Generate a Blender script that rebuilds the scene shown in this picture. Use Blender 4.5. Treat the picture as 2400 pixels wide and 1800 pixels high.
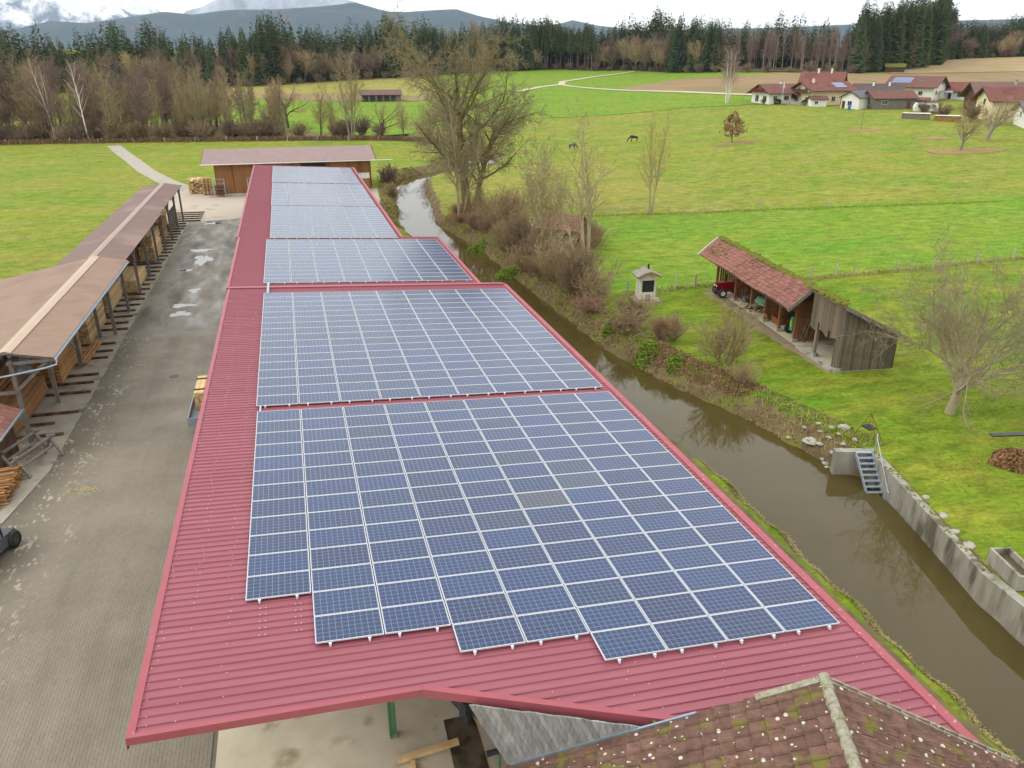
import bpy, math, random
import numpy as np
from mathutils import Vector, Matrix, Euler

for o in list(bpy.data.objects):
    bpy.data.objects.remove(o)
SC = bpy.context.scene
COL = SC.collection
R = math.radians

# ---------------------------------------------------------------- camera
cam_d = bpy.data.cameras.new('camera')
cam_d.sensor_width = 36.0
cam_d.lens = 27.16
cam_d.clip_start = 0.3
cam_d.clip_end = 60000.0
cam = bpy.data.objects.new('camera', cam_d)
COL.objects.link(cam)
cam.location = (0, 0, 18.5)
cam.rotation_euler = (R(90 - 22.6486), 0, R(-15.548))
SC.camera = cam
SC.render.resolution_x, SC.render.resolution_y = 1024, 768

# ---------------------------------------------------------------- sky, sun, exposure
SUN_EL, SUN_AZ = R(42), R(285)          # azimuth clockwise from +Y
w = bpy.data.worlds.new('World')
SC.world = w
w.use_nodes = True
nt = w.node_tree
nt.nodes.clear()
sky = nt.nodes.new('ShaderNodeTexSky')
sky.sky_type = 'NISHITA'
sky.sun_disc = False
sky.sun_elevation = SUN_EL
sky.sun_rotation = SUN_AZ
sky.air_density = 1.0
sky.dust_density = 2.0
hsv = nt.nodes.new('ShaderNodeHueSaturation')      # closed white cloud cover
hsv.inputs['Saturation'].default_value = 0.10
tc = nt.nodes.new('ShaderNodeTexCoord')
nz = nt.nodes.new('ShaderNodeTexNoise')
nz.inputs['Scale'].default_value = 3.0
nz.inputs['Detail'].default_value = 5.0
mp = nt.nodes.new('ShaderNodeMapping')
mp.inputs['Scale'].default_value = (1, 1, 3.5)
mr = nt.nodes.new('ShaderNodeMapRange')
mr.inputs['To Min'].default_value = 0.86
mr.inputs['To Max'].default_value = 1.12
mul = nt.nodes.new('ShaderNodeMixRGB')
mul.blend_type = 'MULTIPLY'
mul.inputs[0].default_value = 1.0
bg = nt.nodes.new('ShaderNodeBackground')
bg.inputs['Strength'].default_value = 0.15
wo = nt.nodes.new('ShaderNodeOutputWorld')
L = nt.links.new
L(sky.outputs[0], hsv.inputs['Color'])
L(tc.outputs['Generated'], mp.inputs[0])
L(mp.outputs[0], nz.inputs['Vector'])
L(nz.outputs['Fac'], mr.inputs['Value'])
cloud = nt.nodes.new('ShaderNodeMixRGB')            # the cloud layer evens out the clear-sky gradient
cloud.inputs[0].default_value = 0.75
cloud.inputs[2].default_value = (7.3, 7.1, 6.8, 1)
L(hsv.outputs[0], cloud.inputs[1])
L(cloud.outputs[0], mul.inputs[1])
L(mr.outputs[0], mul.inputs[2])
L(mul.outputs[0], bg.inputs['Color'])
L(bg.outputs[0], wo.inputs['Surface'])

sun_d = bpy.data.lights.new('sun', 'SUN')
sun_d.energy = 0.5
sun_d.angle = R(30)
sun_d.color = (1.0, 0.96, 0.9)
sun = bpy.data.objects.new('sun', sun_d)
COL.objects.link(sun)
sdir = Vector((math.sin(SUN_AZ) * math.cos(SUN_EL), math.cos(SUN_AZ) * math.cos(SUN_EL), math.sin(SUN_EL)))
sun.rotation_euler = sdir.to_track_quat('Z', 'Y').to_euler()

SC.view_settings.view_transform = 'Standard'
SC.view_settings.look = 'None'
SC.view_settings.exposure = 0.9
SC.view_settings.gamma = 1.0
SC.view_settings.use_curve_mapping = False
SC.render.engine = 'CYCLES'
SC.cycles.max_bounces = 5
SC.cycles.transparent_max_bounces = 8
SC.cycles.volume_bounces = 0

# ---------------------------------------------------------------- helpers
def ss(a, b, x):
    t = np.clip((np.asarray(x, float) - a) / (b - a), 0, 1)
    return t * t * (3 - 2 * t)

HD = np.array([math.sin(R(15.548)), math.cos(R(15.548))])   # heading of the valley slope
PD = np.array([HD[1], -HD[0]])

def terr(x, y):
    """height of the land without the stream: flat by the mill, rising gently to the woods"""
    x = np.asarray(x, float); y = np.asarray(y, float)
    q = x * HD[0] + y * HD[1]
    p = x * PD[0] + y * PD[1]
    ww = ss(.08, .33, p / np.maximum(q, 1))
    d = q - (205 - 65 * ww)
    r = np.sqrt(d * d + 1600) / 2 + d / 2
    r = np.where(q < 60, 0, np.maximum(0, r - 6.5))
    return np.minimum(r * (.047 + .012 * ww), 30)

def tz(x, y):
    return float(terr(x, y))

class MB:
    """collects faces; build() links them as one mesh object"""
    def __init__(s):
        s.v = []; s.f = []; s.m = []
    def quad(s, a, b, c, d, m=0):
        n = len(s.v); s.v += [tuple(a), tuple(b), tuple(c), tuple(d)]
        s.f.append((n, n + 1, n + 2, n + 3)); s.m.append(m)
    def poly(s, pts, m=0):
        n = len(s.v); s.v += [tuple(p) for p in pts]
        s.f.append(tuple(range(n, n + len(pts)))); s.m.append(m)
    def hexa(s, b, t, m=0):
        """solid from bottom ring b (ccw from above) and top ring t"""
        n = len(s.v); k = len(b)
        s.v += [tuple(p) for p in b] + [tuple(p) for p in t]
        s.f.append(tuple(range(n + k - 1, n - 1, -1))); s.m.append(m)
        s.f.append(tuple(range(n + k, n + 2 * k))); s.m.append(m)
        for i in range(k):
            j = (i + 1) % k
            s.f.append((n + i, n + j, n + k + j, n + k + i)); s.m.append(m)
    def box(s, c, size, rz=0, m=0, M=None):
        hx, hy, hz = size[0] / 2, size[1] / 2, size[2] / 2
        P = [Vector((x, y, z)) for z in (-hz, hz) for x, y in ((-hx, -hy), (hx, -hy), (hx, hy), (-hx, hy))]
        if M is None:
            M = Matrix.Rotation(rz, 3, 'Z')
        P = [M @ p + Vector(c) for p in P]
        s.hexa(P[:4], P[4:], m)
    def bar(s, a, b, w, h, m=0, up=(0, 0, 1)):
        """rectangular bar from a to b"""
        a = Vector(a); b = Vector(b)
        d = (b - a).normalized(); u = Vector(up)
        x = d.cross(u)
        if x.length < 1e-4:
            x = d.cross(Vector((0, 1, 0)))
        x.normalize(); u = x.cross(d)
        ring = [(-w / 2, -h / 2), (w / 2, -h / 2), (w / 2, h / 2), (-w / 2, h / 2)]
        s.hexa([a + x * i + u * j for i, j in ring], [b + x * i + u * j for i, j in ring], m)
    def tube(s, pts, rad, k=8, m=0, cap=True):
        pts = [Vector(p) for p in pts]
        if not hasattr(rad, '__len__'):
            rad = [rad] * len(pts)
        n0 = len(s.v)
        for i, p in enumerate(pts):
            d = (pts[min(i + 1, len(pts) - 1)] - pts[max(i - 1, 0)]).normalized()
            x = d.cross(Vector((0, 0, 1)))
            if x.length < 1e-3:
                x = Vector((1, 0, 0))
            x.normalize(); y = d.cross(x)
            for j in range(k):
                a = 2 * math.pi * j / k
                s.v.append(tuple(p + (x * math.cos(a) + y * math.sin(a)) * rad[i]))
        for i in range(len(pts) - 1):
            for j in range(k):
                q = (j + 1) % k
                s.f.append((n0 + i * k + j, n0 + i * k + q, n0 + (i + 1) * k + q, n0 + (i + 1) * k + j)); s.m.append(m)
        if cap:
            s.f.append(tuple(n0 + j for j in range(k - 1, -1, -1))); s.m.append(m)
            e = n0 + (len(pts) - 1) * k
            s.f.append(tuple(e + j for j in range(k))); s.m.append(m)
    def lathe(s, prof, c=(0, 0, 0), k=16, m=0, axis='z'):
        n0 = len(s.v)
        for r, z in prof:
            for j in range(k):
                a = 2 * math.pi * j / k
                p = (r * math.cos(a), r * math.sin(a), z)
                if axis == 'x': p = (p[2], p[0], p[1])
                if axis == 'y': p = (p[1], p[2], p[0])
                s.v.append((p[0] + c[0], p[1] + c[1], p[2] + c[2]))
        for i in range(len(prof) - 1):
            for j in range(k):
                q = (j + 1) % k
                s.f.append((n0 + i * k + j, n0 + i * k + q, n0 + (i + 1) * k + q, n0 + (i + 1) * k + j)); s.m.append(m)
    def xf(s, M):
        s.v = [tuple(M @ Vector(p)) for p in s.v]; return s
    def mesh(s, name, mats, smooth=False):
        me = bpy.data.meshes.new(name)
        me.from_pydata(s.v, [], s.f)
        for mm in (mats if isinstance(mats, (list, tuple)) else [mats]):
            me.materials.append(mm)
        if any(s.m):
            me.polygons.foreach_set('material_index', s.m)
        if smooth:
            me.polygons.foreach_set('use_smooth', [True] * len(s.f))
        me.update()
        return me
    def build(s, name, mats, parent=None, smooth=False, **kw):
        return obj(name, s.mesh(name, mats, smooth), parent, **kw)

def np_mesh(name, V, F, mats, mi=None, smooth=False):
    """mesh from numpy arrays, F (n,3) or (n,4)"""
    me = bpy.data.meshes.new(name)
    V = np.ascontiguousarray(V, np.float32); F = np.ascontiguousarray(F, np.int32)
    k = F.shape[1]
    me.vertices.add(len(V)); me.vertices.foreach_set('co', V.ravel())
    me.loops.add(F.size); me.loops.foreach_set('vertex_index', F.ravel())
    me.polygons.add(len(F)); me.polygons.foreach_set('loop_start', np.arange(len(F), dtype=np.int32) * k)
    for mm in (mats if isinstance(mats, (list, tuple)) else [mats]):
        me.materials.append(mm)
    if mi is not None:
        me.polygons.foreach_set('material_index', np.ascontiguousarray(mi, np.int32))
    me.polygons.foreach_set('use_smooth', np.full(len(F), smooth, bool))
    me.update(calc_edges=True)
    me.validate()
    return me

def obj(name, me, parent=None, loc=None, rot=None, scale=None, label=None, cat=None, group=None, kind=None):
    o = bpy.data.objects.new(name, me)
    COL.objects.link(o)
    if parent is not None:
        o.parent = parent
    if loc is not None: o.location = loc
    if rot is not None: o.rotation_euler = rot
    if scale is not None: o.scale = scale if hasattr(scale, '__len__') else (scale,) * 3
    if label: o['label'] = label
    if cat: o['category'] = cat
    if group: o['group'] = group
    if kind: o['kind'] = kind
    return o

def thing(name, label, cat, loc=(0, 0, 0), rz=0, group=None, scale=None):
    return obj(name, None, None, loc, (0, 0, rz), scale, label, cat, group)

def struct(name, me, **kw):
    return obj(name, me, kind='structure', **kw)

def clone(root, loc, rz=0, scale=1, label=None, group=None):
    """copy of a thing with copies of its parts and sub-parts"""
    def cp(o, parent):
        c = o.copy(); COL.objects.link(c); c.parent = parent
        for ch in o.children:
            cp(ch, c)
        return c
    r = cp(root, None)
    r.location = loc; r.rotation_euler = (0, 0, rz)
    r.scale = scale if hasattr(scale, '__len__') else (scale,) * 3
    if label: r['label'] = label
    if group: r['group'] = group
    return r

# ---------------------------------------------------------------- materials
def srgb(r, g, b):
    f = lambda c: (c / 255 / 12.92) if c / 255 <= .04045 else ((c / 255 + .055) / 1.055) ** 2.4
    return (f(r), f(g), f(b))

def mat(name, c1, c2=None, scale=3.0, rough=0.8, detail=4, spec=0.3, metal=0.0, bump=0.0, bscale=None,
        stretch=(1, 1, 1), coords='Object', c3=None, s3=0.4, t3=0.55, rnd=0.0, rvar=0.0, sharp=0.22, coat=0.0):
    """two colours mixed by noise, optional third colour in blotches, optional bump and per-object variation"""
    m = bpy.data.materials.new(name)
    m.use_nodes = True
    n = m.node_tree.nodes; l = m.node_tree.links.new
    b = n['Principled BSDF']
    b.inputs['Roughness'].default_value = rough
    b.inputs['Specular IOR Level'].default_value = spec
    b.inputs['Metallic'].default_value = metal
    if coat: b.inputs['Coat Weight'].default_value = coat
    t = n.new('ShaderNodeTexCoord'); mp = n.new('ShaderNodeMapping')
    mp.inputs['Scale'].default_value = stretch
    if coords == 'World':
        g = n.new('ShaderNodeNewGeometry'); l(g.outputs['Position'], mp.inputs[0])
    else:
        l(t.outputs[coords], mp.inputs[0])
    col = None
    if c2 is not None:
        z = n.new('ShaderNodeTexNoise'); z.inputs['Scale'].default_value = scale; z.inputs['Detail'].default_value = detail
        z.inputs['Roughness'].default_value = 0.62
        l(mp.outputs[0], z.inputs['Vector'])
        r = n.new('ShaderNodeValToRGB')
        r.color_ramp.elements[0].position = .5 - sharp; r.color_ramp.elements[1].position = .5 + sharp
        r.color_ramp.elements[0].color = (*c1, 1); r.color_ramp.elements[1].color = (*c2, 1)
        l(z.outputs['Fac'], r.inputs[0]); col = r.outputs[0]
    else:
        q = n.new('ShaderNodeRGB'); q.outputs[0].default_value = (*c1, 1); col = q.outputs[0]
    if c3 is not None:
        z3 = n.new('ShaderNodeTexNoise'); z3.inputs['Scale'].default_value = s3; z3.inputs['Detail'].default_value = 5
        l(mp.outputs[0], z3.inputs['Vector'])
        r3 = n.new('ShaderNodeMapRange'); r3.inputs['From Min'].default_value = t3; r3.inputs['From Max'].default_value = t3 + .12
        l(z3.outputs['Fac'], r3.inputs['Value'])
        x = n.new('ShaderNodeMixRGB'); x.inputs[2].default_value = (*c3, 1)
        l(r3.outputs[0], x.inputs[0]); l(col, x.inputs[1]); col = x.outputs[0]
    if rnd:
        oi = n.new('ShaderNodeObjectInfo'); rr = n.new('ShaderNodeMapRange')
        rr.inputs['To Min'].default_value = 1 - rnd; rr.inputs['To Max'].default_value = 1 + rnd
        l(oi.outputs['Random'], rr.inputs['Value'])
        x = n.new('ShaderNodeMixRGB'); x.blend_type = 'MULTIPLY'; x.inputs[0].default_value = 1
        l(col, x.inputs[1]); l(rr.outputs[0], x.inputs[2]); col = x.outputs[0]
    l(col, b.inputs['Base Color'])
    if rvar:
        zr = n.new('ShaderNodeTexNoise'); zr.inputs['Scale'].default_value = scale * .7
        l(mp.outputs[0], zr.inputs['Vector'])
        rr = n.new('ShaderNodeMapRange'); rr.inputs['To Min'].default_value = max(.05, rough - rvar); rr.inputs['To Max'].default_value = min(1, rough + rvar)
        rr.inputs['From Min'].default_value = .3; rr.inputs['From Max'].default_value = .7
        l(zr.outputs['Fac'], rr.inputs['Value']); l(rr.outputs[0], b.inputs['Roughness'])
    if bump:
        zb = n.new('ShaderNodeTexNoise'); zb.inputs['Scale'].default_value = bscale or scale * 3; zb.inputs['Detail'].default_value = 4
        l(mp.outputs[0], zb.inputs['Vector'])
        bp = n.new('ShaderNodeBump'); bp.inputs['Strength'].default_value = min(1, bump); bp.inputs['Distance'].default_value = .05
        l(zb.outputs['Fac'], bp.inputs['Height']); l(bp.outputs[0], b.inputs['Normal'])
    return m

M = {}
M['red_sheet'] = mat('red_sheet', srgb(140, 76, 87), srgb(150, 86, 97), 1.0, .45, spec=.4, c3=srgb(146, 86, 94), s3=1.6, t3=.58, coords='World', stretch=(.22, 2.4, 1), sharp=.18)
M['red_trim'] = mat('red_trim', srgb(160, 82, 92), srgb(150, 76, 86), 2, .45, spec=.4)
M['red_eave'] = mat('red_eave', srgb(166, 88, 98), srgb(152, 78, 88), 2, .5, c3=srgb(188, 176, 160), s3=7, t3=.62)
M['screw'] = mat('screw', srgb(225, 215, 215), rough=.35, spec=.5)
M['alu'] = mat('alu', srgb(204, 208, 210), srgb(192, 196, 199), 4, .45, metal=.0, spec=.5)
M['zinc'] = mat('zinc', srgb(150, 165, 178), srgb(128, 142, 152), 3, .45, metal=.5, spec=.5)
M['galv'] = mat('galv', srgb(176, 192, 205), srgb(150, 165, 176), 5, .42, metal=.5)
M['wood_dark'] = mat('wood_dark', srgb(70, 52, 40), srgb(104, 78, 56), 3, .85, stretch=(6, 6, .6), bump=.3, rnd=.25)
M['wood_grey'] = mat('wood_grey', srgb(104, 98, 92), srgb(146, 138, 128), 3, .9, stretch=(7, 7, .5), bump=.4, rnd=.22)
M['wood_old'] = mat('wood_old', srgb(84, 76, 66), srgb(130, 116, 98), 3, .9, stretch=(7, 7, .5), bump=.4, rnd=.3)
M['wood_beam'] = mat('wood_beam', srgb(98, 92, 88), srgb(132, 124, 116), 3, .9, stretch=(5, 5, .6), bump=.3, rnd=.15)
M['wood_brown'] = mat('wood_brown', srgb(118, 78, 46), srgb(148, 100, 62), 2.5, .8, stretch=(6, 6, .35), bump=.2, rnd=.16)
M['lumber'] = mat('lumber', srgb(190, 158, 110), srgb(214, 188, 142), 2, .8, rnd=.3, bump=.1)
M['lumber_old'] = mat('lumber_old', srgb(142, 102, 66), srgb(176, 134, 86), 2, .85, rnd=.38, bump=.1)
M['skid'] = mat('skid', srgb(84, 60, 44), srgb(112, 82, 58), 3, .9, c3=srgb(60, 46, 36), s3=2, t3=.5, bump=.3)
M['concrete'] = mat('concrete', srgb(184, 174, 150), srgb(202, 192, 168), 1.2, .8, c3=srgb(140, 126, 100), s3=.7, t3=.58, bump=.15, bscale=30, coords='World')
M['concrete_wet'] = mat('concrete_wet', srgb(138, 132, 118), srgb(164, 158, 144), .9, .5, c3=srgb(100, 88, 70), s3=.6, t3=.57, bump=.1, bscale=30, coords='World', rvar=.25)
M['asphalt'] = mat('asphalt', srgb(120, 114, 104), srgb(132, 126, 115), 1.2, .55, c3=srgb(100, 95, 88), s3=.5, t3=.5, bump=.2, bscale=14, coords='World', rvar=.3, stretch=(1, .3, 1))
M['gravel'] = mat('gravel', srgb(160, 148, 132), srgb(196, 186, 170), 6, .95, detail=8, bump=.6, bscale=18, coords='World', c3=srgb(140, 132, 112), s3=.4, t3=.6)
M['path_gravel'] = mat('path_gravel', srgb(150, 144, 134), srgb(176, 170, 158), 3, .95, detail=8, bump=.4, bscale=12, coords='World', c3=srgb(128, 134, 86), s3=.5, t3=.6)
M['track'] = mat('track', srgb(196, 188, 168), srgb(176, 166, 140), .6, .95, coords='World')
M['tan_sheet'] = mat('tan_sheet', srgb(156, 132, 114), srgb(146, 122, 106), 1, .55, c3=srgb(142, 118, 104), s3=.3, coords='World')
M['tan_cap'] = mat('tan_cap', srgb(184, 164, 144), srgb(174, 154, 136), 1.5, .5)
M['brown_sheet'] = mat('brown_sheet', srgb(124, 102, 94), srgb(116, 94, 87), .8, .5, coords='World', c3=srgb(140, 116, 110), s3=.2, t3=.55)
M['brown_cap'] = mat('brown_cap', srgb(164, 142, 132), srgb(154, 132, 122), 1.5, .5)
M['barn_sheet'] = mat('barn_sheet', srgb(132, 110, 108), srgb(146, 122, 118), .8, .5, coords='World')
M['cheek'] = mat('cheek', srgb(122, 120, 118), srgb(166, 164, 162), 4, .9, stretch=(3, 3, .6), coords='World', bump=.4, rnd=.2)
M['white'] = mat('white', srgb(228, 226, 218), srgb(216, 214, 206), 1.2, .8)
M['cream'] = mat('cream', srgb(226, 214, 172), srgb(216, 204, 164), 1.2, .85)
M['black'] = mat('black', srgb(34, 35, 38), srgb(46, 47, 50), 4, .5)
M['rubber'] = mat('rubber', srgb(40, 39, 38), srgb(58, 56, 52), 6, .85)
M['dark_metal'] = mat('dark_metal', srgb(66, 68, 72), srgb(88, 90, 94), 5, .5, metal=.4)
M['glass'] = mat('glass', srgb(40, 48, 56), rough=.08, spec=.8)
M['green_steel'] = mat('green_steel', srgb(88, 128, 92), srgb(106, 144, 106), 3, .6)
M['tile_red'] = mat('tile_red', srgb(146, 102, 90), srgb(122, 84, 75), 3, .85, rnd=.22, coords='Object', c3=srgb(120, 84, 66), s3=2.5, t3=.62)
M['house_tile'] = mat('house_tile', srgb(150, 84, 68), srgb(126, 70, 58), .8, .85, c3=srgb(110, 72, 60), s3=.5)
M['moss'] = mat('moss', srgb(86, 92, 30), srgb(122, 124, 44), 9, 1, detail=6, bump=.8, bscale=20)
M['stone'] = mat('stone', srgb(150, 146, 136), srgb(184, 180, 168), 4, .9, bump=.4, c3=srgb(110, 104, 92), s3=2)
M['clamp'] = mat('clamp', srgb(230, 232, 234), rough=.35, metal=.4)
# ================================================================ the land
LB = [(19.3, -60), (19.3, 0), (19.4, 26), (19.4, 30), (18.4, 40), (17, 50), (16, 60), (15, 70), (14, 85), (12.9, 96), (12.8, 103), (14.2, 112), (15.3, 125), (17.6, 140), (20, 145.5), (24, 150), (30, 156), (35, 164), (38, 175), (36.5, 186), (32, 194), (27, 203), (20, 216)]
RB = [(22.4, -60), (22.4, 0), (24.0, 17), (26.5, 27.5), (24.6, 36.5), (22.3, 44), (21.1, 50), (20.6, 61), (20.3, 70), (20.0, 80), (19.2, 90), (18.0, 97), (17.9, 103), (19.3, 112), (20.5, 125), (22.4, 137), (25.5, 142.5), (31, 146.5), (37, 152), (42, 161), (44.5, 175), (43.5, 187), (39, 197), (33, 207), (26, 219)]

def resample(P, n):
    P = np.array(P, float)
    s = np.r_[0, np.cumsum(np.hypot(*np.diff(P, axis=0).T))]
    t = np.linspace(0, s[-1], n)
    return np.c_[np.interp(t, s, P[:, 0]), np.interp(t, s, P[:, 1])]

_n = 240
CB = (resample(LB, _n) + resample(RB, _n)) / 2
# nearest-point distance to either bank polyline, signed negative inside the stream
LBr, RBr = resample(LB, 420), resample(RB, 420)
POLY = np.vstack([LBr, RBr[::-1]])

def in_poly(x, y, P):
    x = np.asarray(x, float); y = np.asarray(y, float)
    c = np.zeros(x.shape, bool)
    j = len(P) - 1
    for i in range(len(P)):
        xi, yi = P[i]; xj, yj = P[j]
        if yi != yj:
            k = ((yi > y) != (yj > y)) & (x < (xj - xi) * (y - yi) / (yj - yi) + xi)
            c ^= k
        j = i
    return c

def pl_dist(x, y, P):
    d = np.full(np.shape(x), 1e9)
    for a, b in zip(P[:-1], P[1:]):
        ab = b - a
        t = np.clip(((x - a[0]) * ab[0] + (y - a[1]) * ab[1]) / (ab @ ab + 1e-12), 0, 1)
        d = np.minimum(d, np.hypot(x - a[0] - t * ab[0], y - a[1] - t * ab[1]))
    return d

LBc, RBc = resample(LB, 90), resample(RB, 110)
WALL = [(22.4, -5), (24.05, 16.9), (27.0, 28.6)]       # river face of the concrete wall

def ground_z(x, y):
    z = terr(x, y)
    near = (x > 5) & (x < 56) & (y > -62) & (y < 226)
    xi, yi = x[near], y[near]
    ins = in_poly(xi, yi, POLY)
    d = np.minimum(pl_dist(xi, yi, LBc), pl_dist(xi, yi, RBc))
    d = np.where(ins, -d, d)
    rough = .12 * np.sin(xi * 2.1 + yi * 1.3) + .1 * np.sin(yi * 2.7 - xi)
    prof = -2.3 + 2.3 * ss(-1.2, 1.35, d + rough)
    # behind the concrete wall the lawn starts at once
    wl = np.array(WALL)
    xw = np.interp(yi, wl[:, 1], wl[:, 0])
    behind = (xi > xw + .22) & (yi < 29.3)
    prof = np.where(behind, 0, np.where((xi > 21) & (yi < 29) & ~behind, -2.3, prof))
    z[near] += prof
    # ground under the boathouse-like bank stays below the roofs
    return z

def axis(parts):
    out = [parts[0][0]]
    for a, b, st in parts:
        n = max(1, int(round((b - a) / st)))
        out += list(np.linspace(a, b, n + 1)[1:])
    return np.array(out)

def grow(a, b, st, k):
    out = []; x = a; s = st
    while abs(x) < abs(b):
        s *= k; x += s * (1 if b > a else -1); out.append(x)
    return out

xs = np.r_[sorted(grow(-90, -7500, 2.5, 1.14)), axis([(-90, 10, 1.6), (10, 17, .8), (17, 29.5, .26), (29.5, 60, .8), (60, 150, 2)]), grow(150, 7700, 2.5, 1.1)]
ys = np.r_[sorted(grow(-20, -6500, 2, 1.3)), axis([(-20, 0, 1.5), (0, 62, .5), (62, 150, .8), (150, 240, 1.4)]), grow(240, 8200, 2, 1.07)]
XX, YY = np.meshgrid(xs, ys)
ZZ = ground_z(XX.ravel(), YY.ravel())
V = np.c_[XX.ravel(), YY.ravel(), ZZ]
nx, ny = len(xs), len(ys)
I = np.arange(nx * ny).reshape(ny, nx)
F = np.stack([I[:-1, :-1], I[:-1, 1:], I[1:, 1:], I[1:, :-1]], -1).reshape(-1, 4)

def grass_mat(name, a, b, c, dirt, dirt_t=.66):
    m = bpy.data.materials.new(name); m.use_nodes = True
    n = m.node_tree.nodes; l = m.node_tree.links.new
    bs = n['Principled BSDF']; bs.inputs['Roughness'].default_value = .95; bs.inputs['Specular IOR Level'].default_value = .1
    g = n.new('ShaderNodeNewGeometry')
    def noise(sc, det=5, st=(1, 1, 1), rot=0.3, ro=.6):
        mp = n.new('ShaderNodeMapping'); mp.inputs['Scale'].default_value = st; mp.inputs['Rotation'].default_value = (0, 0, rot)
        l(g.outputs['Position'], mp.inputs[0])
        z = n.new('ShaderNodeTexNoise'); z.inputs['Scale'].default_value = sc; z.inputs['Detail'].default_value = det; z.inputs['Roughness'].default_value = ro
        l(mp.outputs[0], z.inputs['Vector']); return z.outputs['Fac']
    def mix(f, x, y):
        q = n.new('ShaderNodeMixRGB'); l(f, q.inputs[0])
        for i, v in ((1, x), (2, y)):
            if isinstance(v, tuple): q.inputs[i].default_value = (*v, 1)
            else: l(v, q.inputs[i])
        return q.outputs[0]
    def rng(f, lo, hi, tmin=0, tmax=1):
        q = n.new('ShaderNodeMapRange'); q.inputs['From Min'].default_value = lo; q.inputs['From Max'].default_value = hi
        q.inputs['To Min'].default_value = tmin; q.inputs['To Max'].default_value = tmax
        l(f, q.inputs['Value']); return q.outputs[0]
    c1 = mix(rng(noise(.045, 6, (1, 1.6, 1)), .42, .58), a, b)
    c2 = mix(rng(noise(.2, 8, (.6, 1.3, 1), .12, .7), .44, .62, 0, .8), c1, c)
    st = rng(noise(.9, 8, (.6, 1.1, 1), .15, .72), .36, .64, .68, 1.28)
    fi = rng(noise(4.5, 5, (.6, 1, 1), .2, .75), .34, .66, .7, 1.28)
    q = n.new('ShaderNodeMixRGB'); q.blend_type = 'MULTIPLY'; q.inputs[0].default_value = 1
    l(c2, q.inputs[1]); l(st, q.inputs[2])
    q2 = n.new('ShaderNodeMixRGB'); q2.blend_type = 'MULTIPLY'; q2.inputs[0].default_value = 1
    l(q.outputs[0], q2.inputs[1]); l(fi, q2.inputs[2])
    c3 = mix(rng(noise(.35, 9, (.5, 1.4, 1), -.1, .68), dirt_t - .04, dirt_t + .03, 0, .85), q2.outputs[0], dirt)
    l(c3, bs.inputs['Base Color'])
    bp = n.new('ShaderNodeBump'); bp.inputs['Strength'].default_value = .6; bp.inputs['Distance'].default_value = .12
    l(noise(5, 5, (1, 1, 1), 0, .7), bp.inputs['Height']); l(bp.outputs[0], bs.inputs['Normal'])
    return m, l, n, bs, c3, g, rng, mix

GRASS, *_ = grass_mat('meadow_grass', srgb(126, 136, 46), srgb(108, 134, 40), srgb(142, 138, 70), srgb(96, 86, 54), .66)
LAWN, *_ = grass_mat('lawn_grass', srgb(108, 130, 34), srgb(92, 126, 30), srgb(132, 134, 48), srgb(106, 98, 60), .69)
LUSH, *_ = grass_mat('lush_grass', srgb(112, 140, 40), srgb(98, 138, 38), srgb(128, 140, 54), srgb(100, 116, 50), .72)
PALE, *_ = grass_mat('pale_grass', srgb(134, 136, 58), srgb(122, 134, 50), srgb(146, 140, 78), srgb(100, 92, 60), .64)
YELLOW, *_ = grass_mat('stubble_grass', srgb(146, 142, 72), srgb(134, 138, 62), srgb(154, 142, 84), srgb(118, 106, 70), .65)
PLOUGH = mat('plough', srgb(132, 110, 78), srgb(146, 124, 90), .12, .95, coords='World', c3=srgb(124, 112, 70), s3=.05, t3=.5, bump=.3, bscale=1.2, stretch=(1, .3, 1))
PLOUGH2 = mat('plough_pale', srgb(166, 142, 106), srgb(152, 130, 94), .1, .95, coords='World', c3=srgb(148, 132, 88), s3=.05, t3=.5)
BANK = mat('bank_earth', srgb(92, 78, 56), srgb(124, 108, 78), 1.2, .95, detail=8, coords='World', c3=srgb(112, 112, 52), s3=.6, t3=.52, bump=.8, bscale=5)

# bank faces of the ground take the bare earth, everything else meadow
cx, cy, cz = V[F].mean(1).T
mi = np.zeros(len(F), np.int32)
base = terr(cx, cy)
mi[(cz < base - .12) & (cx > 5) & (cx < 56) & (cy < 226)] = 1
lawn = (cx > 18) & (cx < 75) & (cy < 59.3) & (cy > -20) & (mi == 0)
mi[lawn] = 2
lush = (cx > 18) & (cy >= 59.3) & (cy < 92.6) & (mi == 0) & (cx < 160)
mi[lush] = 3
mi[(cx < 60) & (cx > 18) & (cy >= 92.6) & (cy < 150) & (mi == 0)] = 4
mi[(cx > 12) & (cx < 19.7) & (cy < 100) & (cy > -20) & (mi == 0)] = 1
struct('meadow_ground', np_mesh('meadow_ground', V, F, [GRASS, BANK, LAWN, LUSH, PALE], mi, smooth=True))

def strip(name, A, B, m, dz=.06, nu=40, nv=8, kindlabel=None):
    """sheet between two polylines, laid over the land"""
    a, b = resample(A, nu), resample(B, nu)
    Vs, Fs = [], []
    t = np.linspace(0, 1, nv)[:, None]
    P = np.stack([a * (1 - k) + b * k for k in np.linspace(0, 1, nv)], 1)       # nu,nv,2
    z = terr(P[..., 0], P[..., 1]) + dz
    Vv = np.concatenate([P, z[..., None]], -1).reshape(-1, 3)
    I = np.arange(nu * nv).reshape(nu, nv)
    Ff = np.stack([I[:-1, :-1], I[1:, :-1], I[1:, 1:], I[:-1, 1:]], -1).reshape(-1, 4)
    me = np_mesh(name, Vv, Ff, m, smooth=True)
    if len(me.polygons) and me.polygons[0].normal.z < 0:
        me.flip_normals()
    return struct(name, me)

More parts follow.
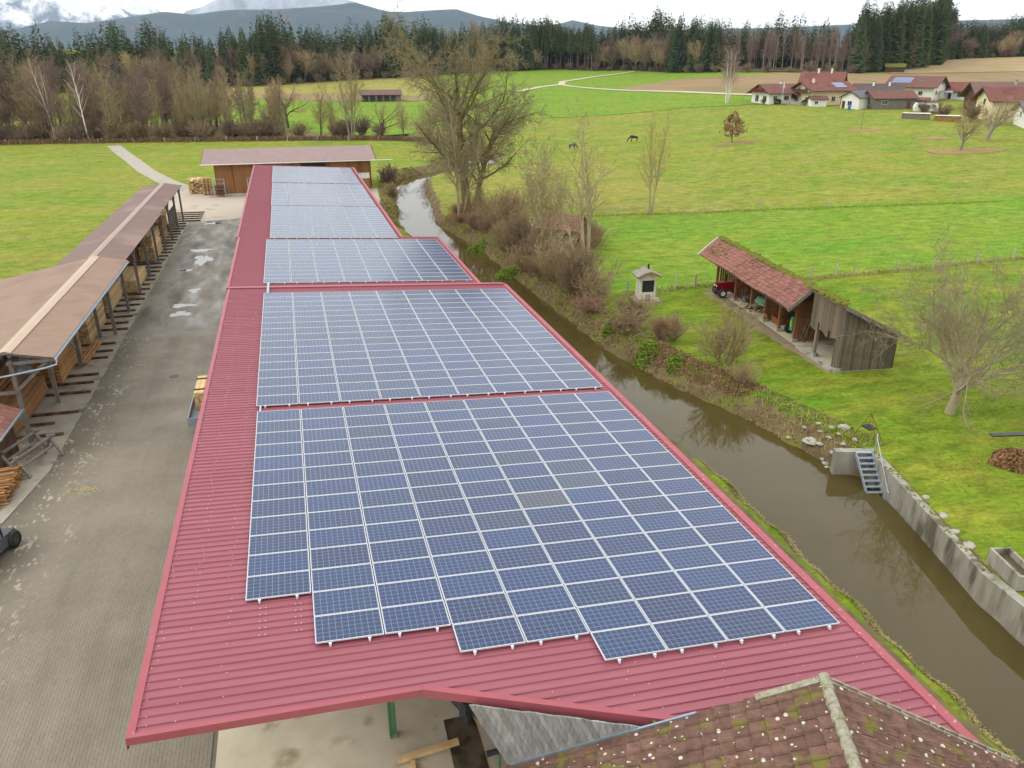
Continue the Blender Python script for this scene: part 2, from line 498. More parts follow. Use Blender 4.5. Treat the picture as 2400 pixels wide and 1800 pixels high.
# fields beyond the stream
strip('green_field', [(58, 243), (70.5, 240), (98, 242), (123, 239), (133, 228), (150, 217)], [(62, 440), (110, 470), (163, 484), (200, 445), (203, 378), (214, 340)], LUSH, .10, 60, 40)
strip('ploughed_field', [(141.8, 336), (149, 289), (152, 261), (160, 243), (200, 235), (260, 214), (330, 200)], [(141.9, 337.2), (180, 351), (203, 329), (228, 326), (262, 312), (300, 308), (380, 300)], PLOUGH, .16, 60, 30)
strip('hill_field', [(262, 314), (300, 311), (380, 303)], [(300, 344), (365, 394), (430, 402)], PLOUGH2, .16, 40, 20)
strip('stubble_field', [(-40, 362), (-8, 360), (14, 351), (46, 331), (62, 326)], [(-45, 415), (-7, 402), (34, 424), (62, 440), (72, 441)], YELLOW, .12, 40, 20)
strip('brown_strip_field', [(-45, 334), (-8, 332), (12, 320), (25, 311), (47, 306)], [(-45, 361), (-8, 360), (14, 351), (46, 330), (62, 325)], PLOUGH, .12, 40, 12)
strip('near_green_field', [(-48, 248), (-10, 240), (8, 222), (22, 210), (34, 214), (54, 243)], [(-45, 333), (-8, 331), (12, 319), (25, 310), (47, 305), (60, 300)], LUSH, .10, 50, 24)
# dirt tracks
def ribbon(name, pts, wd, m, dz=.2, n=60):
    P = resample(pts, n); d = np.gradient(P, axis=0); d /= np.linalg.norm(d, axis=1)[:, None]
    q = np.c_[d[:, 1], -d[:, 0]] * wd / 2
    return strip(name, P - q, P + q, m, dz, n, 4)
ribbon('dirt_track', [(96, 337), (112, 356), (126, 368), (127, 357), (144, 309.5), (148.4, 289), (152, 261), (156, 246)], 3.4, M['track'], .26, 160)
ribbon('dirt_track', [(124, 362), (133, 385), (160, 412), (192, 432)], 3.2, M['track'], .3, 60)
ribbon('gravel_path', [(-16.5, 134), (-20, 142), (-25.5, 158), (-30.2, 175), (-35, 191), (-39.3, 206.5)], 3.0, M['path_gravel'], .05, 60)

# the stream
WATER = bpy.data.materials.new('stream_water'); WATER.use_nodes = True
n = WATER.node_tree.nodes; l = WATER.node_tree.links.new
b = n['Principled BSDF']
b.inputs['Base Color'].default_value = (*srgb(78, 68, 36), 1)
b.inputs['Roughness'].default_value = .03
b.inputs['IOR'].default_value = 1.33
b.inputs['Specular IOR Level'].default_value = .6
g = n.new('ShaderNodeNewGeometry'); mpn = n.new('ShaderNodeMapping'); mpn.inputs['Scale'].default_value = (1, .5, 1)
z = n.new('ShaderNodeTexNoise'); z.inputs['Scale'].default_value = 1.6; z.inputs['Detail'].default_value = 2
bp = n.new('ShaderNodeBump'); bp.inputs['Strength'].default_value = .035; bp.inputs['Distance'].default_value = .04
l(g.outputs['Position'], mpn.inputs[0]); l(mpn.outputs[0], z.inputs['Vector']); l(z.outputs['Fac'], bp.inputs['Height']); l(bp.outputs[0], b.inputs['Normal'])
z2 = n.new('ShaderNodeTexNoise'); z2.inputs['Scale'].default_value = .25
rmp = n.new('ShaderNodeValToRGB'); rmp.color_ramp.elements[0].color = (*srgb(66, 58, 28), 1); rmp.color_ramp.elements[1].color = (*srgb(84, 74, 40), 1)
l(g.outputs['Position'], z2.inputs['Vector']); l(z2.outputs['Fac'], rmp.inputs[0]); l(rmp.outputs[0], b.inputs['Base Color'])
a_, b_ = resample(LB, 160), resample(RB, 160)
dv = b_ - a_; dn = dv / np.linalg.norm(dv, axis=1)[:, None]
a_ = a_ - dn * 1.0; b_ = b_ + dn * np.where((b_[:, 1] < 29.3) & (b_[:, 1] > -20), .0, 1.0)[:, None]
Vw = np.stack([np.c_[a_, np.full(160, -1.2)], np.c_[b_, np.full(160, -1.2)]], 1).reshape(-1, 3)
I = np.arange(320).reshape(160, 2)
struct('stream_water', np_mesh('stream_water', Vw, np.stack([I[:-1, 0], I[:-1, 1], I[1:, 1], I[1:, 0]], -1), WATER))

# distant hills and mountains
def fbm(x, y, seed, octs=6, lac=2.0, gain=.5):
    rng_ = np.random.RandomState(seed); out = np.zeros_like(x); amp = 1.0; fr = 1.0
    for o in range(octs):
        for k in range(3):
            a = rng_.rand() * 6.283; ph = rng_.rand() * 6.283
            out += amp / 3 * np.abs(np.sin((x * math.cos(a) + y * math.sin(a)) * fr + ph + 1.3 * np.sin((x * math.sin(a) - y * math.cos(a)) * fr * .7 + ph)))
        amp *= gain; fr *= lac
    return out

def range_mesh(name, prof, r0, r1, m, seed, nb=300, nr=44, rough=.12, back=.3):
    """mountain range round the valley; prof gives crest direction and height angle, turned into real heights at real distances"""
    px = np.array([p[0] for p in prof], float); hp = np.array([145. - p[1] for p in prof])
    bx = np.linspace(px[0], px[-1], nb); yv = (900 - np.interp(bx, px, hp)) / 1810.66
    fw = .9229 + .3851 * yv; vt = -.3851 + .9229 * yv; lt = (bx - 1200) / 1810.66
    th = np.arctan2(lt, fw) + R(15.548); te = vt / np.hypot(fw, lt)
    rr = np.linspace(0, 1, nr)
    TH, RR = np.meshgrid(th, rr); TE = np.meshgrid(te, rr)[0]
    dist = r0 + (r1 - r0) * RR
    X = dist * np.sin(TH); Y = dist * np.cos(TH)
    peak = 1 - back
    shape = np.where(RR < peak, ss(0, peak, RR) ** .9, 1 - .6 * ss(peak, 1, RR))
    k = 1 / ((r1 - r0) * .16)
    nzv = fbm(X * k, Y * k, seed) - 1.25
    fade = np.clip(1 - np.abs(RR - peak) / .05, 0, 1)
    Z = (TE * dist + 18.5 + 30) * np.minimum(1, shape * (1 + rough * nzv * (1 - fade))) - 30
    Vv = np.stack([X, Y, Z], -1).reshape(-1, 3)
    I = np.arange(nb * nr).reshape(nr, nb)
    Ff = np.stack([I[:-1, :-1], I[:-1, 1:], I[1:, 1:], I[1:, :-1]], -1).reshape(-1, 4)
    return struct(name, np_mesh(name, Vv, Ff, m, smooth=True))

HILL = mat('wooded_hill', srgb(40, 58, 64), srgb(58, 74, 76), .012, .95, detail=9, coords='World', c3=srgb(92, 78, 68), s3=.006, t3=.62)  # blue of the distant haze is mixed into the woodland colour
SNOW = bpy.data.materials.new('snow_rock'); SNOW.use_nodes = True
n = SNOW.node_tree.nodes; l = SNOW.node_tree.links.new
b = n['Principled BSDF']; b.inputs['Roughness'].default_value = .9; b.inputs['Specular IOR Level'].default_value = .1
g = n.new('ShaderNodeNewGeometry'); z = n.new('ShaderNodeTexNoise'); z.inputs['Scale'].default_value = .0045; z.inputs['Detail'].default_value = 10; z.inputs['Roughness'].default_value = .68
mpn = n.new('ShaderNodeMapping'); mpn.inputs['Scale'].default_value = (1, 1, .55)
l(g.outputs['Position'], mpn.inputs[0]); l(mpn.outputs[0], z.inputs['Vector'])
rmp = n.new('ShaderNodeValToRGB'); rmp.color_ramp.elements[0].position = .43; rmp.color_ramp.elements[1].position = .54
rmp.color_ramp.elements[0].color = (*srgb(112, 124, 142), 1); rmp.color_ramp.elements[1].color = (*srgb(246, 248, 250), 1)
sx = n.new('ShaderNodeSeparateXYZ'); l(g.outputs['Position'], sx.inputs[0])
hm = n.new('ShaderNodeMapRange'); hm.inputs['From Min'].default_value = 150; hm.inputs['From Max'].default_value = 600; hm.inputs['To Min'].default_value = -.16; hm.inputs['To Max'].default_value = .12
l(sx.outputs['Z'], hm.inputs['Value'])
ad = n.new('ShaderNodeMath'); l(z.outputs['Fac'], ad.inputs[0]); l(hm.outputs[0], ad.inputs[1]); l(ad.outputs[0], rmp.inputs[0]); l(rmp.outputs[0], b.inputs['Base Color'])
SCREE = mat('bare_mountain', srgb(120, 130, 140), srgb(190, 196, 204), .006, .95, detail=10, coords='World', stretch=(1, 1, .5))
range_mesh('wooded_hills', [(-700, 60), (-300, 70), (0, 74), (29, 76), (119, 96), (203, 91), (253, 98), (320, 108), (383, 118), (452, 111), (535, 122), (651, 123), (740, 130), (800, 136), (829, 141), (865, 130), (908, 118), (952, 117), (1010, 121), (1068, 124), (1125, 107), (1190, 94), (1234, 87), (1290, 84), (1342, 98), (1400, 86), (1500, 74), (1800, 80), (2200, 96), (2600, 105), (3000, 90)], 4300, 6200, HILL, 3, rough=.25)
range_mesh('snowy_mountains', [(-900, 150), (-400, 190), (-100, 200), (0, 190), (80, 200), (160, 186), (250, 190), (300, 160), (340, 140), (376, 118), (420, 92), (470, 60), (560, 20)], 6600, 8300, SNOW, 11, rough=.4)
range_mesh('grey_mountains', [(380, 40), (434, 119), (470, 128), (506, 146), (560, 165), (640, 160), (720, 172), (800, 150), (900, 120), (980, 108), (1060, 90), (1150, 60), (1260, 30)], 7400, 8800, SCREE, 17, rough=.35)
# ================================================================ red-roofed mill hall with solar arrays
SL = R(3.24646)
O3 = Vector((-2.2888, 29.6046, 5.66989))
UD = Vector((math.cos(SL), 0, -math.sin(SL))); NN = Vector((math.sin(SL), 0, math.cos(SL)))
def RP(u, Y, h=0.0):
    p = O3 + UD * u + NN * (h - .12); return Vector((p.x, Y, p.z))

hall = thing('mill_hall', 'long mill hall with low-pitched red ribbed metal roof carrying the solar panels', 'hall', (4, 14, 0))
def hpart(mb, name, m, smooth=False):
    mb.xf(Matrix.Translation((-4, -14, 0)))
    return mb.build(name, m, hall, smooth)

def ribs(y0, y1, pitch=.262):
    """profile (Y, h) of trapezoid sheet"""
    out = []; k = 0
    n_ = int((y1 - y0) / pitch)
    p = (y1 - y0) / n_
    for i in range(n_):
        a = y0 + i * p
        out += [(a, 0), (a + p * .78, 0), (a + p * .84, .036), (a + p * .93, .036)]
    out.append((y1, 0))
    return out

def sheet(name, y0, y1, u0f, u1, m):
    V, F = [], []
    pr = ribs(y0, y1)
    nu = 6
    for Y, h in pr:
        ua = u0f(Y)
        for k in range(nu + 1):
            V.append(RP(ua + (u1 - ua) * k / nu, Y, h + .012 * math.sin(Y * .35 + k) * .3))
    for i in range(len(pr) - 1):
        for k in range(nu):
            q = i * (nu + 1) + k
            F.append((q, q + 1, q + nu + 2, q + nu + 1))
    mb = MB(); mb.v = [tuple(v) for v in V]; mb.f = F; mb.m = [0] * len(F)
    return hpart(mb, name, m)
UL = -2.15
sheet('roof_sheet', 13.55, 48.78, lambda Y: UL, 15.45, M['red_sheet'])
sheet('roof_sheet', 9.3, 13.55, lambda Y: 3.95 + (13.6 - Y) * 2.5, 15.45, M['red_sheet'])
sheet('roof_sheet', 48.98, 64.35, lambda Y: UL - .1, 13.75, M['red_sheet'])
sheet('roof_sheet', 64.35, 112.3, lambda Y: UL - .25, 10.7, M['red_sheet'])

def edge_trim(name, pts, wd, side, drop, m, h=.045):
    """folded flashing along roof points: top flange inward, vertical drop outside"""
    mb = MB()
    for (u0, y0), (u1, y1) in zip(pts[:-1], pts[1:]):
        d = Vector((u1 - u0, y1 - y0)).normalized(); nrm = Vector((-d.y, d.x)) * side
        P = lambda u, y, o, hh: RP(u + nrm.x * o, y + nrm.y * o, hh)
        a0, a1 = P(u0, y0, 0, h), P(u1, y1, 0, h)
        b0, b1 = P(u0, y0, wd, h), P(u1, y1, wd, h)
        mb.quad(a0, a1, b1, b0)
        mb.quad(P(u0, y0, wd, h), P(u1, y1, wd, h), P(u1, y1, wd, h - .05), P(u0, y0, wd, h - .05))
        mb.quad(a0, a1, P(u1, y1, 0, h - drop), P(u0, y0, 0, h - drop))
        mb.quad(P(u0, y0, .03, h - drop), P(u1, y1, .03, h - drop), P(u1, y1, 0, h - drop), P(u0, y0, 0, h - drop))
    return hpart(mb, name, m)
edge_trim('verge_flashing', [(UL - .02, 13.48), (UL - .02, 48.88)], .16, -1, .3, M['red_trim'])
edge_trim('verge_flashing', [(UL - .1, 48.88), (UL - .12, 64.35), (UL - .25, 64.36), (UL - .3, 112.3)], .16, -1, .3, M['red_trim'])
edge_trim('front_fascia', [(UL - .02, 13.47), (3.95, 13.53)], .12, 1, .2, M['red_trim'], .05)
edge_trim('front_fascia', [(3.95, 13.53), (10.3, 11.0)], .16, 1, .22, M['red_trim'], .055)
edge_trim('front_fascia', [(13.2, 9.75), (15.5, 9.3)], .1, 1, .2, M['red_trim'], .05)
edge_trim('eave_trim', [(15.6, 9.28), (15.6, 30), (15.5, 48.8)], .26, 1, .16, M['red_eave'], .045)
edge_trim('eave_trim', [(13.85, 48.98), (13.85, 64.35)], .24, 1, .16, M['red_eave'], .045)
edge_trim('eave_trim', [(10.8, 64.4), (10.8, 112.3)], .24, 1, .16, M['red_eave'], .045)
mb = MB()
a, b = RP(UL - .05, 48.88, .06), RP(15.3, 48.88, .06)
mb.bar(a, b, .34, .05); hpart(mb, 'roof_joint_cap', M['red_trim'])
# joints at the step of the roof and the end walls under it
mb = MB(); mb.bar(RP(10.9, 64.36, .03), RP(13.8, 64.36, .03), .12, .06); hpart(mb, 'step_flashing', M['red_trim'])
mb = MB(); mb.bar(RP(13.9, 48.86, .03), RP(15.4, 48.86, .03), .12, .06); hpart(mb, 'step_flashing', M['red_trim'])
# screw heads on the ribs
random.seed(5)
mb = MB()
def screw(u, Y, h=.03, r=.010):
    c = RP(u, Y, h)
    pr_ = [Vector(c) + UD * (r * math.cos(a)) + Vector((0, r * math.sin(a), 0)) + NN * k for k in (0, .014) for a in (0, 1.57, 3.14, 4.71)]
    mb.hexa(pr_[:4], pr_[4:])
for i in range(17):
    for uu in (-1.95, -1.1, .2, 2.4, 4.4, 6.8, 8.9, 11.0, 13.0, 14.8):
        Y = 9.4 + i * .25 + .2
        if uu > (3.95 + (13.6 - Y) * 2.5 if Y < 13.55 else UL) + .15 and random.random() < .75:
            screw(uu + random.uniform(-.25, .25), Y, .036)
for i in range(140):
    Y = 13.75 + .25 * i
    for uu in (-1.9, -1.25, -.4):
        if random.random() < .55: screw(uu + random.uniform(-.1, .1), Y, .036)
for uu in (.38, .52, 1.25, 1.38):
    for k in range(5): screw(uu, 17.2 - k * .262, .036, .013)
hpart(mb, 'roof_screws', M['screw'])['kind'] = 'stuff'
# walls and posts below the roof
def board_wall(a, b, z0, z1, step, m, name='wall_board'):
    a = Vector(a); b = Vector(b); n_ = int((b - a).length / step); d = (b - a) / n_
    rz = math.atan2(d.y, d.x)
    me = None
    for i in range(n_):
        p = a + d * (i + .5)
        if me is None:
            q = MB(); q.box((0, 0, 0), (step * .96, .03, 1)); me = q.mesh(name, m)
        obj(name, me, hall, (p.x - 4, p.y - 14, (z0 + z1) / 2), (0, 0, rz), (1, 1, z1 - z0))
mb = MB()
mb.box((12.6, 29, 2.3), (.12, 38, 4.6)); mb.box((11.1, 56.5, 2.3), (.12, 15, 4.6)); mb.box((8.1, 88, 2.35), (.12, 47, 4.7))
mb.box((2, 111.8, 2.5), (12, .12, 5)); mb.box((9.6, 64.2, 2.3), (3, .12, 4.6)); mb.box((11.9, 48.8, 2.3), (1.6, .12, 4.6))
hpart(mb, 'plank_wall', M['wood_brown'])
for Y in [19.5 + 6.1 * k for k in range(15)]:
    mb = MB(); mb.box((-3.0, Y, 2.7), (.03, .26, 5.4)); mb.box((-3.12, Y, 2.7), (.2, .02, 5.4)); mb.box((-2.88, Y, 2.7), (.2, .02, 5.4))
    hpart(mb, 'steel_post', M['green_steel'])
mb = MB()
for dx in (-.1, .1): mb.box((1.2 + dx, 17.45, 2.55), (.025, .26, 5.1))
mb.box((1.2, 17.45, 2.55), (.18, .025, 5.1)); mb.box((1.2, 17.45, .02), (.45, .45, .04))
hpart(mb, 'steel_post', M['green_steel'])
for Y in [15.5 + 4 * k for k in range(24)]:
    mb = MB(); ue = 14.6 if Y < 48 else (13 if Y < 64 else 10)
    mb.bar(RP(UL + .2, Y, -.18), RP(ue, Y, -.18), .12, .24); hpart(mb, 'roof_beam', M['wood_beam'])

# ---- solar panels
PM = bpy.data.materials.new('solar_cells'); PM.use_nodes = True
n = PM.node_tree.nodes; l = PM.node_tree.links.new
b = n['Principled BSDF']; b.inputs['Roughness'].default_value = .2; b.inputs['IOR'].default_value = 1.52; b.inputs['Specular IOR Level'].default_value = .6
t = n.new('ShaderNodeTexCoord'); sx = n.new('ShaderNodeSeparateXYZ'); l(t.outputs['Object'], sx.inputs[0])
def mth(op, a, bb=None):
    q = n.new('ShaderNodeMath'); q.operation = op
    for i, v in enumerate((a, bb)):
        if v is None: continue
        if isinstance(v, (int, float)): q.inputs[i].default_value = v
        else: l(v, q.inputs[i])
    return q.outputs[0]
def line(ax, pitch, off, hw):
    f = mth('FRACT', mth('ADD', mth('DIVIDE', ax, pitch), off))
    return mth('LESS_THAN', mth('ABSOLUTE', mth('SUBTRACT', f, .5)), hw)
lx = line(sx.outputs['X'], .158, .5, .034); ly = line(sx.outputs['Y'], .158, .5, .034)
ln = mth('MAXIMUM', lx, ly)
oi = n.new('ShaderNodeObjectInfo')
zc = n.new('ShaderNodeTexVoronoi'); zc.inputs['Scale'].default_value = 42
l(t.outputs['Object'], zc.inputs['Vector'])
gr = n.new('ShaderNodeMapRange'); gr.inputs['To Min'].default_value = .78; gr.inputs['To Max'].default_value = 1.22
l(zc.outputs['Color'], gr.inputs['Value'])
rr = n.new('ShaderNodeMapRange'); rr.inputs['To Min'].default_value = .8; rr.inputs['To Max'].default_value = 1.2; l(oi.outputs['Random'], rr.inputs['Value'])
mx = n.new('ShaderNodeMixRGB'); mx.blend_type = 'MULTIPLY'; mx.inputs[0].default_value = 1
l(oi.outputs['Color'], mx.inputs[1]); l(mth('MULTIPLY', gr.outputs[0], rr.outputs[0]), mx.inputs[2])
mx2 = n.new('ShaderNodeMixRGB'); mx2.inputs[2].default_value = (*srgb(104, 130, 164), 1)
l(ln, mx2.inputs[0]); l(mx.outputs[0], mx2.inputs[1]); l(mx2.outputs[0], b.inputs['Base Color'])
mb = MB()
hw, hh, fw, fh = .8225, .494, .021, .038
mb.quad((-hw + fw, -hh + fw, -.004), (hw - fw, -hh + fw, -.004), (hw - fw, hh - fw, -.004), (-hw + fw, hh - fw, -.004), 0)
o_ = [(-hw, -hh), (hw, -hh), (hw, hh), (-hw, hh)]; i_ = [(-hw + fw, -hh + fw), (hw - fw, -hh + fw), (hw - fw, hh - fw), (-hw + fw, hh - fw)]
for k in range(4):
    q = (k + 1) % 4
    mb.quad((*o_[k], 0), (*o_[q], 0), (*i_[q], 0), (*i_[k], 0), 1)
    mb.quad((*o_[k], -fh), (*o_[q], -fh), (*o_[q], 0), (*o_[k], 0), 1)
    mb.quad((*i_[q], -.004), (*i_[k], -.004), (*i_[k], 0), (*i_[q], 0), 1)
mb.quad((-hw, -hh, -fh), (-hw, hh, -fh), (hw, hh, -fh), (hw, -hh, -fh), 1)
PANEL = mb.mesh('solar_panel', [PM, M['alu']])
q = MB(); q.box((0, 0, 0), (.045, 1, .05)); RAIL = q.mesh('mounting_rail', M['alu'])
q = MB(); q.box((0, 0, 0), (.07, .05, .03)); q.box((0, -.02, -.03), (.05, .015, .07)); CLAMP = q.mesh('end_clamp', M['clamp'])
BLUE = srgb(24, 46, 86)
rp_ = random.Random(3)
def array(name, label, u0, y0, pu, pv, rows, odd={}):
    r = thing(name, label, 'solar array', O3 + UD * u0 + Vector((0, y0 - O3.y, 0)), group='solar arrays on the red roof')
    r.rotation_euler = (0, SL, 0)
    for c, (ra, rb) in enumerate(rows):
        for k in range(ra, rb):
            p = obj('solar_panel', PANEL, r, (pu * (c + .5), -pv * (k + .5), rp_.uniform(-.003, .003)), (0, 0, 0), (1, pv / 1.008, 1))
            j = rp_.uniform(-.12, .12)
            col = [BLUE[0] * (1 + j), BLUE[1] * (1 + j * .6), BLUE[2] * (1 - j * .4)]
            if (c, k) in odd: col = list(odd[(c, k)])
            p.color = (*col, 1)
        for du in (.36, 1.3):
            L_ = pv * (rb - ra) + .2
            obj('mounting_rail', RAIL, r, (pu * c + du, -pv * (ra + rb) / 2, -.068), None, (1, L_, 1))
            obj('end_clamp', CLAMP, r, (pu * c + du, -pv * rb - .05, -.02))
    return r
BR = srgb(56, 60, 68); GR = srgb(34, 54, 80)
array('solar_array', 'nearest solar array, nine columns of blue panels ending in a stepped lower edge', 0, 29.6046, 1.675, 1.008,
      [(0, 12), (0, 14), (0, 14), (0, 15), (0, 15), (0, 16), (0, 16), (0, 16), (0, 16)],
      {(5, 8): BR, (6, 7): srgb(44, 56, 74), (6, 6): GR, (4, 9): GR, (5, 5): GR, (6, 8): (.010, .032, .105)})
array('solar_array', 'second solar array from the front, rectangle of nine panel columns before the pink cap strip', -.05, 47.33, 1.675, 1.008, [(0, 17)] * 9)
array('solar_array', 'third solar array, eight columns wide, just beyond the pink cap strip', -.11, 63.1, 1.682, 1.03, [(0, 13)] * 8)
array('solar_array', 'narrow six-column solar array directly behind the eight-column one', .13, 79.12, 1.69, 1.028, [(0, 15)] * 6)
array('solar_array', 'middle block of the three narrow pale solar arrays far down the roof', .08, 95.0, 1.69, 1.036, [(0, 15)] * 6)
array('solar_array', 'farthest solar array at the barn end of the red roof', .03, 110.9, 1.69, 1.022, [(0, 15)] * 6)
for (u0, ya, yb) in ((.2, 47.3, 49.8), (.13, 29.6, 30.2)):
    mb = MB(); mb.bar(RP(u0, ya, .1), RP(u0, yb, .1), .14 if yb > 40 else .07, .06); hpart(mb, 'cable_duct', M['galv'])

# ================================================================ tiled mill house at the near corner
A_ = Vector((-.377, -.926, 0)); B_ = Vector((-.926, .377, 0))
TH = thing('tiled_mill_house', 'mill house with lichen-spotted brown tile roof in the near right corner', 'house', (9.48, 10.14, 0))
T0 = Vector((9.48, 10.14, 6.8))
def tpart(mb, name, m, smooth=False):
    mb.xf(Matrix.Translation((-9.48, -10.14, 0))); return mb.build(name, m, TH, smooth)
OLDT = bpy.data.materials.new('lichen_tile'); OLDT.use_nodes = True
n = OLDT.node_tree.nodes; l = OLDT.node_tree.links.new
b = n['Principled BSDF']; b.inputs['Roughness'].default_value = .85; b.inputs['Specular IOR Level'].default_value = .25
g = n.new('ShaderNodeNewGeometry'); oi = n.new('ShaderNodeObjectInfo')
def noise(sc, det=5):
    z = n.new('ShaderNodeTexNoise'); z.inputs['Scale'].default_value = sc; z.inputs['Detail'].default_value = det; l(g.outputs['Position'], z.inputs['Vector']); return z.outputs['Fac']
def mixc(f, x, y, mode='MIX'):
    q = n.new('ShaderNodeMixRGB'); q.blend_type = mode
    if isinstance(f, (int, float)): q.inputs[0].default_value = f
    else: l(f, q.inputs[0])
    for i, v in ((1, x), (2, y)):
        if isinstance(v, tuple): q.inputs[i].default_value = (*v, 1)
        else: l(v, q.inputs[i])
    return q.outputs[0]
def mrange(f, a, bb, lo=0, hi=1):
    q = n.new('ShaderNodeMapRange'); q.inputs['From Min'].default_value = a; q.inputs['From Max'].default_value = bb; q.inputs['To Min'].default_value = lo; q.inputs['To Max'].default_value = hi
    l(f, q.inputs['Value']); return q.outputs[0]
c = mixc(mrange(noise(5), .35, .65), srgb(98, 74, 64), srgb(118, 90, 78))
c = mixc(1.0, c, mrange(oi.outputs['Random'], 0, 1, .8, 1.2), 'MULTIPLY')
c = mixc(mrange(noise(14, 8), .52, .66, 0, .6), c, srgb(92, 66, 60))
vo = n.new('ShaderNodeTexVoronoi'); vo.inputs['Scale'].default_value = 7.0; vo.inputs['Randomness'].default_value = 1
l(g.outputs['Position'], vo.inputs['Vector'])
sp = n.new('ShaderNodeSeparateColor'); l(vo.outputs['Color'], sp.inputs[0])
thr = n.new('ShaderNodeMath'); thr.operation = 'MULTIPLY_ADD'; l(sp.outputs[0], thr.inputs[0]); thr.inputs[1].default_value = .6; thr.inputs[2].default_value = -.195
wob = n.new('ShaderNodeMath'); wob.operation = 'MULTIPLY_ADD'; l(noise(40, 3), wob.inputs[0]); wob.inputs[1].default_value = .16; l(vo.outputs['Distance'], wob.inputs[2])
lt = n.new('ShaderNodeMath'); lt.operation = 'LESS_THAN'; l(wob.outputs[0], lt.inputs[0]); l(thr.outputs[0], lt.inputs[1])
c = mixc(lt.outputs[0], c, srgb(196, 192, 174))
c = mixc(mrange(noise(2.2, 8), .58, .66), c, srgb(108, 102, 50))
l(c, b.inputs['Base Color'])
bpn = n.new('ShaderNodeBump'); bpn.inputs['Strength'].default_value = .4; bpn.inputs['Distance'].default_value = .02; l(noise(30), bpn.inputs['Height']); l(bpn.outputs[0], b.inputs['Normal'])
def tile_mesh(w, ln, th=.022, roll=.035):
    """interlocking pantile, local x across, y down the slope, z up; lower edge lifted on the course below"""
    mb = MB()
    xs_ = [0, .12 * w, .24 * w, .36 * w, .62 * w, .88 * w, .955 * w]
    hs = [.3 * roll, roll, roll * .9, .15 * roll, 0, .05 * roll, .35 * roll]
    top = [[(x, -.04, h + .004) for x, h in zip(xs_, hs)], [(x, ln, h + .045) for x, h in zip(xs_, hs)]]
    for i in range(len(xs_) - 1):
        mb.quad(top[0][i], top[0][i + 1], top[1][i + 1], top[1][i])
        a, c2 = top[1][i], top[1][i + 1]
        mb.quad(a, c2, (c2[0], c2[1], c2[2] - th - .012), (a[0], a[1], a[2] - th - .012))
    for i in (0, -1):
        a, c2 = top[0][i], top[1][i]
        mb.quad(a, c2, (c2[0], c2[1], c2[2] - th), (a[0], a[1], a[2] - th))
    mb.v = [(p[0], p[1], p[2]) for p in mb.v]
    f2 = []
    return mb
TW, TL = .315, .335
tm = tile_mesh(TW, TL, .026, .05)
TILE = tm.mesh('roof_tile', OLDT)
def slope_tiles(side, tan, ncol, nrow):
    sl = math.atan(tan)
    hdir = B_ * side
    down = hdir * math.cos(sl) - Vector((0, 0, math.sin(sl)))
    across = A_ if side > 0 else A_
    nrm = across.cross(down)
    if nrm.z < 0: nrm = -nrm; flip = True
    else: flip = False
    Mx = Matrix((across, down, nrm)).transposed()
    if Mx.determinant() < 0:
        across2 = -across
        Mx = Matrix((across2, down, nrm)).transposed()
    e = Mx.to_euler()
    rt = random.Random(8 + int(side))
    for cidx in range(ncol):
        for r_ in range(nrow):
            off = across * (cidx * TW) if Mx.determinant() > 0 and (Mx.col[0] - across).length < .01 else across * ((cidx + 1) * TW)
            p = T0 + Vector((0, 0, .02)) + off + down * (r_ * TL + .03) + nrm * rt.uniform(-.004, .006)
            o = obj('roof_tile', TILE, TH, p - Vector((9.48, 10.14, 0)), e)
            o.rotation_euler.z += rt.uniform(-.012, .012)
    # sheathing below
    mb = MB(); L_ = nrow * TL + .1; Wd = ncol * TW + .02
    a0 = T0 - nrm * .03; mb.poly([a0, a0 + across * Wd, a0 + across * Wd + down * L_, a0 + down * L_])
    tpart(mb, 'roof_sheathing', M['wood_dark'])
    return down, nrm, across
dl, nl, al = slope_tiles(1, .51, 9, 22)
dr, nr_, ar = slope_tiles(-1, .44, 7, 15)
# ridge tiles
q = MB()
prof = [(-.115, -.07), (-.1, .0), (-.055, .05), (0, .065), (.055, .05), (.1, .0), (.115, -.07)]
for (x0, z0), (x1, z1) in zip(prof[:-1], prof[1:]):
    q.quad((x0, -.03, z0), (x1, -.03, z1), (x1 * 1.12, .40, z1 + .02), (x0 * 1.12, .40, z0 + .02))
q.poly([(x * 1.12, .40, z + .02) for x, z in prof] + [(0, .40, -.05)])
q.poly([(x, -.03, z) for x, z in prof][::-1])
LICH = mat('lichen_grey', srgb(118, 112, 92), srgb(170, 168, 148), 9, .95, detail=8, coords='World', c3=srgb(112, 110, 46), s3=5, t3=.6, bump=.6, bscale=20)
RT = q.mesh('ridge_tile', LICH)
ez = math.atan2(A_.y, A_.x) - math.pi / 2
for k in range(8):
    p = T0 + A_ * (-.05 + k * .4) + Vector((0, 0, .05))
    obj('ridge_tile', RT, TH, p - Vector((9.48, 10.14, 0)), (R(-1.5), 0, ez + random.uniform(-.03, .03)))
# verge tiles along the far gable edge
q = MB(); q.box((0, 0, 0), (.16, .34, .05)); q.box((.07, 0, -.05), (.03, .34, .1)); VT = q.mesh('verge_tile', LICH)
for side, dn, nm, cnt in ((1, dl, nl, 20), (-1, dr, nr_, 13)):
    Mx = Matrix((-A_, dn, (-A_).cross(dn) if (-A_).cross(dn).z > 0 else -((-A_).cross(dn)))).transposed()
    if Mx.determinant() < 0: Mx = Matrix((A_, dn, nm)).transposed()
    for k in range(cnt):
        if side > 0 and 4 <= k: continue
        p = T0 + A_ * .04 + dn * (.1 + .335 * k + .17) + nm * .055
        obj('verge_tile', VT, TH, p - Vector((9.48, 10.14, 0)), Mx.to_euler())
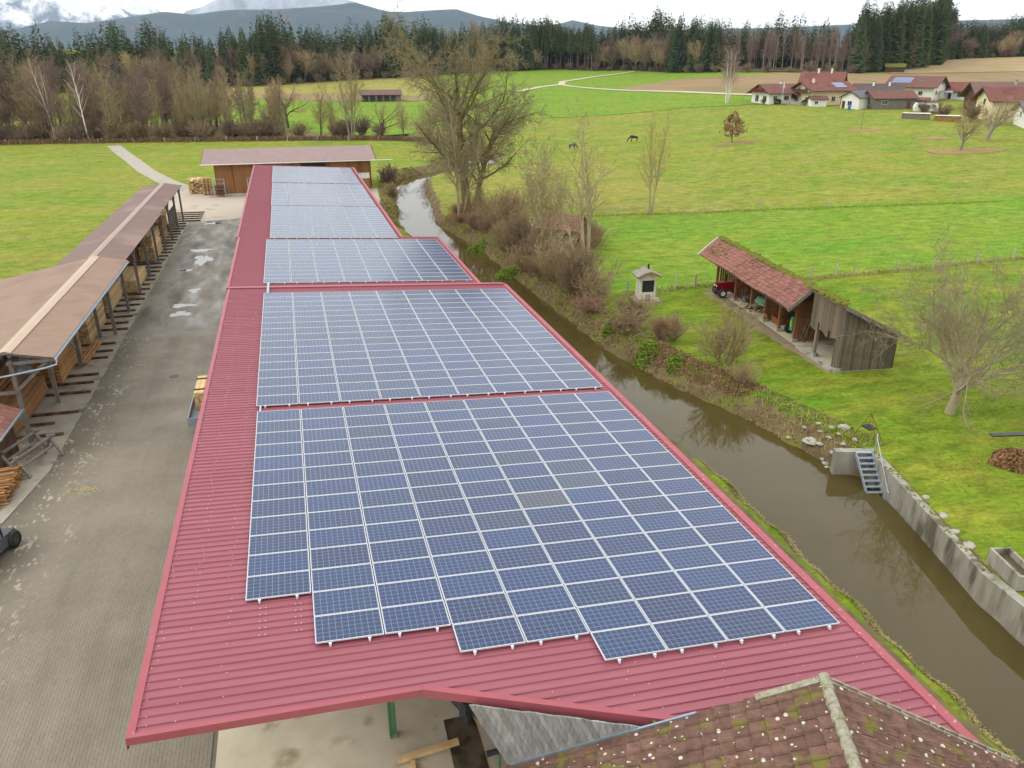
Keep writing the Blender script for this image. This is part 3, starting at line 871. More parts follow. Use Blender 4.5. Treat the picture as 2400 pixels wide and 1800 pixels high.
# moss clumps
rm = random.Random(4); mb = MB()
def clump(p, r, nm=Vector((0, 0, 1))):
    k = 7; rings = []
    base = [Vector(p) + Vector((r * math.cos(a) * rm.uniform(.7, 1.2), r * math.sin(a) * rm.uniform(.7, 1.2), rm.uniform(-.01, .01))) for a in [2 * math.pi * i / k for i in range(k)]]
    top = [b_ * .55 + Vector(p) * .45 + nm * r * rm.uniform(.4, .6) for b_ in base]
    mb.hexa(base, top)
for i in range(420):
    side, dn, nm = ((1, dl, nl) if rm.random() < .72 else (-1, dr, nr_))
    ro = rm.randint(9, 20) if side > 0 and rm.random() < .8 else rm.randint(0, 12)
    ci = rm.uniform(0, 2.7) if side > 0 else rm.uniform(0, 1.8)
    if side > 0 and ro > 8: ci = abs(rm.gauss(0, 1.3)) % 2.7
    ci = round(ci / TW) * TW + rm.gauss(0, .03)
    p = T0 + A_ * ci + dn * (ro * TL + .35) + nm * .035
    clump(p, rm.uniform(.02, .06), nm)
tpart(mb, 'moss_clumps', M['moss'])['kind'] = 'stuff'
# weathered plank cheek standing on the verge under the red roof edge
mb_f = MB()
vd = dl.normalized(); upv = (Vector((0, 0, 1)) - vd * vd.z).normalized()          # in the vertical plane, square to the verge
rc = random.Random(21)
out = -A_ * .02
s = 2.7
while s < 7.25:
    wd = rc.uniform(.11, .15)
    p0 = T0 + vd * s + out + upv * .02
    # board runs from the verge up to the underside of the red roof
    def top_len(sv):
        p = T0 + vd * sv
        # red roof underside height at that plan position, solved along upv
        for k in range(60):
            h = k * .04
            x = p + upv * h
            zr = RP((x.x - O3.x) / math.cos(SL), x.y, -.06).z
            if x.z > zr: return h
        return 2.3
    h0, h1 = top_len(s), top_len(s + wd)
    if max(h0, h1) > .05:
        q = MB(); e = -A_ * .028 * 0
        a0 = p0; a1 = p0 + vd * (wd - .006)
        tt = A_ * .03
        q.hexa([a0, a1, a1 + tt, a0 + tt][::-1], [a0 + upv * h0, a1 + upv * h1, a1 + upv * h1 + tt, a0 + upv * h0 + tt][::-1])
        q.xf(Matrix.Translation((-9.48, -10.14, 0))); q.build('cheek_board', M['cheek'], TH)
    s += wd
mb = MB(); mb.bar(T0 + vd * 2.75 + A_ * .03 + upv * .04, T0 + vd * 7.25 + A_ * .03 + upv * .04, .05, .12, up=upv); tpart(mb, 'verge_flashing', M['zinc'])
mb = MB(); mb.poly([RP(10.0, 11.3, .07), RP(11.1, 11.0, .07), RP(11.2, 10.75, .1), RP(10.1, 10.85, .1)]); mb.poly([RP(14.3, 9.3, .0), RP(15.75, 9.0, -.02), RP(15.7, 8.6, -.1), RP(14.0, 9.0, -.05)]); tpart(mb, 'zinc_apron', M['zinc'])
mb = MB()
for off, dn, L_ in ((0, dl, 6.8), (0, dr, 4.6)):
    pass
gl = T0 + vd * 6.9; gr_ = T0 + dr * 4.7
Lr = 7.0
mb.poly([gl.xy.to_3d() - A_ * 0 + A_ * .25, gr_.xy.to_3d() + A_ * .25, gr_ + A_ * .25 - Vector((0, 0, .12)), T0 + A_ * .25 - Vector((0, 0, .12)), gl + A_ * .25 - Vector((0, 0, .12))])
tpart(mb, 'gable_wall', M['white'])

# ================================================================ yard surfaces
def sheet_rect(name, x0, x1, y0, y1, z, m, nx=1, ny=1):
    mb = MB(); mb.quad((x0, y0, z), (x1, y0, z), (x1, y1, z), (x0, y1, z)); return struct(name, mb.mesh(name, m))
mb = MB(); mb.hexa([(-3.8, 5, .0), (12.5, 5, 0), (12.5, 49, 0), (-3.8, 49, 0)], [(-3.8, 5, .07), (12.5, 5, .07), (12.5, 49, .07), (-3.8, 49, .07)]); struct('hall_floor', mb.mesh('hall_floor', M['concrete']))
# ================================================================ yard: paving, asphalt, gravel
PAVE = bpy.data.materials.new('paver'); PAVE.use_nodes = True
n = PAVE.node_tree.nodes; l = PAVE.node_tree.links.new
b = n['Principled BSDF']; b.inputs['Specular IOR Level'].default_value = .35
g = n.new('ShaderNodeNewGeometry')
c = mixc(mrange(noise(.35, 6), .38, .62), srgb(124, 116, 101), srgb(132, 124, 109))
c = mixc(mrange(noise(1.6, 8), .5, .7, 0, .25), c, srgb(118, 110, 94))
mpl = n.new('ShaderNodeMapping'); mpl.inputs['Scale'].default_value = (1, .09, 1); l(g.outputs['Position'], mpl.inputs[0])
zl = n.new('ShaderNodeTexNoise'); zl.inputs['Scale'].default_value = .9; zl.inputs['Detail'].default_value = 6; l(mpl.outputs[0], zl.inputs['Vector'])
c = mixc(mrange(zl.outputs['Fac'], .48, .68, 0, .45), c, srgb(104, 97, 84))
sxy = n.new('ShaderNodeSeparateXYZ'); l(g.outputs['Position'], sxy.inputs[0])
# a damp band of darker stones along the shed kerb, sky glint on wet stones painted as paler colour
wob = n.new('ShaderNodeMath'); wob.operation = 'MULTIPLY_ADD'; l(noise(.3, 5), wob.inputs[0]); wob.inputs[1].default_value = 3.2; l(sxy.outputs['X'], wob.inputs[2])
damp = mrange(wob.outputs[0], -9.6, -11.4)
c = mixc(damp, c, srgb(104, 98, 84))
def pm(op, a_, b_=None):
    q = n.new('ShaderNodeMath'); q.operation = op
    for i_, v_ in enumerate((a_, b_)):
        if v_ is None: continue
        if isinstance(v_, (int, float)): q.inputs[i_].default_value = v_
        else: l(v_, q.inputs[i_])
    return q.outputs[0]
ci = pm('FLOOR', pm('DIVIDE', pm('ADD', sxy.outputs['X'], 13.50625), .1125))
odd = pm('MULTIPLY', pm('FLOORED_MODULO', ci, 2.0), .5)
ri = pm('FLOOR', pm('SUBTRACT', pm('DIVIDE', pm('SUBTRACT', sxy.outputs['Y'], 15.0875), .225), odd))
cmb = n.new('ShaderNodeCombineXYZ'); l(ci, cmb.inputs[0]); l(ri, cmb.inputs[1])
wnn = n.new('ShaderNodeTexWhiteNoise'); wnn.noise_dimensions = '2D'; l(cmb.outputs[0], wnn.inputs['Vector'])
c = mixc(1.0, c, mrange(wnn.outputs['Value'], 0, 1, .95, 1.05), 'MULTIPLY')
gt = n.new('ShaderNodeMath'); gt.operation = 'GREATER_THAN'; l(wnn.outputs['Value'], gt.inputs[0]); gt.inputs[1].default_value = .72
sky_glint = n.new('ShaderNodeMath'); sky_glint.operation = 'MULTIPLY'; l(gt.outputs[0], sky_glint.inputs[0])
bl2 = n.new('ShaderNodeMath'); bl2.operation = 'MULTIPLY'; l(mrange(noise(1.1, 4), .5, .6), bl2.inputs[0]); l(mrange(wob.outputs[0], -8.6, -10.2), bl2.inputs[1])
l(bl2.outputs[0], sky_glint.inputs[1])
c = mixc(sky_glint.outputs[0], c, srgb(160, 154, 140))
l(c, b.inputs['Base Color'])
l(mrange(noise(.5, 4), .35, .65, .45, .8), b.inputs['Roughness'])
bk = n.new('ShaderNodeTexBrick'); bk.inputs['Scale'].default_value = 1; bk.inputs['Brick Width'].default_value = .225; bk.inputs['Row Height'].default_value = .1125; bk.inputs['Mortar Size'].default_value = .006
mpb = n.new('ShaderNodeMapping'); mpb.inputs['Rotation'].default_value = (0, 0, math.pi / 2); l(g.outputs['Position'], mpb.inputs[0]); l(mpb.outputs[0], bk.inputs['Vector'])
bpn = n.new('ShaderNodeBump'); bpn.invert = True; bpn.inputs['Strength'].default_value = .4; bpn.inputs['Distance'].default_value = .01; l(bk.outputs['Fac'], bpn.inputs['Height']); l(bpn.outputs[0], b.inputs['Normal'])
JOINT = mat('paver_joint', srgb(104, 97, 84), srgb(118, 111, 97), 3, .95, coords='World')
mb = MB(); mb.quad((-26, 32.7, .0335), (-3.8, 32.7, .0335), (-3.8, 59.0, .0335), (-26, 59.0, .0335)); struct('paved_yard', mb.mesh('paved_yard', PAVE))
near_pave = struct('paved_yard', (lambda q: (q.quad((-26, 4, .012), (-3.8, 4, .012), (-3.8, 33, .012), (-26, 33, .012)), q.mesh('paved_yard', JOINT))[1])(MB()))
# zig-zag pavers: one shared mesh for the nearest three hundred, one joined mesh for the rest
def paver_pts(gap=.0035):
    w_, l_, z_ = .1125 - gap, .225 - gap, .013
    ys_ = [-.5, -.25, .25, .5]; zz = [-z_, z_, -z_, z_]
    ys_ = [-.5, -.17, .17, .5]; zz = [-z_, z_ * .6, -z_ * .6, z_]
    Lp = [(-w_ / 2 + zz[i], ys_[i] * l_) for i in range(4)]; Rp = [(w_ / 2 + zz[i], ys_[i] * l_) for i in range(4)]
    return Lp, Rp
Lp, Rp = paver_pts()
PV0 = np.array([(x, y, .022) for x, y in Lp] + [(x, y, .022) for x, y in Rp])
PV1 = np.array([(x * 1.03, y * 1.01, .004) for x, y in Lp] + [(x * 1.03, y * 1.01, .004) for x, y in Rp])
PVV = np.vstack([PV0, PV1])
PVF = [(0, 4, 5, 1), (1, 5, 6, 2), (2, 6, 7, 3)] + [(a, a + 1, a + 9, a + 8) for a in (0, 1, 2)] + [(a + 1, a, a + 8, a + 9) for a in (4, 5, 6)] + [(4, 0, 8, 12), (3, 7, 15, 11)]
PVF = np.array(PVF)
q = MB(); q.v = [tuple(p) for p in PVV]; q.f = [tuple(f) for f in PVF]; q.m = [0] * len(PVF)
PAVER = q.mesh('paver', PAVE)
rpv = random.Random(12)
pos = []
for i in range(int(9.6 / .1125)):
    x = -13.45 + i * .1125
    for j in range(int(18 / .225)):
        y = 15.2 + j * .225 + (.1125 if i % 2 else 0)
        if y > 32.9 or (x < -12.9 and y > 32): continue
        pos.append((x, y))
# how large each stone shows is its distance from the drone
pos.sort(key=lambda p: p[0] ** 2 + p[1] ** 2 + 0 * p[0])
vis = [p for p in pos if p[1] > 15.6 - (p[0] + 9) * .15 and not (p[0] > -4.9 and p[1] > 14)]
for x, y in vis[:300]:
    obj('paver', PAVER, near_pave, (x, y, .012 + rpv.uniform(0, .003)), (rpv.uniform(-.01, .01), rpv.uniform(-.01, .01), 0))
s300 = set(vis[:300])
rest = np.array([p for p in pos if p not in s300])
k = len(rest)
VV = (PVV[None] + np.c_[rest, .012 + np.random.RandomState(2).uniform(0, .004, k)][:, None, :]).reshape(-1, 3)
FF = (PVF[None] + (np.arange(k) * 16)[:, None, None]).reshape(-1, 4)
o = obj('pavers_in_bulk', np_mesh('pavers_in_bulk', VV, FF, PAVE), near_pave); o['kind'] = 'stuff'

mb = MB(); mb.poly([(-13.2, 59.0, .022), (9, 59.0, .022), (9, 108, .022), (-2, 108, .022), (-9, 105, .022), (-14.2, 104.2, .022)]); struct('asphalt_yard', mb.mesh('asphalt_yard', M['asphalt']))
mb = MB(); mb.poly([(-17, 103.6, .014), (-8, 104.6, .026), (-3, 107, .026), (12, 107, .026), (13, 126, .026), (-8, 127, .026), (-14.5, 134, .026), (-17.6, 138, .02), (-18.2, 130, .02), (-18, 115, .02)]); struct('gravel_yard', mb.mesh('gravel_yard', M['gravel']))
mb = MB(); q_ = [(-17.9, 103.5), (-17.9, 62.3), (-24, 62.3), (-24, 26), (-20, 27), (-15.6, 31), (-13.6, 33.4), (-12.85, 38), (-12.85, 103.5)]
mb.hexa([(x, y, 0) for x, y in q_], [(x, y, .075) for x, y in q_]); struct('shed_floor', mb.mesh('shed_floor', M['concrete_wet']))
# puddles
PUD = mat('puddle', srgb(92, 90, 86), rough=.03, spec=1.0)
PUD.node_tree.nodes['Principled BSDF'].inputs['IOR'].default_value = 1.75
rq = random.Random(9)
for (cx_, cy_, a, b2, ph) in ((-10.1, 87.0, 1.1, .7, 0), (-9.5, 82.4, .8, 2.0, 1), (-9.7, 66.0, .95, .5, 2), (-9.6, 63.6, .8, .6, 3), (-9.9, 102.3, 1.0, .6, 4), (-10.6, 78.3, .5, .4, 5), (-9.2, 70.5, .4, .8, 6)):
    mb = MB(); pts = []
    for k_ in range(44):
        t_ = 2 * math.pi * k_ / 44
        rad = 1 + .22 * math.sin(3 * t_ + ph) + .16 * math.sin(5 * t_ + 2 * ph) + .13 * math.sin(9 * t_ + ph * 3) + .08 * math.sin(14 * t_ + ph)
        pts.append((cx_ + a * rad * math.cos(t_), cy_ + b2 * rad * math.sin(t_), .027))
    mb.poly(pts); struct('puddle', mb.mesh('puddle', PUD))
q = MB(); q.lathe([(0, .012), (.3, .012), (.32, .008), (.36, .008), (.38, 0)], k=24); obj('manhole_cover', q.mesh('manhole_cover', M['dark_metal']), None, (-8.5, 49.6, .022), label='round iron manhole cover in the wet paved yard', cat='manhole')
SAW = mat('sawdust', srgb(206, 192, 120), srgb(170, 152, 96), 4, 1, detail=8)
mb = MB(); rs = random.Random(2)
for i in range(170):
    x, y = rs.gauss(-11.0, .4), rs.gauss(35.6, .16); r_ = rs.uniform(.012, .04)
    mb.poly([(x + r_ * math.cos(a_) * rs.uniform(.6, 1.3), y + r_ * math.sin(a_), .042) for a_ in (0, 1.2, 2.5, 3.8, 5.1)])
obj('sawdust', mb.mesh('sawdust', SAW), label='pale yellow sawdust scattered on the paving', cat='sawdust', kind='stuff')

# ================================================================ open timber shed on the left
shed = thing('timber_shed', 'long open timber shed with tan and brown metal roof along the left of the yard', 'shed', (-14, 60, 0))
def spart(mb, name, m, parent=None):
    mb.xf(Matrix.Translation((14, -60, 0))); return mb.build(name, m, parent or shed)
def corr(name, xa, za, xb, zb, y0, y1, pitch, h, m):
    """ribbed sheet, ribs running from ridge (xa) to eave (xb)"""
    n_ = int((y1 - y0) / pitch); p = (y1 - y0) / n_; mb = MB(); prof = []
    for i in range(n_):
        a = y0 + i * p; prof += [(a, 0), (a + .35 * p, 0), (a + .5 * p, h), (a + .85 * p, h)]
    prof.append((y1, 0))
    for (ya, ha), (yb, hb) in zip(prof[:-1], prof[1:]):
        mb.quad((xa, ya, za + ha), (xb, ya, zb + ha), (xb, yb, zb + hb), (xa, yb, za + hb))
    return mb, name, m
for args in ((-14.6, 5.2, -12.45, 4.76, 41.25, 62.6, .18, .03, M['tan_sheet']), (-14.6, 5.2, -24.5, 3.2, 41.25, 62.4, .18, .03, M['tan_sheet']),
             (-15.2, 4.83, -12.95, 4.42, 62.6, 85.0, .2, .018, M['brown_sheet']), (-15.2, 4.815, -13.15, 4.39, 85.0, 104.6, .2, .018, M['brown_sheet']), (-15.2, 4.83, -17.75, 4.35, 62.4, 104.6, .2, .018, M['brown_sheet'])):
    mb, nm, mm = corr('roof_sheet', *args); spart(mb, nm, mm)
for (x, z, y0, y1, w_, m_) in ((-14.6, 5.25, 41.2, 62.5, .62, 'tan_cap'), (-15.2, 4.87, 62.5, 104.7, .5, 'brown_cap')):
    mb = MB()
    mb.quad((x, y0, z + .03), (x + w_ / 2, y0, z - .05), (x + w_ / 2, y1, z - .05), (x, y1, z + .03)); mb.quad((x - w_ / 2, y0, z - .05), (x, y0, z + .03), (x, y1, z + .03), (x - w_ / 2, y1, z - .05))
    mb.quad((x - w_ / 2, y0, z - .05), (x + w_ / 2, y0, z - .05), (x + w_ / 2, y0, z - .09), (x - w_ / 2, y0, z - .09))
    spart(mb, 'ridge_cap', M[m_])
postY = [(-14.6, 41.75), (-14.45, 46.8), (-14.45, 52.7), (-14.45, 58.7)] + [(-13.55, 59.3 + 5.62 * k) for k in range(9)]
for i, (x, y) in enumerate(postY):
    zt = 4.55 if y < 62 else 4.25
    mb = MB(); mb.box((x, y, zt / 2 + .03), (.2, .2, zt - .06)); spart(mb, 'post', M['wood_beam'])
    mb = MB(); mb.box((x, y, .09), (.26, .26, .06)); spart(mb, 'post_foot', M['galv'])
    # knee braces, bowed
    for s_ in (-1, 1):
        if (i == 0 and s_ < 0): continue
        mb = MB(); pts = [(x, y + s_ * .1, zt - 1.25), (x, y + s_ * .45, zt - .62), (x, y + s_ * 1.15, zt - .12)]
        for a, b2 in zip(pts[:-1], pts[1:]): mb.bar(a, b2, .12, .14)
        spart(mb, 'knee_brace', M['wood_beam'])
    mb = MB(); mb.box((x - 4.2 if y < 62 else x - 3.6, y, 2.0), (.2, .2, 4.0)); spart(mb, 'post', M['wood_beam'])
mb = MB(); mb.bar((-14.5, 41.3, 4.62), (-14.45, 60.0, 4.62), .18, .22); spart(mb, 'eave_beam', M['wood_beam'])
mb = MB(); mb.bar((-13.55, 58.8, 4.28), (-13.6, 104.5, 4.28), .18, .2); spart(mb, 'eave_beam', M['wood_beam'])
for k in range(30):
    y = 41.45 + k * 2.18; nearp = y < 62.3
    mb = MB()
    if nearp: mb.bar((-14.6, y, 5.1), (-12.6, y, 4.69), .09, .14); mb.bar((-14.6, y, 5.1), (-24, y, 3.2), .09, .14)
    else: mb.bar((-15.2, y, 4.74), (-13.1, y, 4.36), .09, .12); mb.bar((-15.2, y, 4.74), (-17.6, y, 4.28), .09, .12)
    spart(mb, 'rafter', M['wood_beam'])
# gable frame at the near end
for a, b2, w_ in (((-14.6, 41.5, 3.0), (-12.9, 41.5, 4.5), .16), ((-14.6, 41.5, 3.0), (-24, 41.5, 3.0), .16), ((-14.7, 41.45, 4.55), (-12.5, 41.45, 4.6), .16), ((-12.95, 46.8, 3.4), (-13.8, 46.8, 4.55), .14), ((-14.6, 41.5, 1.55), (-16.4, 41.5, 1.55), .14)):
    mb = MB(); mb.bar(a, b2, .12, w_); spart(mb, 'brace', M['wood_beam'])
# gutter with fall pipe
mb = MB()
for (y0, y1) in ((41.2, 62.6),):
    pr_ = [(-.07, .06), (-.06, -.02), (0, -.06), (.06, -.02), (.07, .06)]
    for (x0, z0), (x1, z1) in zip(pr_[:-1], pr_[1:]):
        mb.quad((-12.38 + x0, y0, 4.7 + z0), (-12.38 + x1, y0, 4.7 + z1), (-12.38 + x1, y1, 4.7 + z1), (-12.38 + x0, y1, 4.7 + z0))
spart(mb, 'gutter', M['galv'])
mb = MB(); mb.tube([(-12.38, 41.3, 4.62), (-12.4, 41.2, 4.4), (-12.9, 41.15, 4.28), (-14.6, 41.1, 4.05), (-19, 41.0, 3.6)], .05, 8); spart(mb, 'fall_pipe', M['galv'])
# back planking, low plank wall left side of near part
mb = MB(); mb.box((-17.5, 83, 2.05), (.06, 42, 4.1)); spart(mb, 'back_wall', M['wood_dark'])
mb = MB(); mb.box((-22, 52, 1.6), (.06, 21, 3.2)); spart(mb, 'back_wall', M['wood_dark'])

# skids on the floor
q = MB(); q.box((0, 0, 0), (4.6, .17, .13)); q.v = [(x, y + .03 * math.sin(x * 2), z) for x, y, z in q.v]
SK = q.mesh('timber_skid', M['skid'])
rk = random.Random(31)
for y in [57.28, 55.63, 54.3, 51.12, 49.74, 48.17, 45.16, 43.78, 42.25] + [60.5 + k * 1.62 for k in range(27)]:
    xe = -13.05 + rk.uniform(-.15, .15) - (.9 if abs(y - 43.78) < .01 else 0)
    obj('timber_skid', SK, None, (xe - 2.3, y, .14), (0, 0, rk.uniform(-.02, .02)), label='dark squared timber skid laid crosswise on the shed floor', cat='timber skid', group='skids on the shed floor')
for k in range(5):
    obj('timber_skid', SK, None, (-13.4, 104.6 + k * 1.5, .1), (0, 0, rk.uniform(-.03, .03)), (.8, 1, 1), label='dark timber skid lying on the pale gravel beyond the shed', cat='timber skid', group='skids on the gravel')

# lumber stacks: every board a part
def lumber(label, x0, x1, y0, y1, z0, z1, nx, nz, m, along='y', gap_layers=(), jit=.05, name='lumber_stack'):
    t_ = thing(name, label, 'lumber', ((x0 + x1) / 2, (y0 + y1) / 2, z0), group='lumber stacks in the timber shed')
    rr_ = random.Random(int(y0 * 10 + x0)); w_ = (x1 - x0) / nx; h_ = (z1 - z0) / nz
    q = MB(); q.box((0, 0, 0), (w_ * .92, y1 - y0, h_ * .8)); me = q.mesh('board', m)
    for k in range(nz):
        for i in range(nx):
            obj('board', me, t_, (-(x1 - x0) / 2 + w_ * (i + .5), rr_.uniform(-jit, jit), h_ * (k + .5)), (0, 0, rr_.uniform(-.004, .004)))
    q = MB(); q.box((0, 0, 0), (x1 - x0, .08, .05)); st = q.mesh('spacer', M['lumber'])
    for f in (.15, .5, .85):
        obj('spacer', st, t_, (0, (y1 - y0) * (f - .5), h_ * nz * .5))
    return t_
lumber('orange-brown boards stacked just inside the near end of the timber shed', -17.0, -15.4, 42.3, 48.6, .2, 1.25, 6, 7, M['lumber_old'])
lumber('higher darker pile of boards behind the orange-brown boards near the shed front', -19.2, -17.2, 42.6, 49.5, .2, 2.2, 6, 10, M['lumber_old'])
lumber('square tan lumber bundle with reddish ends beside the three loose planks', -16.4, -14.9, 49.9, 55.4, .2, 1.95, 6, 8, M['lumber_old'])
lumber('tan lumber stack just beyond the three loose planks', -16.2, -14.75, 57.2, 62.6, .2, 2.0, 6, 9, M['lumber'])
lumber('tall pale lumber stack in the bay where the tan roof ends', -16.3, -14.8, 64.6, 69.9, .2, 2.3, 6, 9, M['lumber'])
lumber('pale wide lumber stack sticking furthest out of the shed at mid length', -15.3, -13.75, 70.6, 76.0, .2, 1.25, 6, 5, M['lumber'])
lumber('shorter pale bundle lying on the inner side behind the wide lumber stack', -17.0, -15.45, 70.9, 76.2, .2, 2.6, 6, 11, M['lumber'])
lumber('very tall lumber stack with brown lower layers and ragged pale top', -15.3, -13.85, 82.4, 87.6, .2, 1.6, 6, 7, M['lumber'])
lumber('loose light boards heaped on the very tall brown-and-pale stack', -15.2, -14.0, 83.0, 88.2, 1.62, 2.6, 5, 7, M['lumber'], jit=.4)
lumber('reddish brown lumber block behind the very tall stack', -16.9, -15.4, 82.4, 88, .2, 2.6, 6, 10, M['lumber_old'])
lumber('brown lumber block in the last but one bay of the shed', -15.6, -14.3, 91.5, 95.6, .2, 2.4, 6, 9, M['lumber_old'])
lumber('pale lumber pile behind the wooden lattice frames at the far shed end', -17.0, -15.2, 97, 103, .2, 1.9, 6, 8, M['lumber'])
# lattice frames
for y, lb in ((98.9, 'nearer of two upright wooden lattice frames at the far shed end'), (101.7, 'farther of two upright wooden lattice frames at the far shed end')):
    t_ = thing('lattice_frame', lb, 'lattice frame', (-14.2, y, .1), group='lattice frames in the shed')
    for k in range(7):
        q = MB(); q.box((0, -1.2 + .4 * k, 1.15), (.08, .07, 2.3)); q.build('upright', M['wood_grey'], t_)
    for k in range(6):
        q = MB(); q.box((.07, 0, .15 + .4 * k), (.05, 2.6, .08)); q.build('crossbar', M['wood_grey'], t_)
# three loose planks
for k, lb in enumerate(('left', 'middle', 'right')):
    q = MB(); q.bar((-14.78 + .26 * k, 53.1, .23), (-14.68 + .26 * k, 58.0, .23), .18, .05)
    q.build('loose_plank', M['lumber_old'], None, label=lb + ' one of three loose planks lying across skids beside a shed post', cat='plank', group='three loose planks')
# saw horses
def sawhorse(loc, rz, label):
    t_ = thing('saw_trestle', label, 'trestle', loc, rz, group='grey saw trestles')
    q = MB(); q.tube([(-1.55, 0, .95), (1.55, 0, .95)], .085, 7); q.build('beam', M['wood_grey'], t_)
    q = MB(); q.tube([(-1.3, 0, .45), (1.3, 0, .45)], .075, 7); q.build('stretcher', M['wood_grey'], t_)
    for x in (-1.2, 1.2):
        for s_ in (-1, 1):
            q = MB(); q.bar((x, s_ * .5, 0), (x, -s_ * .12, 1.12), .12, .12); q.build('leg', M['wood_grey'], t_)
sawhorse((-13.55, 38.75, .08), R(68), 'grey weathered wooden trestle nearest the yard paving')
sawhorse((-14.45, 39.6, .08), R(68), 'grey weathered wooden trestle between the other trestle and the shed post')
# pile of slats
t_ = thing('slat_pile', 'bundle of thin orange slats with bark edges at the left picture edge', 'lumber', (-15.0, 36.2, .1))
rs = random.Random(6)
q = MB(); q.box((0, 0, 0), (3.0, .07, .045)); SLT = q.mesh('slat', M['lumber_old'])
for k in range(15):
    for j in range(9):
        obj('slat', SLT, t_, (rs.uniform(-.12, .12) - .35, -1.35 + .2 * k * .9 + rs.uniform(-.03, .03), .05 + .1 * j * .75), (rs.uniform(-.06, .06), rs.uniform(-.02, .02), R(8) + rs.uniform(-.05, .05)))
# small shack at the left picture edge
t_ = thing('tool_shack', 'small wooden shack with red tiled roof edge at the left picture border', 'shack', (-16.3, 39.3, .08))
for k in range(14):
    q = MB(); q.box((1.45, -1.4 + .2 * k, 1.05), (.03, .185, 2.1)); q.build('wall_board', M['wood_dark'], t_)
for k in range(14):
    q = MB(); q.box((-1.3 + .2 * k, -1.5, 1.05), (.185, .03, 2.1)); q.build('wall_board', M['wood_dark'], t_)
for k in range(9):
    for j in range(6):
        q = MB() if (k == 0 and j == 0) else q
        if k == 0 and j == 0:
            q.box((0, 0, 0), (.36, .38, .035)); TT = q.mesh('roof_tile', M['tile_red'])
        obj('roof_tile', TT, t_, (1.75 - .33 * j, -1.75 + .4 * k, 2.25 + .16 * j), (0, R(26), 0))
q = MB(); q.bar((1.95, -1.95, 2.12), (1.95, 1.75, 2.12), .1, .08); q.build('gutter', M['galv'], t_)

# ================================================================ yard vehicles
def wheel(parent, x, y, r, w_, hub='alu', nm='wheel'):
    q = MB(); q.lathe([(r * .55, -w_ / 2), (r * .9, -w_ / 2), (r, -w_ * .3), (r, w_ * .3), (r * .9, w_ / 2), (r * .55, w_ / 2)], k=20, axis='x')
    t_ = q.build(nm, M['rubber'], parent, True); t_.location = (x, y, r)
    q = MB(); q.lathe([(0, -w_ * .3), (r * .3, -w_ * .36), (r * .56, -w_ * .44), (r * .56, w_ * .44), (r * .3, w_ * .36), (0, w_ * .3)], k=16, axis='x'); q.build('rim', M[hub], t_)
    return t_
M['plastic'] = mat('plastic', srgb(70, 72, 78), srgb(96, 98, 104), 5, .55)
M['grey_top'] = mat('grey_top', srgb(150, 156, 162), srgb(134, 140, 146), 3, .5)
M['red_paint'] = mat('red_paint', srgb(148, 20, 30), srgb(132, 16, 26), 3, .3, coat=.3)
bug = thing('utility_buggy', 'dark grey four-wheeled utility buggy cut by the left picture edge', 'buggy', (-13.35, 30.7, .03), R(-14))
q = MB()
q.hexa([(-.6, -1.35, .3), (.6, -1.35, .3), (.62, 1.2, .3), (-.62, 1.2, .3)], [(-.56, -1.3, .85), (.56, -1.3, .85), (.58, 1.15, .72), (-.58, 1.15, .72)])
q.build('body', M['plastic'], bug)
q = MB(); q.hexa([(-.6, -1.5, .35), (.6, -1.5, .35), (.55, -1.3, .35), (-.55, -1.3, .35)], [(-.62, -1.45, .95), (.62, -1.45, .95), (.6, -1.2, .95), (-.6, -1.2, .95)]); q.build('rear_bumper', M['plastic'], bug)
q = MB(); q.hexa([(-.6, -1.1, 1.3), (.6, -1.1, 1.3), (.58, .5, 1.36), (-.58, .5, 1.36)], [(-.5, -1.0, 1.42), (.5, -1.0, 1.42), (.48, .4, 1.46), (-.48, .4, 1.46)]); q.build('roof', M['grey_top'], bug)
for x in (-.52, .52):
    for y in (-.95, .4):
        q = MB(); q.bar((x, y, .75), (x * .98, y * .95, 1.34), .06, .06); q.build('roof_post', M['black'], bug)
    q = MB(); q.box((x * .85, -1.47, .8), (.2, .05, .16)); q.build('tail_light', M['red_paint'], bug)
    wheel(bug, x * 1.2, -.95, .36, .28, 'dark_metal'); wheel(bug, x * 1.2, .85, .36, .26, 'dark_metal')
q = MB(); q.box((0, -.35, .95), (1.0, .45, .16)); q.box((0, -.6, 1.15), (1.0, .1, .4)); q.build('seat', M['black'], bug)

tr = thing('flatbed_trailer', 'pale grey flatbed trailer parked half under the red roof edge', 'trailer', (-5.45, 42.3, .03))
q = MB(); q.box((0, 0, .78), (2.2, 4.8, .12)); q.build('deck', M['grey_top'], tr)
for s_ in (-1, 1):
    q = MB(); q.box((s_ * 1.1, 0, 1.02), (.05, 4.8, .38)); q.build('side_board', M['grey_top'], tr)
    q = MB(); q.box((0, s_ * 2.4, 1.02), (2.2, .05, .38)); q.build('end_board', M['grey_top'], tr)
    for y in (-.5, .55): wheel(tr, s_ * .95, y, .34, .22)
q = MB(); q.bar((0, 2.4, .6), (0, 3.6, .5), .12, .12); q.build('drawbar', M['dark_metal'], tr)
t_ = thing('lumber_bundle', 'strapped bundle of fresh pale boards standing on the flatbed trailer', 'lumber', (-5.5, 43.0, .87))
q = MB(); q.box((0, 0, 0), (.23, 2.6, .095)); BD = q.mesh('board', M['lumber'])
rs = random.Random(61)
for k in range(10):
    for i in range(7): obj('board', BD, t_, (-.72 + .24 * i, rs.uniform(-.06, .06), .06 + .1 * k))
for y in (-.8, .8):
    q = MB(); q.box((0, y, .53), (1.73, .05, 1.08)); q.build('strap', M['black'], t_)

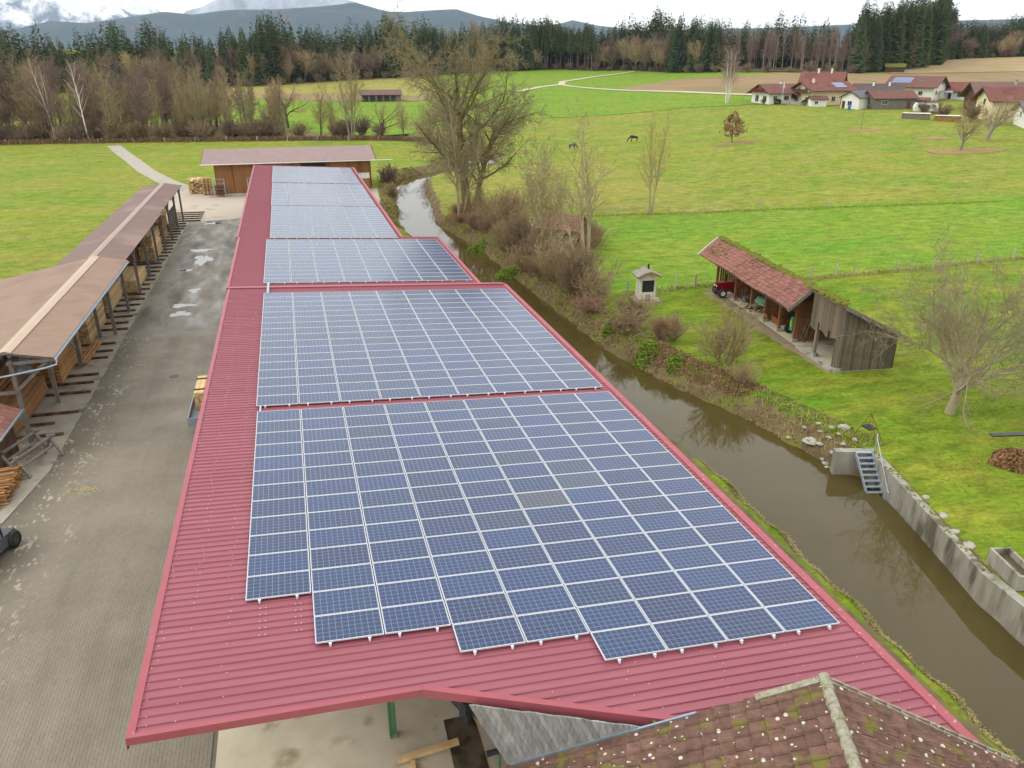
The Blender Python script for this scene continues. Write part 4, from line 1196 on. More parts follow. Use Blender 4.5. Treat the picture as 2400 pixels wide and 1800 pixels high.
# ================================================================ things on the mill floor by the near roof corner
q = MB(); q.hexa([(2.7, 15.3, .07), (3.66, 15.3, .07), (3.66, 17.6, .07), (2.74, 17.6, .07)], [(2.7, 15.3, .085), (3.66, 15.3, .085), (3.66, 17.6, .085), (2.74, 17.6, .085)])
STEEL = mat('stained_steel', srgb(84, 76, 58), srgb(112, 100, 78), 2.5, .6, detail=8, c3=srgb(60, 54, 44), s3=1.6, t3=.5, coords='World')
q.build('floor_plate', STEEL, None, label='large stained dark steel plate on the concrete mill floor', cat='steel plate')
q = MB(); q.bar((1.2, 16.42, .17), (3.0, 16.62, .17), .16, .14); q.build('floor_beam', M['lumber'], None, label='pale squared beam lying across the edge of the dark steel plate', cat='beam')
q = MB(); q.bar((1.55, 14.9, .13), (1.6, 16.3, .13), .14, .12); q.build('floor_beam', M['lumber'], None, label='short pale beam at right angles to the squared beam on the mill floor', cat='beam')
q = MB()
for k in range(20):
    pass
ring = MB(); prof = [(.5, 0), (.62, 0), (.66, .06), (.62, .12), (.5, .12), (.46, .06), (.5, 0)]
ring.lathe(prof, k=28); M['beige'] = mat('beige', srgb(186, 164, 116), srgb(168, 146, 100), 3, .7)
ring.build('ring_base', M['beige'], None, True, loc=(4.25, 17.5, .07), label='curved beige ring base on the floor beside the plank cheek', cat='ring')
t_ = thing('pipe_stand', 'green post carrying a short grey horizontal pipe near the plank cheek', 'pipe stand', (3.86, 15.2, .07))
q = MB(); q.tube([(0, 0, 0), (0, 0, .9)], .05, 8); q.build('post', M['green_steel'], t_)
q = MB(); q.tube([(-.34, 0, .97), (.02, .02, .97)], .085, 12); q.build('pipe', M['dark_metal'], t_)
q = MB(); q.tube([(.02, .02, .97), (.26, .04, .97)], .08, 12); q.build('pipe_cap', M['green_steel'], t_)
t_ = thing('machine_drive', 'dark machine housing with green motor beneath the red roof fascia', 'machine', (3.35, 17.55, .07), R(20))
M['green_motor'] = mat('green_motor', srgb(24, 140, 84), srgb(20, 120, 70), 3, .4)
q = MB(); q.hexa([(-.2, -.45, .5), (.2, -.45, .5), (.24, .3, .5), (-.24, .3, .5)], [(-.16, -.4, .85), (.16, -.4, .85), (.2, .26, .95), (-.2, .26, .95)]); q.build('housing', M['dark_metal'], t_)
q = MB(); q.lathe([(0, 0), (.16, 0), (.18, .06), (.18, .36), (.12, .42), (0, .42)], c=(-.12, .42, .75), k=14, axis='y'); q.build('motor', M['green_motor'], t_)
q = MB(); q.box((0, -.1, .25), (.12, .5, .5)); q.build('pedestal', M['dark_metal'], t_)
q = MB(); q.tube([(.02, -.3, .9), (.06, .1, 1.0)], .025, 8); q.build('lever', M['alu'], t_)
M['saw_wood'] = mat('saw_wood', srgb(126, 84, 52), srgb(160, 112, 70), 3, .8, stretch=(4, .6, 1))
t_ = thing('saw_table', 'brown wooden machine table between the green motor and the plank cheek', 'machine table', (4.05, 18.3, .07))
q = MB(); q.box((0, 0, .7), (.75, 1.9, .08)); q.build('top', M['saw_wood'], t_)
for x in (-.3, .3):
    for y in (-.8, .8):
        q = MB(); q.box((x, y, .33), (.09, .09, .66)); q.build('leg', M['saw_wood'], t_)
q = MB(); q.box((0, -.85, .78), (.36, .3, .1)); q.build('guard', M['dark_metal'], t_)

# ================================================================ brown barn at the far end of the yard
barn = thing('brown_barn', 'brown boarded barn with greyish ribbed roof behind the far end of the red hall', 'barn', (0, 124.6, 0))
def bpart(mb, name, m, parent=None):
    mb.xf(Matrix.Translation((0, -124.6, 0))); return mb.build(name, m, parent or barn)
BARNW = mat('barn_board', srgb(136, 94, 56), srgb(158, 114, 70), 1.2, .8, stretch=(5, 5, .15), coords='World', c3=srgb(116, 78, 46), s3=.5, t3=.55)
q = MB(); q.box((0, 0, 0), (.215, .04, 4.35)); BB = q.mesh('wall_board', BARNW)
for k in range(102):
    obj('wall_board', BB, barn, (-10.75 + .2225 * k, -.02 + .012 * (k % 2), 2.4))
for k in range(52):
    obj('wall_board', BB, barn, (-10.86, .12 + .2225 * k, 2.4), (0, 0, R(90)))
    obj('wall_board', BB, barn, (11.95, .12 + .2225 * k, 2.4), (0, 0, R(90)))
mb = MB(); mb.box((.55, 130.6, 2.2), (22.5, 11.7, 4.3)); bpart(mb, 'core_wall', M['wood_dark'])
mb = MB(); mb.box((.55, 124.55, .14), (22.95, .2, .28)); bpart(mb, 'plinth', M['concrete'])
mb = MB(); prof = []
for i in range(int(25.4 / .25)):
    a = -12.55 + i * .25; prof += [(a, 0), (a + .12, 0), (a + .15, .03), (a + .22, .03)]
for (xa, ha), (xb, hb) in zip(prof[:-1], prof[1:]):
    mb.quad((xa, 123.3, 4.72 + ha), (xb, 123.3, 4.72 + hb), (xb, 130.6, 6.12 + hb), (xa, 130.6, 6.12 + ha))
    mb.quad((xa, 130.6, 6.12 + ha), (xb, 130.6, 6.12 + hb), (xb, 138, 4.72 + hb), (xa, 138, 4.72 + ha))
bpart(mb, 'roof', M['barn_sheet'])
for x0, nm in ((-12.55, 'verge_board'), (12.8, 'verge_board')):
    mb = MB(); mb.bar((x0, 123.3, 4.66), (x0, 130.6, 6.06), .04, .18); mb.bar((x0, 130.6, 6.06), (x0, 138, 4.66), .04, .18); bpart(mb, nm, M['wood_dark'])
mb = MB(); mb.tube([(-12.6, 123.22, 4.66), (15.2, 123.22, 4.62)], .07, 8); bpart(mb, 'gutter', M['white'])
for x0, x1 in ((-4.2, -3.4), (1.5, 5.2)):
    mb = MB(); mb.box(((x0 + x1) / 2, 124.52, 4.05), (x1 - x0, .06, .55)); bpart(mb, 'air_opening_shade', M['black'])  # black slab on the wall stands for the shade inside the opening
mb = MB(); mb.box((-5.6, 124.5, 2.2), (2.6, .06, 3.6)); bpart(mb, 'sliding_door', BARNW)
t_ = thing('corrugated_cover', 'white corrugated panel leaning on the right end of the barn front', 'panel', (10.9, 124.1, 0))
for k in range(8):
    q = MB(); q.bar((-.75 + .2 * k, -.35, 1.9), (-.75 + .2 * k, .05, 2.7), .16, .05); q.build('rib', M['white'], t_)
q = MB(); q.box((0, -.1, .95), (1.3, .6, 1.8)); q.build('crate', M['lumber_old'], t_)
# firewood crates, pallets and boards beside the barn
def cage(loc, label):
    t_ = thing('firewood_cage', label, 'firewood cage', loc, group='firewood cages before the barn')
    for x in (-.75, .75):
        for y in (-.5, .5):
            q = MB(); q.box((x, y, 1.25), (.06, .06, 2.5)); q.build('corner_post', M['galv'], t_)
    for z in (.2, 1.2, 1.9, 2.5):
        for y in (-.5, .5):
            q = MB(); q.box((0, y, z), (1.5, .04, .04)); q.build('rail', M['galv'], t_)
    q = MB(); rs = random.Random(3)
    for i in range(70):
        q.tube([(rs.uniform(-.65, .65), -.45, .15 + rs.random() * 1.5), (rs.uniform(-.65, .65), .45, .15 + rs.random() * 1.5)], .07, 5)
    q.build('firewood', M['wood_brown'], t_)['kind'] = 'stuff'
cage((-10.4, 123.6, .03), 'wire cage of split firewood at the left barn corner')
cage((-5.6, 123.4, .03), 'wire cage of firewood half hidden by the red hall roof')
t_ = thing('pallet_stack', 'tall stack of pale wooden pallets left of the barn', 'pallet stack', (-12.3, 126.2, .03))
q = MB()
for k in range(5): q.box((0, -.5 + .25 * k, .13), (1.2, .14, .03))
for x in (-.5, 0, .5): q.box((x, 0, .06), (.12, 1.1, .1))
PAL = q.mesh('pallet', M['lumber'])
for k in range(17): obj('pallet', PAL, t_, (rs.uniform(-.04, .04), rs.uniform(-.04, .04), .145 * k), (0, 0, rs.uniform(-.04, .04)))
lumber('untidy pile of slabs and boards on the grass edge left of the pallet stack', -15.1, -13.1, 127.5, 130.6, .05, 2.1, 5, 9, M['lumber'], jit=.5, name='slab_pile')
t_ = thing('sheet_stack', 'small stack capped with pinkish ribbed sheet behind the far shed end', 'sheet stack', (-17.2, 112.6, 0))
for k in range(4): 
    q = MB(); q.box((0, 0, .2 + .3 * k), (1.5, 2.4, .26)); q.build('timber_layer', M['lumber_old'], t_)
mb = MB()
for k in range(6): mb.box((-.75 + .3 * k, 0, 1.42 + .05 * (k % 2)), (.29, 2.9, .04))
mb.build('cover_sheet', M['brown_cap'], t_)
# ================================================================ right bank: wall, stairs, garden things
CW = mat('wall_concrete', srgb(128, 124, 112), srgb(168, 164, 150), 1.4, .9, detail=8, stretch=(1.5, 1.5, .35), coords='World', c3=srgb(96, 92, 76), s3=.9, t3=.52, bump=.3, bscale=12)
rw = thing('retaining_wall', 'stained concrete retaining wall with mossy top along the stream bank', 'wall', (25, 18, 0))
def rwp(mb, name, m): mb.xf(Matrix.Translation((-25, -18, 0))); return mb.build(name, m, rw)
def wall_run(pts, th, z0, z1, m, name):
    mb = MB()
    P = [Vector((*p, 0)) for p in pts]
    for a, b2 in zip(P[:-1], P[1:]):
        d = (b2 - a).normalized(); nv = Vector((d.y, -d.x, 0)) * th
        mb.hexa([(a.x, a.y, z0), (a.x + nv.x, a.y + nv.y, z0), (b2.x + nv.x, b2.y + nv.y, z0), (b2.x, b2.y, z0)], [(a.x, a.y, z1), (a.x + nv.x, a.y + nv.y, z1), (b2.x + nv.x, b2.y + nv.y, z1), (b2.x, b2.y, z1)])
    rwp(mb, name, m)
wall_run([(22.42, -5), (24.28, 19.0)], .42, -2.4, .13, CW, 'wall_section')
wall_run([(24.27, 18.9), (27.05, 28.75)], .36, -2.4, .1, CW, 'wall_section')
wall_run([(27.3, 28.75), (25.35, 29.35)], .42, -2.4, .12, CW, 'wing_wall')
rm = random.Random(14); mb = MB()
for i in range(70):
    t_ = rm.random(); x = 24.4 + t_ * 2.6; y = 19.2 + t_ * 9.4; p = Vector((x + rm.uniform(.02, .3), y, .09))
    clump(p, rm.uniform(.03, .1))
rwp(mb, 'moss_clumps', M['moss'])['kind'] = 'stuff'
# steel stairs down to the water
st = thing('steel_stairs', 'galvanised steel stairs with a handrail leading down to the stream', 'stairs', (26.6, 28.3, 0))
Tl, Tr_, Bl, Br_ = Vector((26.2, 28.98, .16)), Vector((27.0, 28.75, .16)), Vector((25.82, 27.35, -1.2)), Vector((26.58, 27.15, -1.2))
def stp(mb, name, m): mb.xf(Matrix.Translation((-26.6, -28.3, 0))); return mb.build(name, m, st)
for a, b2 in ((Tl, Bl), (Tr_, Br_)):
    mb = MB(); mb.bar(a, b2, .03, .2); stp(mb, 'stringer', M['galv'])
for k in range(8):
    f = k / 7.0; a = Tl.lerp(Bl, f); b2 = Tr_.lerp(Br_, f); mb = MB(); mb.bar(a, b2, .2, .035); stp(mb, 'tread', M['galv'])
mb = MB(); mb.tube([(27.25, 28.85, 1.12), (27.12, 28.72, .98), (26.95, 28.3, .7), (26.2, 26.35, -.75)], .025, 8); stp(mb, 'handrail', M['galv'])
for p in ((27.2, 28.8, .1), ):
    mb = MB(); mb.tube([p, (27.15, 28.75, 1.0)], .022, 8); stp(mb, 'rail_post', M['galv'])
mb = MB(); mb.tube([(26.25, 26.5, -1.3), (26.25, 26.5, -.72)], .022, 8); stp(mb, 'rail_post', M['galv'])
# tripod grill
tp = thing('tripod_grill', 'rusty three-legged pole tripod with a dark grill plate hanging over the lawn', 'tripod', (27.85, 30.2, 0))
M['rust'] = mat('rust', srgb(110, 74, 48), srgb(134, 94, 62), 5, .8)
for x, y in ((-.75, .35), (.7, -.35), (-.05, -.8)):
    q = MB(); q.tube([(x, y, 0), (0, 0, 1.6)], .022, 6); q.build('leg', M['rust'], tp)
q = MB(); q.box((0, 0, 0), (.62, .5, .06)); o = q.build('grill_plate', M['black'], tp); o.location = (.03, .02, .78); o.rotation_euler = (.15, .1, .3)
q = MB(); q.tube([(0, 0, 1.55), (.03, .02, .8)], .012, 5); q.build('chain', M['dark_metal'], tp)
# trough
tg = thing('concrete_trough', 'rectangular concrete water trough with bent pipe beside the wall', 'trough', (25.35, 18.75, 0), R(-14))
for nm, c_, s_ in (('long_side', (-.37, 0, .38), (.1, 1.9, .66)), ('long_side', (.37, 0, .38), (.1, 1.9, .66)), ('end_side', (0, .9, .375), (.64, .1, .65)), ('end_side', (0, -.9, .375), (.64, .1, .65)), ('bottom', (0, 0, .12), (.64, 1.7, .1))):
    q = MB(); q.box(c_, s_); q.build(nm, CW, tg)
q = MB(); q.box((0, 0, .45), (.62, 1.68, .02)); q.build('water', mat('trough_water', srgb(86, 78, 60), rough=.05), tg)
q = MB(); q.tube([(.45, -.35, 0), (.45, -.35, .95), (.4, -.33, 1.08), (.25, -.3, 1.1), (.18, -.28, 1.0)], .02, 6); q.build('spout', M['galv'], tg)
for k in range(3):
    q = MB(); q.box((0, 0, 0), (.7, .42, .14)); q.build('stone_step', M['stone'], None, loc=(26.5 + .1 * k, 19.15 - .5 * k, .06), rot=(0, 0, .1 * k), label=('farthest', 'middle', 'nearest')[k] + ' flat grey stone slab behind the concrete trough', cat='stone slab', group='slabs behind the trough')
# canopy bar reaching in from the right edge
cb = thing('awning_frame', 'dark flat awning rail reaching in from the right picture edge', 'awning', (33.6, 24.3, 0))
q = MB(); q.box((-1.3, .3, 2.5), (4.6, .28, .08), R(-11)); q.build('rail', M['dark_metal'], cb)
q = MB(); q.box((1.0, -.1, 1.25), (.08, .08, 2.5)); q.build('post', M['dark_metal'], cb)
# leaf heap
LEAF = mat('dead_leaf', srgb(126, 92, 62), srgb(152, 116, 84), 5, .95, rnd=.2)
def leaf_heap(name, label, c_, rx, ry, h, n_, seed, m=None, sz=.09, cat='leaf heap', zf=None):
    r_ = np.random.RandomState(seed)
    a = r_.rand(n_) * 6.283; d = np.sqrt(r_.rand(n_))
    x = c_[0] + rx * d * np.cos(a) * (1 + .2 * np.sin(3 * a)); y = c_[1] + ry * d * np.sin(a) * (1 + .15 * np.sin(4 * a + 1))
    z0 = np.array([0.0] * n_) if zf is None else zf(x, y)
    z = z0 + h * np.clip(1 - d ** 2, 0, 1) * r_.uniform(.5, 1, n_) + r_.uniform(0, .05, n_)
    c0 = np.c_[x, y, z]
    u = r_.normal(size=(n_, 3)); u /= np.linalg.norm(u, axis=1)[:, None]
    v = np.cross(u, r_.normal(size=(n_, 3))); v /= np.linalg.norm(v, axis=1)[:, None]
    s = sz * r_.uniform(.6, 1.4, (n_, 1))
    Vv = np.stack([c0 - u * s, c0 - v * s * .5, c0 + u * s, c0 + v * s * .5], 1).reshape(-1, 3)
    Ff = np.arange(4 * n_).reshape(-1, 4)
    return obj(name, np_mesh(name, Vv, Ff, m or LEAF), label=label, cat=cat, kind='stuff')
leaf_heap('leaf_heap', 'brown heap of dead leaves on the lawn at the right picture edge', (33.6, 25.9), 1.5, 1.3, .7, 2600, 5)
leaf_heap('fallen_leaves', 'thin scatter of brown leaves on the lawn under the walnut tree', (33.5, 29.5), 8, 9, .01, 1500, 6, sz=.05)

# stones on the banks
def rock_mesh(seed):
    r_ = random.Random(seed); mb = MB(); k = 8; rings = []
    for zf, rf in ((-.5, .6), (-.1, 1.0), (.3, .8), (.55, .35)):
        rings.append([(rf * math.cos(2 * math.pi * i / k) * r_.uniform(.75, 1.2), rf * math.sin(2 * math.pi * i / k) * r_.uniform(.75, 1.2), zf * r_.uniform(.8, 1.2)) for i in range(k)])
    n0 = 0
    for rg in rings: mb.v += rg
    for j in range(3):
        for i in range(k):
            q_ = (i + 1) % k; mb.f.append((j * k + i, j * k + q_, (j + 1) * k + q_, (j + 1) * k + i)); mb.m.append(0)
    mb.f.append(tuple(3 * k + i for i in range(k))); mb.m.append(0)
    return mb.mesh('bank_stone', M['stone'])
ROCKS = [rock_mesh(s) for s in range(5)]
rr_ = random.Random(77)
big = {(25.92, 32.06): ('large white boulder at the waterline left of the stairs', .5), (27.69, 31.8): ('pale block of stone on the lawn edge behind the wing wall', .42)}
stones = [(25.92, 32.06), (27.69, 31.8), (26.45, 32.1), (27.05, 32.0), (25.8, 30.8), (25.75, 30.45), (25.6, 30.1), (26.75, 32.7), (26.0, 31.4), (26.4, 31.3), (26.9, 31.2), (26.2, 30.6), (26.7, 30.5), (25.3, 33.2), (27.3, 30.4), (26.1, 33.0)]
for i, (x, y) in enumerate(stones):
    lb, s_ = big.get((x, y), ('grey stone among the riprap left of the wing wall', rr_.uniform(.15, .3)))
    z_ = float(ground_z(np.array([x]), np.array([y]))[0])
    obj('bank_stone', ROCKS[i % 5], None, (x, y, max(z_, -1.25) + .05), (0, 0, rr_.random() * 6), (s_, s_ * .8, s_ * .6), label=lb, cat='stone', group='stones by the wing wall')
for i, (x, y) in enumerate([(19.05, 20.1), (18.85, 19.5), (19.3, 25.4), (18.9, 18.6), (18.7, 17.4), (18.6, 16.2)]):
    s_ = rr_.uniform(.15, .3); obj('bank_stone', ROCKS[i % 5], None, (x, y, -1.05), (0, 0, rr_.random() * 6), (s_, s_ * .8, s_ * .6), label='pale stone in the grass at the foot of the red hall by the water', cat='stone', group='stones below the red hall')
for i, (x, y, s_) in enumerate([(26.6, 24.6, .2), (26.2, 23.1, .25), (25.75, 21.9, .2), (25.5, 20.9, .3), (25.35, 22.3, .14)]):
    obj('bank_stone', ROCKS[i % 5], None, (x, y, .02), (0, 0, rr_.random() * 6), (s_, s_ * .8, s_ * .35), label='flat stone on the lawn beside the wall top', cat='stone', group='stones along the wall top')

# ================================================================ old tiled implement shed
SD = Vector((.1305, .9914, 0)); SN = Vector((.9914, -.1305, 0)); S0 = Vector((32.75, 39.0, 0))
def SP(s, nn_, z): return S0 + SD * s + SN * nn_ + Vector((0, 0, z))
osd = thing('implement_shed', 'old leaning implement shed with red tiled front roof and grey plank end', 'shed', tuple(S0))
srz = math.atan2(SN.y, SN.x)
def op(mb, name, m, parent=None): mb.xf(Matrix.Translation(-S0)); return mb.build(name, m, parent or osd)
EZ, EN = 3.0, -1.9; RZ_, RN = 4.4, -.3
# tiles of the front slope
slv = SP(0, EN, EZ) - SP(0, RN, RZ_); sl_len = slv.length; dn_ = slv.normalized(); ac_ = SD.copy(); nm_ = ac_.cross(dn_)
if nm_.z < 0: nm_ = -nm_
Mx = Matrix((-ac_, dn_, nm_)).transposed()
if Mx.determinant() < 0: Mx = Matrix((ac_, dn_, nm_)).transposed()
acx = Mx.col[0]
te = Mx.to_euler()
tq = tile_mesh(.235, .30, .02, .03)
STILE = tq.mesh('roof_tile', M['tile_red'])
tiles = []
ncol, nrow = 70, 7
rt = random.Random(44)
for c_ in range(ncol):
    for r_ in range(nrow):
        s_ = 4.1 + c_ * .235
        if acx.dot(SD) < 0: s_ += .235
        sag = .05 * math.sin(c_ * .18) + .02 * rt.uniform(-1, 1)
        tiles.append((s_, SP(s_, RN, RZ_ + .04 + sag) + dn_ * (r_ * .297 + .02), rt.uniform(-.02, .02)))
tiles.sort(key=lambda t_: t_[0])
for s_, p, j in tiles[:300]:
    o = obj('roof_tile', STILE, osd, p - S0, te); o.rotation_euler.z += j
rest = tiles[300:]
tv = np.array(tq.v); tf = np.array(tq.f); M3 = np.array(Mx)
VV = np.concatenate([tv @ M3.T + np.array(p - S0) for s_, p, j in rest]); FF = np.concatenate([tf + i * len(tv) for i in range(len(rest))])
obj('roof_tiles_in_bulk', np_mesh('roof_tiles_in_bulk', VV, FF, M['tile_red']), osd)['kind'] = 'stuff'
mb = MB(); mb.poly([SP(4.0, RN, RZ_ - .02), SP(20.6, RN, RZ_ - .02), SP(20.6, EN, EZ - .02), SP(4.0, EN, EZ - .02)]); op(mb, 'roof_battens', M['wood_dark'])
# moss on the ridge and the upper left tiles
rm = random.Random(15); mb = MB()
for i in range(520):
    s_ = rm.uniform(0.2, 20.6); p = SP(s_, RN + rm.uniform(-.05, .5), RZ_ + .06 - max(0, 0) + rm.uniform(-.05, .03)); clump(p, rm.uniform(.09, .22))
for i in range(90):
    s_ = rm.uniform(16.5, 20.2); f = rm.uniform(.2, .8); p = SP(s_, RN + (EN - RN) * f, RZ_ + (EZ - RZ_) * f + .09); clump(p, rm.uniform(.03, .09))
op(mb, 'moss_clumps', M['moss'])['kind'] = 'stuff'
# back slope, old and mossy
BKM = mat('old_back_tiles', srgb(104, 92, 66), srgb(126, 116, 74), 3, .95, detail=8, c3=srgb(86, 92, 40), s3=1.2, t3=.48, coords='World', bump=.5)
mb = MB(); mb.hexa([SP(-.35, RN - .1, RZ_ - .1), SP(20.6, RN - .1, RZ_ - .1), SP(20.6, 3.95, 2.15), SP(-.35, 3.95, 2.15)][::-1], [SP(-.35, RN - .1, RZ_), SP(20.6, RN - .1, RZ_), SP(20.6, 3.95, 2.25), SP(-.35, 3.95, 2.25)][::-1]); op(mb, 'back_roof', BKM)
mb = MB(); mb.bar(SP(-.38, RN - .1, RZ_ + .0), SP(-.38, 4.05, 2.2), .04, .26); op(mb, 'verge_board', M['wood_grey'])
mb = MB(); mb.bar(SP(4.0, RN, RZ_ - .02), SP(4.0, EN - .05, EZ - .04), .05, .24); op(mb, 'verge_board', M['wood_grey'])
mb = MB(); mb.bar(SP(20.68, RN, RZ_ + .02), SP(20.68, EN - .05, EZ + .0), .05, .2); op(mb, 'verge_board', M['white'])
# posts on stone feet
for s_ in (.1, 3.0, 5.9, 8.3, 10.7, 13.2, 16.3, 20.3):
    mb = MB(); mb.box((SP(s_, -.15, 2.2)), (.2, .2, 4.2), srz); op(mb, 'post', M['wood_brown'] if s_ > 4 else M['wood_grey'])
    mb = MB(); c_ = SP(s_, -.15, .1); mb.box(c_, (.42, .36, .3), srz); op(mb, 'post_stone', M['stone'])
    if s_ > 4:
        mb = MB(); mb.bar(SP(s_, -.2, 2.2), SP(s_, -1.5, 3.2), .1, .12); op(mb, 'knee_brace', M['wood_brown'])
mb = MB(); mb.bar(SP(.0, -.15, 4.2), SP(20.4, -.15, 4.2), .16, .2); op(mb, 'plate_beam', M['wood_brown'])
mb = MB(); mb.bar(SP(4.1, EN + .25, EZ + .08), SP(20.5, EN + .25, EZ + .08), .1, .14); op(mb, 'eave_beam', M['wood_brown'])
# plank gable at the near end
rb = random.Random(5)
for k in range(20):
    n0 = -.05 + .185 * k; zt = RZ_ - .12 + (2.2 - RZ_) * (n0 - RN) / (3.95 - RN)
    mb = MB(); mb.box((0, 0, 0), (.165, .03, zt - .05)); o = mb.build('gable_board', M['wood_old'], osd)
    o.location = SP(.0, n0 + .09, .05 + (zt - .05) / 2) - S0; o.rotation_euler = (0, rb.uniform(-.01, .01), srz)
# front planking of the near bay, hanging above the opening
for k in range(19):
    s_ = .1 + .195 * k; z0 = 1.95 + .12 * math.sin(k * .7) + (.5 if k in (6, 13) else 0)
    mb = MB(); mb.box((0, 0, 0), (.172, .03, 4.25 - z0)); o = mb.build('front_board', M['wood_old'], osd)
    o.location = SP(s_ + .09, -.28, (z0 + 4.25) / 2) - S0; o.rotation_euler = (0, 0, srz + math.pi / 2)
for k in (0, 1):
    mb = MB(); mb.box((0, 0, 0), (.17, .03, 2.0)); o = mb.build('front_board', M['wood_old'], osd); o.location = SP(.25 + .2 * k, -.28, 1.0) - S0; o.rotation_euler = (0, 0, srz + math.pi / 2)
# back wall and bay partitions of spaced planks
q = MB(); q.box((0, 0, 0), (.165, .03, 2.3)); BKB = q.mesh('back_board', M['wood_dark'])
for k in range(104): obj('back_board', BKB, osd, SP(.15 + .196 * k, 3.75, 1.2) - S0, (0, 0, srz + math.pi / 2))
q = MB(); q.box((0, 0, 0), (.16, .03, 2.9)); PTB = q.mesh('partition_board', M['wood_brown'])
for s_ in (5.95, 10.75, 16.35, 20.3):
    for k in range(18): obj('partition_board', PTB, osd, SP(s_, .15 + .2 * k, 1.5) - S0, (0, 0, srz))
mb = MB(); mb.hexa([SP(0, -.4, -.1), SP(20.4, -.4, -.1), SP(20.4, 3.8, -.1), SP(0, 3.8, -.1)][::-1], [SP(0, -.4, .03), SP(20.4, -.4, .03), SP(20.4, 3.8, .03), SP(0, 3.8, .03)][::-1]); op(mb, 'floor', M['concrete'])
for a, b2, w_, h_ in (((.1, -.45), (1.6, -.45), .3, .25), ((1.6, -.5), (3.1, -.42), .28, .2), ((3.1, -.45), (4.6, -.55), .25, .16)):
    mb = MB(); mb.bar(SP(a[0], a[1], .1), SP(b2[0], b2[1], .1), w_, h_); op(mb, 'sill_stone', M['stone'])
EARTH = mat('trodden_earth', srgb(128, 112, 86), srgb(154, 138, 110), 1.5, .95, detail=8, coords='World', c3=srgb(112, 116, 60), s3=.9, t3=.56)
def blob_sheet(name, pts, z, m, n_=60, j=.15, seed=1):
    r_ = random.Random(seed); P = resample(list(pts) + [pts[0]], n_)[:-1]; mb = MB()
    mb.poly([(x + r_.uniform(-j, j), y + r_.uniform(-j, j), z) for x, y in P]); return struct(name, mb.mesh(name, m))
blob_sheet('earth_apron', [SP(0, -.3, 0).xy, SP(0, -.9, 0).xy, SP(4, -1.2, 0).xy, SP(8, -1.5, 0).xy, SP(13, -1.5, 0).xy, SP(17, -1.8, 0).xy, SP(19.5, -1.9, 0).xy, SP(20, -.3, 0).xy], .012, EARTH)
# things in the bays
def in_bay(name, label, cat, s_, n_, rz=0): return thing(name, label, cat, tuple(SP(s_, n_, .03)), srz + rz)
tx = in_bay('red_tractor', 'small red tractor parked nose out in the left bay of the old shed', 'tractor', 17.85, -.8)
# local x = into the shed, y = along it
q = MB(); q.hexa([(-.45, -.3, .62), (1.0, -.3, .62), (1.0, .3, .62), (-.45, .3, .62)], [(-.42, -.27, 1.2), (1.0, -.3, 1.26), (1.0, .3, 1.26), (-.42, .27, 1.2)]); q.build('hood', M['red_paint'], tx)
q = MB(); q.box((-.46, 0, .9), (.03, .5, .45)); q.build('grille', M['black'], tx)
for y in (-.19, .19): q = MB(); q.lathe([(0, -.02), (.08, -.02), (.08, .02), (0, .03)], c=(-.49, y, .92), k=12, axis='x'); q.build('headlight', M['white'], tx)
q = MB(); q.box((.5, 0, .5), (2.2, .4, .25)); q.box((-.5, 0, .5), (.1, 1.0, .14)); q.build('chassis', M['dark_metal'], tx)
q = MB(); q.tube([(.35, -.12, 1.2), (.35, -.12, 1.9)], .05, 8); q.build('exhaust', M['black'], tx)
q = MB(); q.box((1.5, 0, 1.0), (.9, .7, .5)); q.build('dashboard', M['black'], tx)
for y, r_, x, w_ in ((-.68, .38, -.1, .24), (.68, .38, -.1, .24), (-.72, .6, 1.7, .34), (.72, .6, 1.7, .34)):
    wl_ = wheel(tx, 0, 0, r_, w_, 'white'); wl_.location = (x, y, r_); wl_.rotation_euler = (0, 0, math.pi / 2)
for s_ in (-1, 1): q = MB(); q.lathe([(.62, -.18), (.72, -.18), (.72, .18), (.62, .18)], c=(0, 0, 0), k=20, axis='y'); o = q.build('mudguard', M['red_paint'], tx); o.location = (1.7, s_ * .72, .62)
tb = in_bay('black_tub', 'black round plastic tub with rim beside the red tractor', 'tub', 15.4, .6)
q = MB(); q.lathe([(0, .02), (.42, .02), (.52, .5), (.58, .52), (.58, .58), (.5, .58), (.3, .62), (0, .64)], k=24); q.build('basin', M['plastic'], tb, True)
q = MB(); q.lathe([(.58, .28), (.6, .3), (.6, .34), (.56, .36)], k=24); q.build('rim', M['black'], tb)
for i, (s_, n_) in enumerate(((14.6, .15), (14.3, -.2), (14.9, -.1))):
    obj('bank_stone', ROCKS[i], None, tuple(SP(s_, n_, .15)), (0, 0, i), (.3, .24, .22), label=('large', 'small', 'middle-sized')[i] + ' pale boulder between the black tub and green wagon', cat='stone', group='boulders in the shed')
wg = in_bay('green_wagon', 'farm wagon under a green tarpaulin with red wheel hubs', 'wagon', 12.1, 1.0)
M['tarp'] = mat('tarp', srgb(66, 116, 92), srgb(84, 136, 108), 2, .6, bump=.3, bscale=4)
q = MB(); q.hexa([(-1.1, -.85, .95), (1.6, -.85, .95), (1.6, .85, .95), (-1.1, .85, .95)], [(-.9, -.65, 1.45), (1.5, -.7, 1.5), (1.5, .7, 1.5), (-.9, .65, 1.35)]); q.build('tarpaulin', M['tarp'], wg)
q = MB(); q.box((.2, 0, .85), (2.7, 1.5, .18)); q.build('bed', M['black'], wg)
q = MB(); q.bar((-1.0, 0, .6), (-2.4, .5, .45), .1, .1); q.build('drawbar', M['black'], wg)
for x in (-.7, 1.2):
    for y in (-.8, .8):
        wl_ = wheel(wg, 0, 0, .36, .2, 'red_paint'); wl_.location = (x, y, .36); wl_.rotation_euler = (0, 0, math.pi / 2)
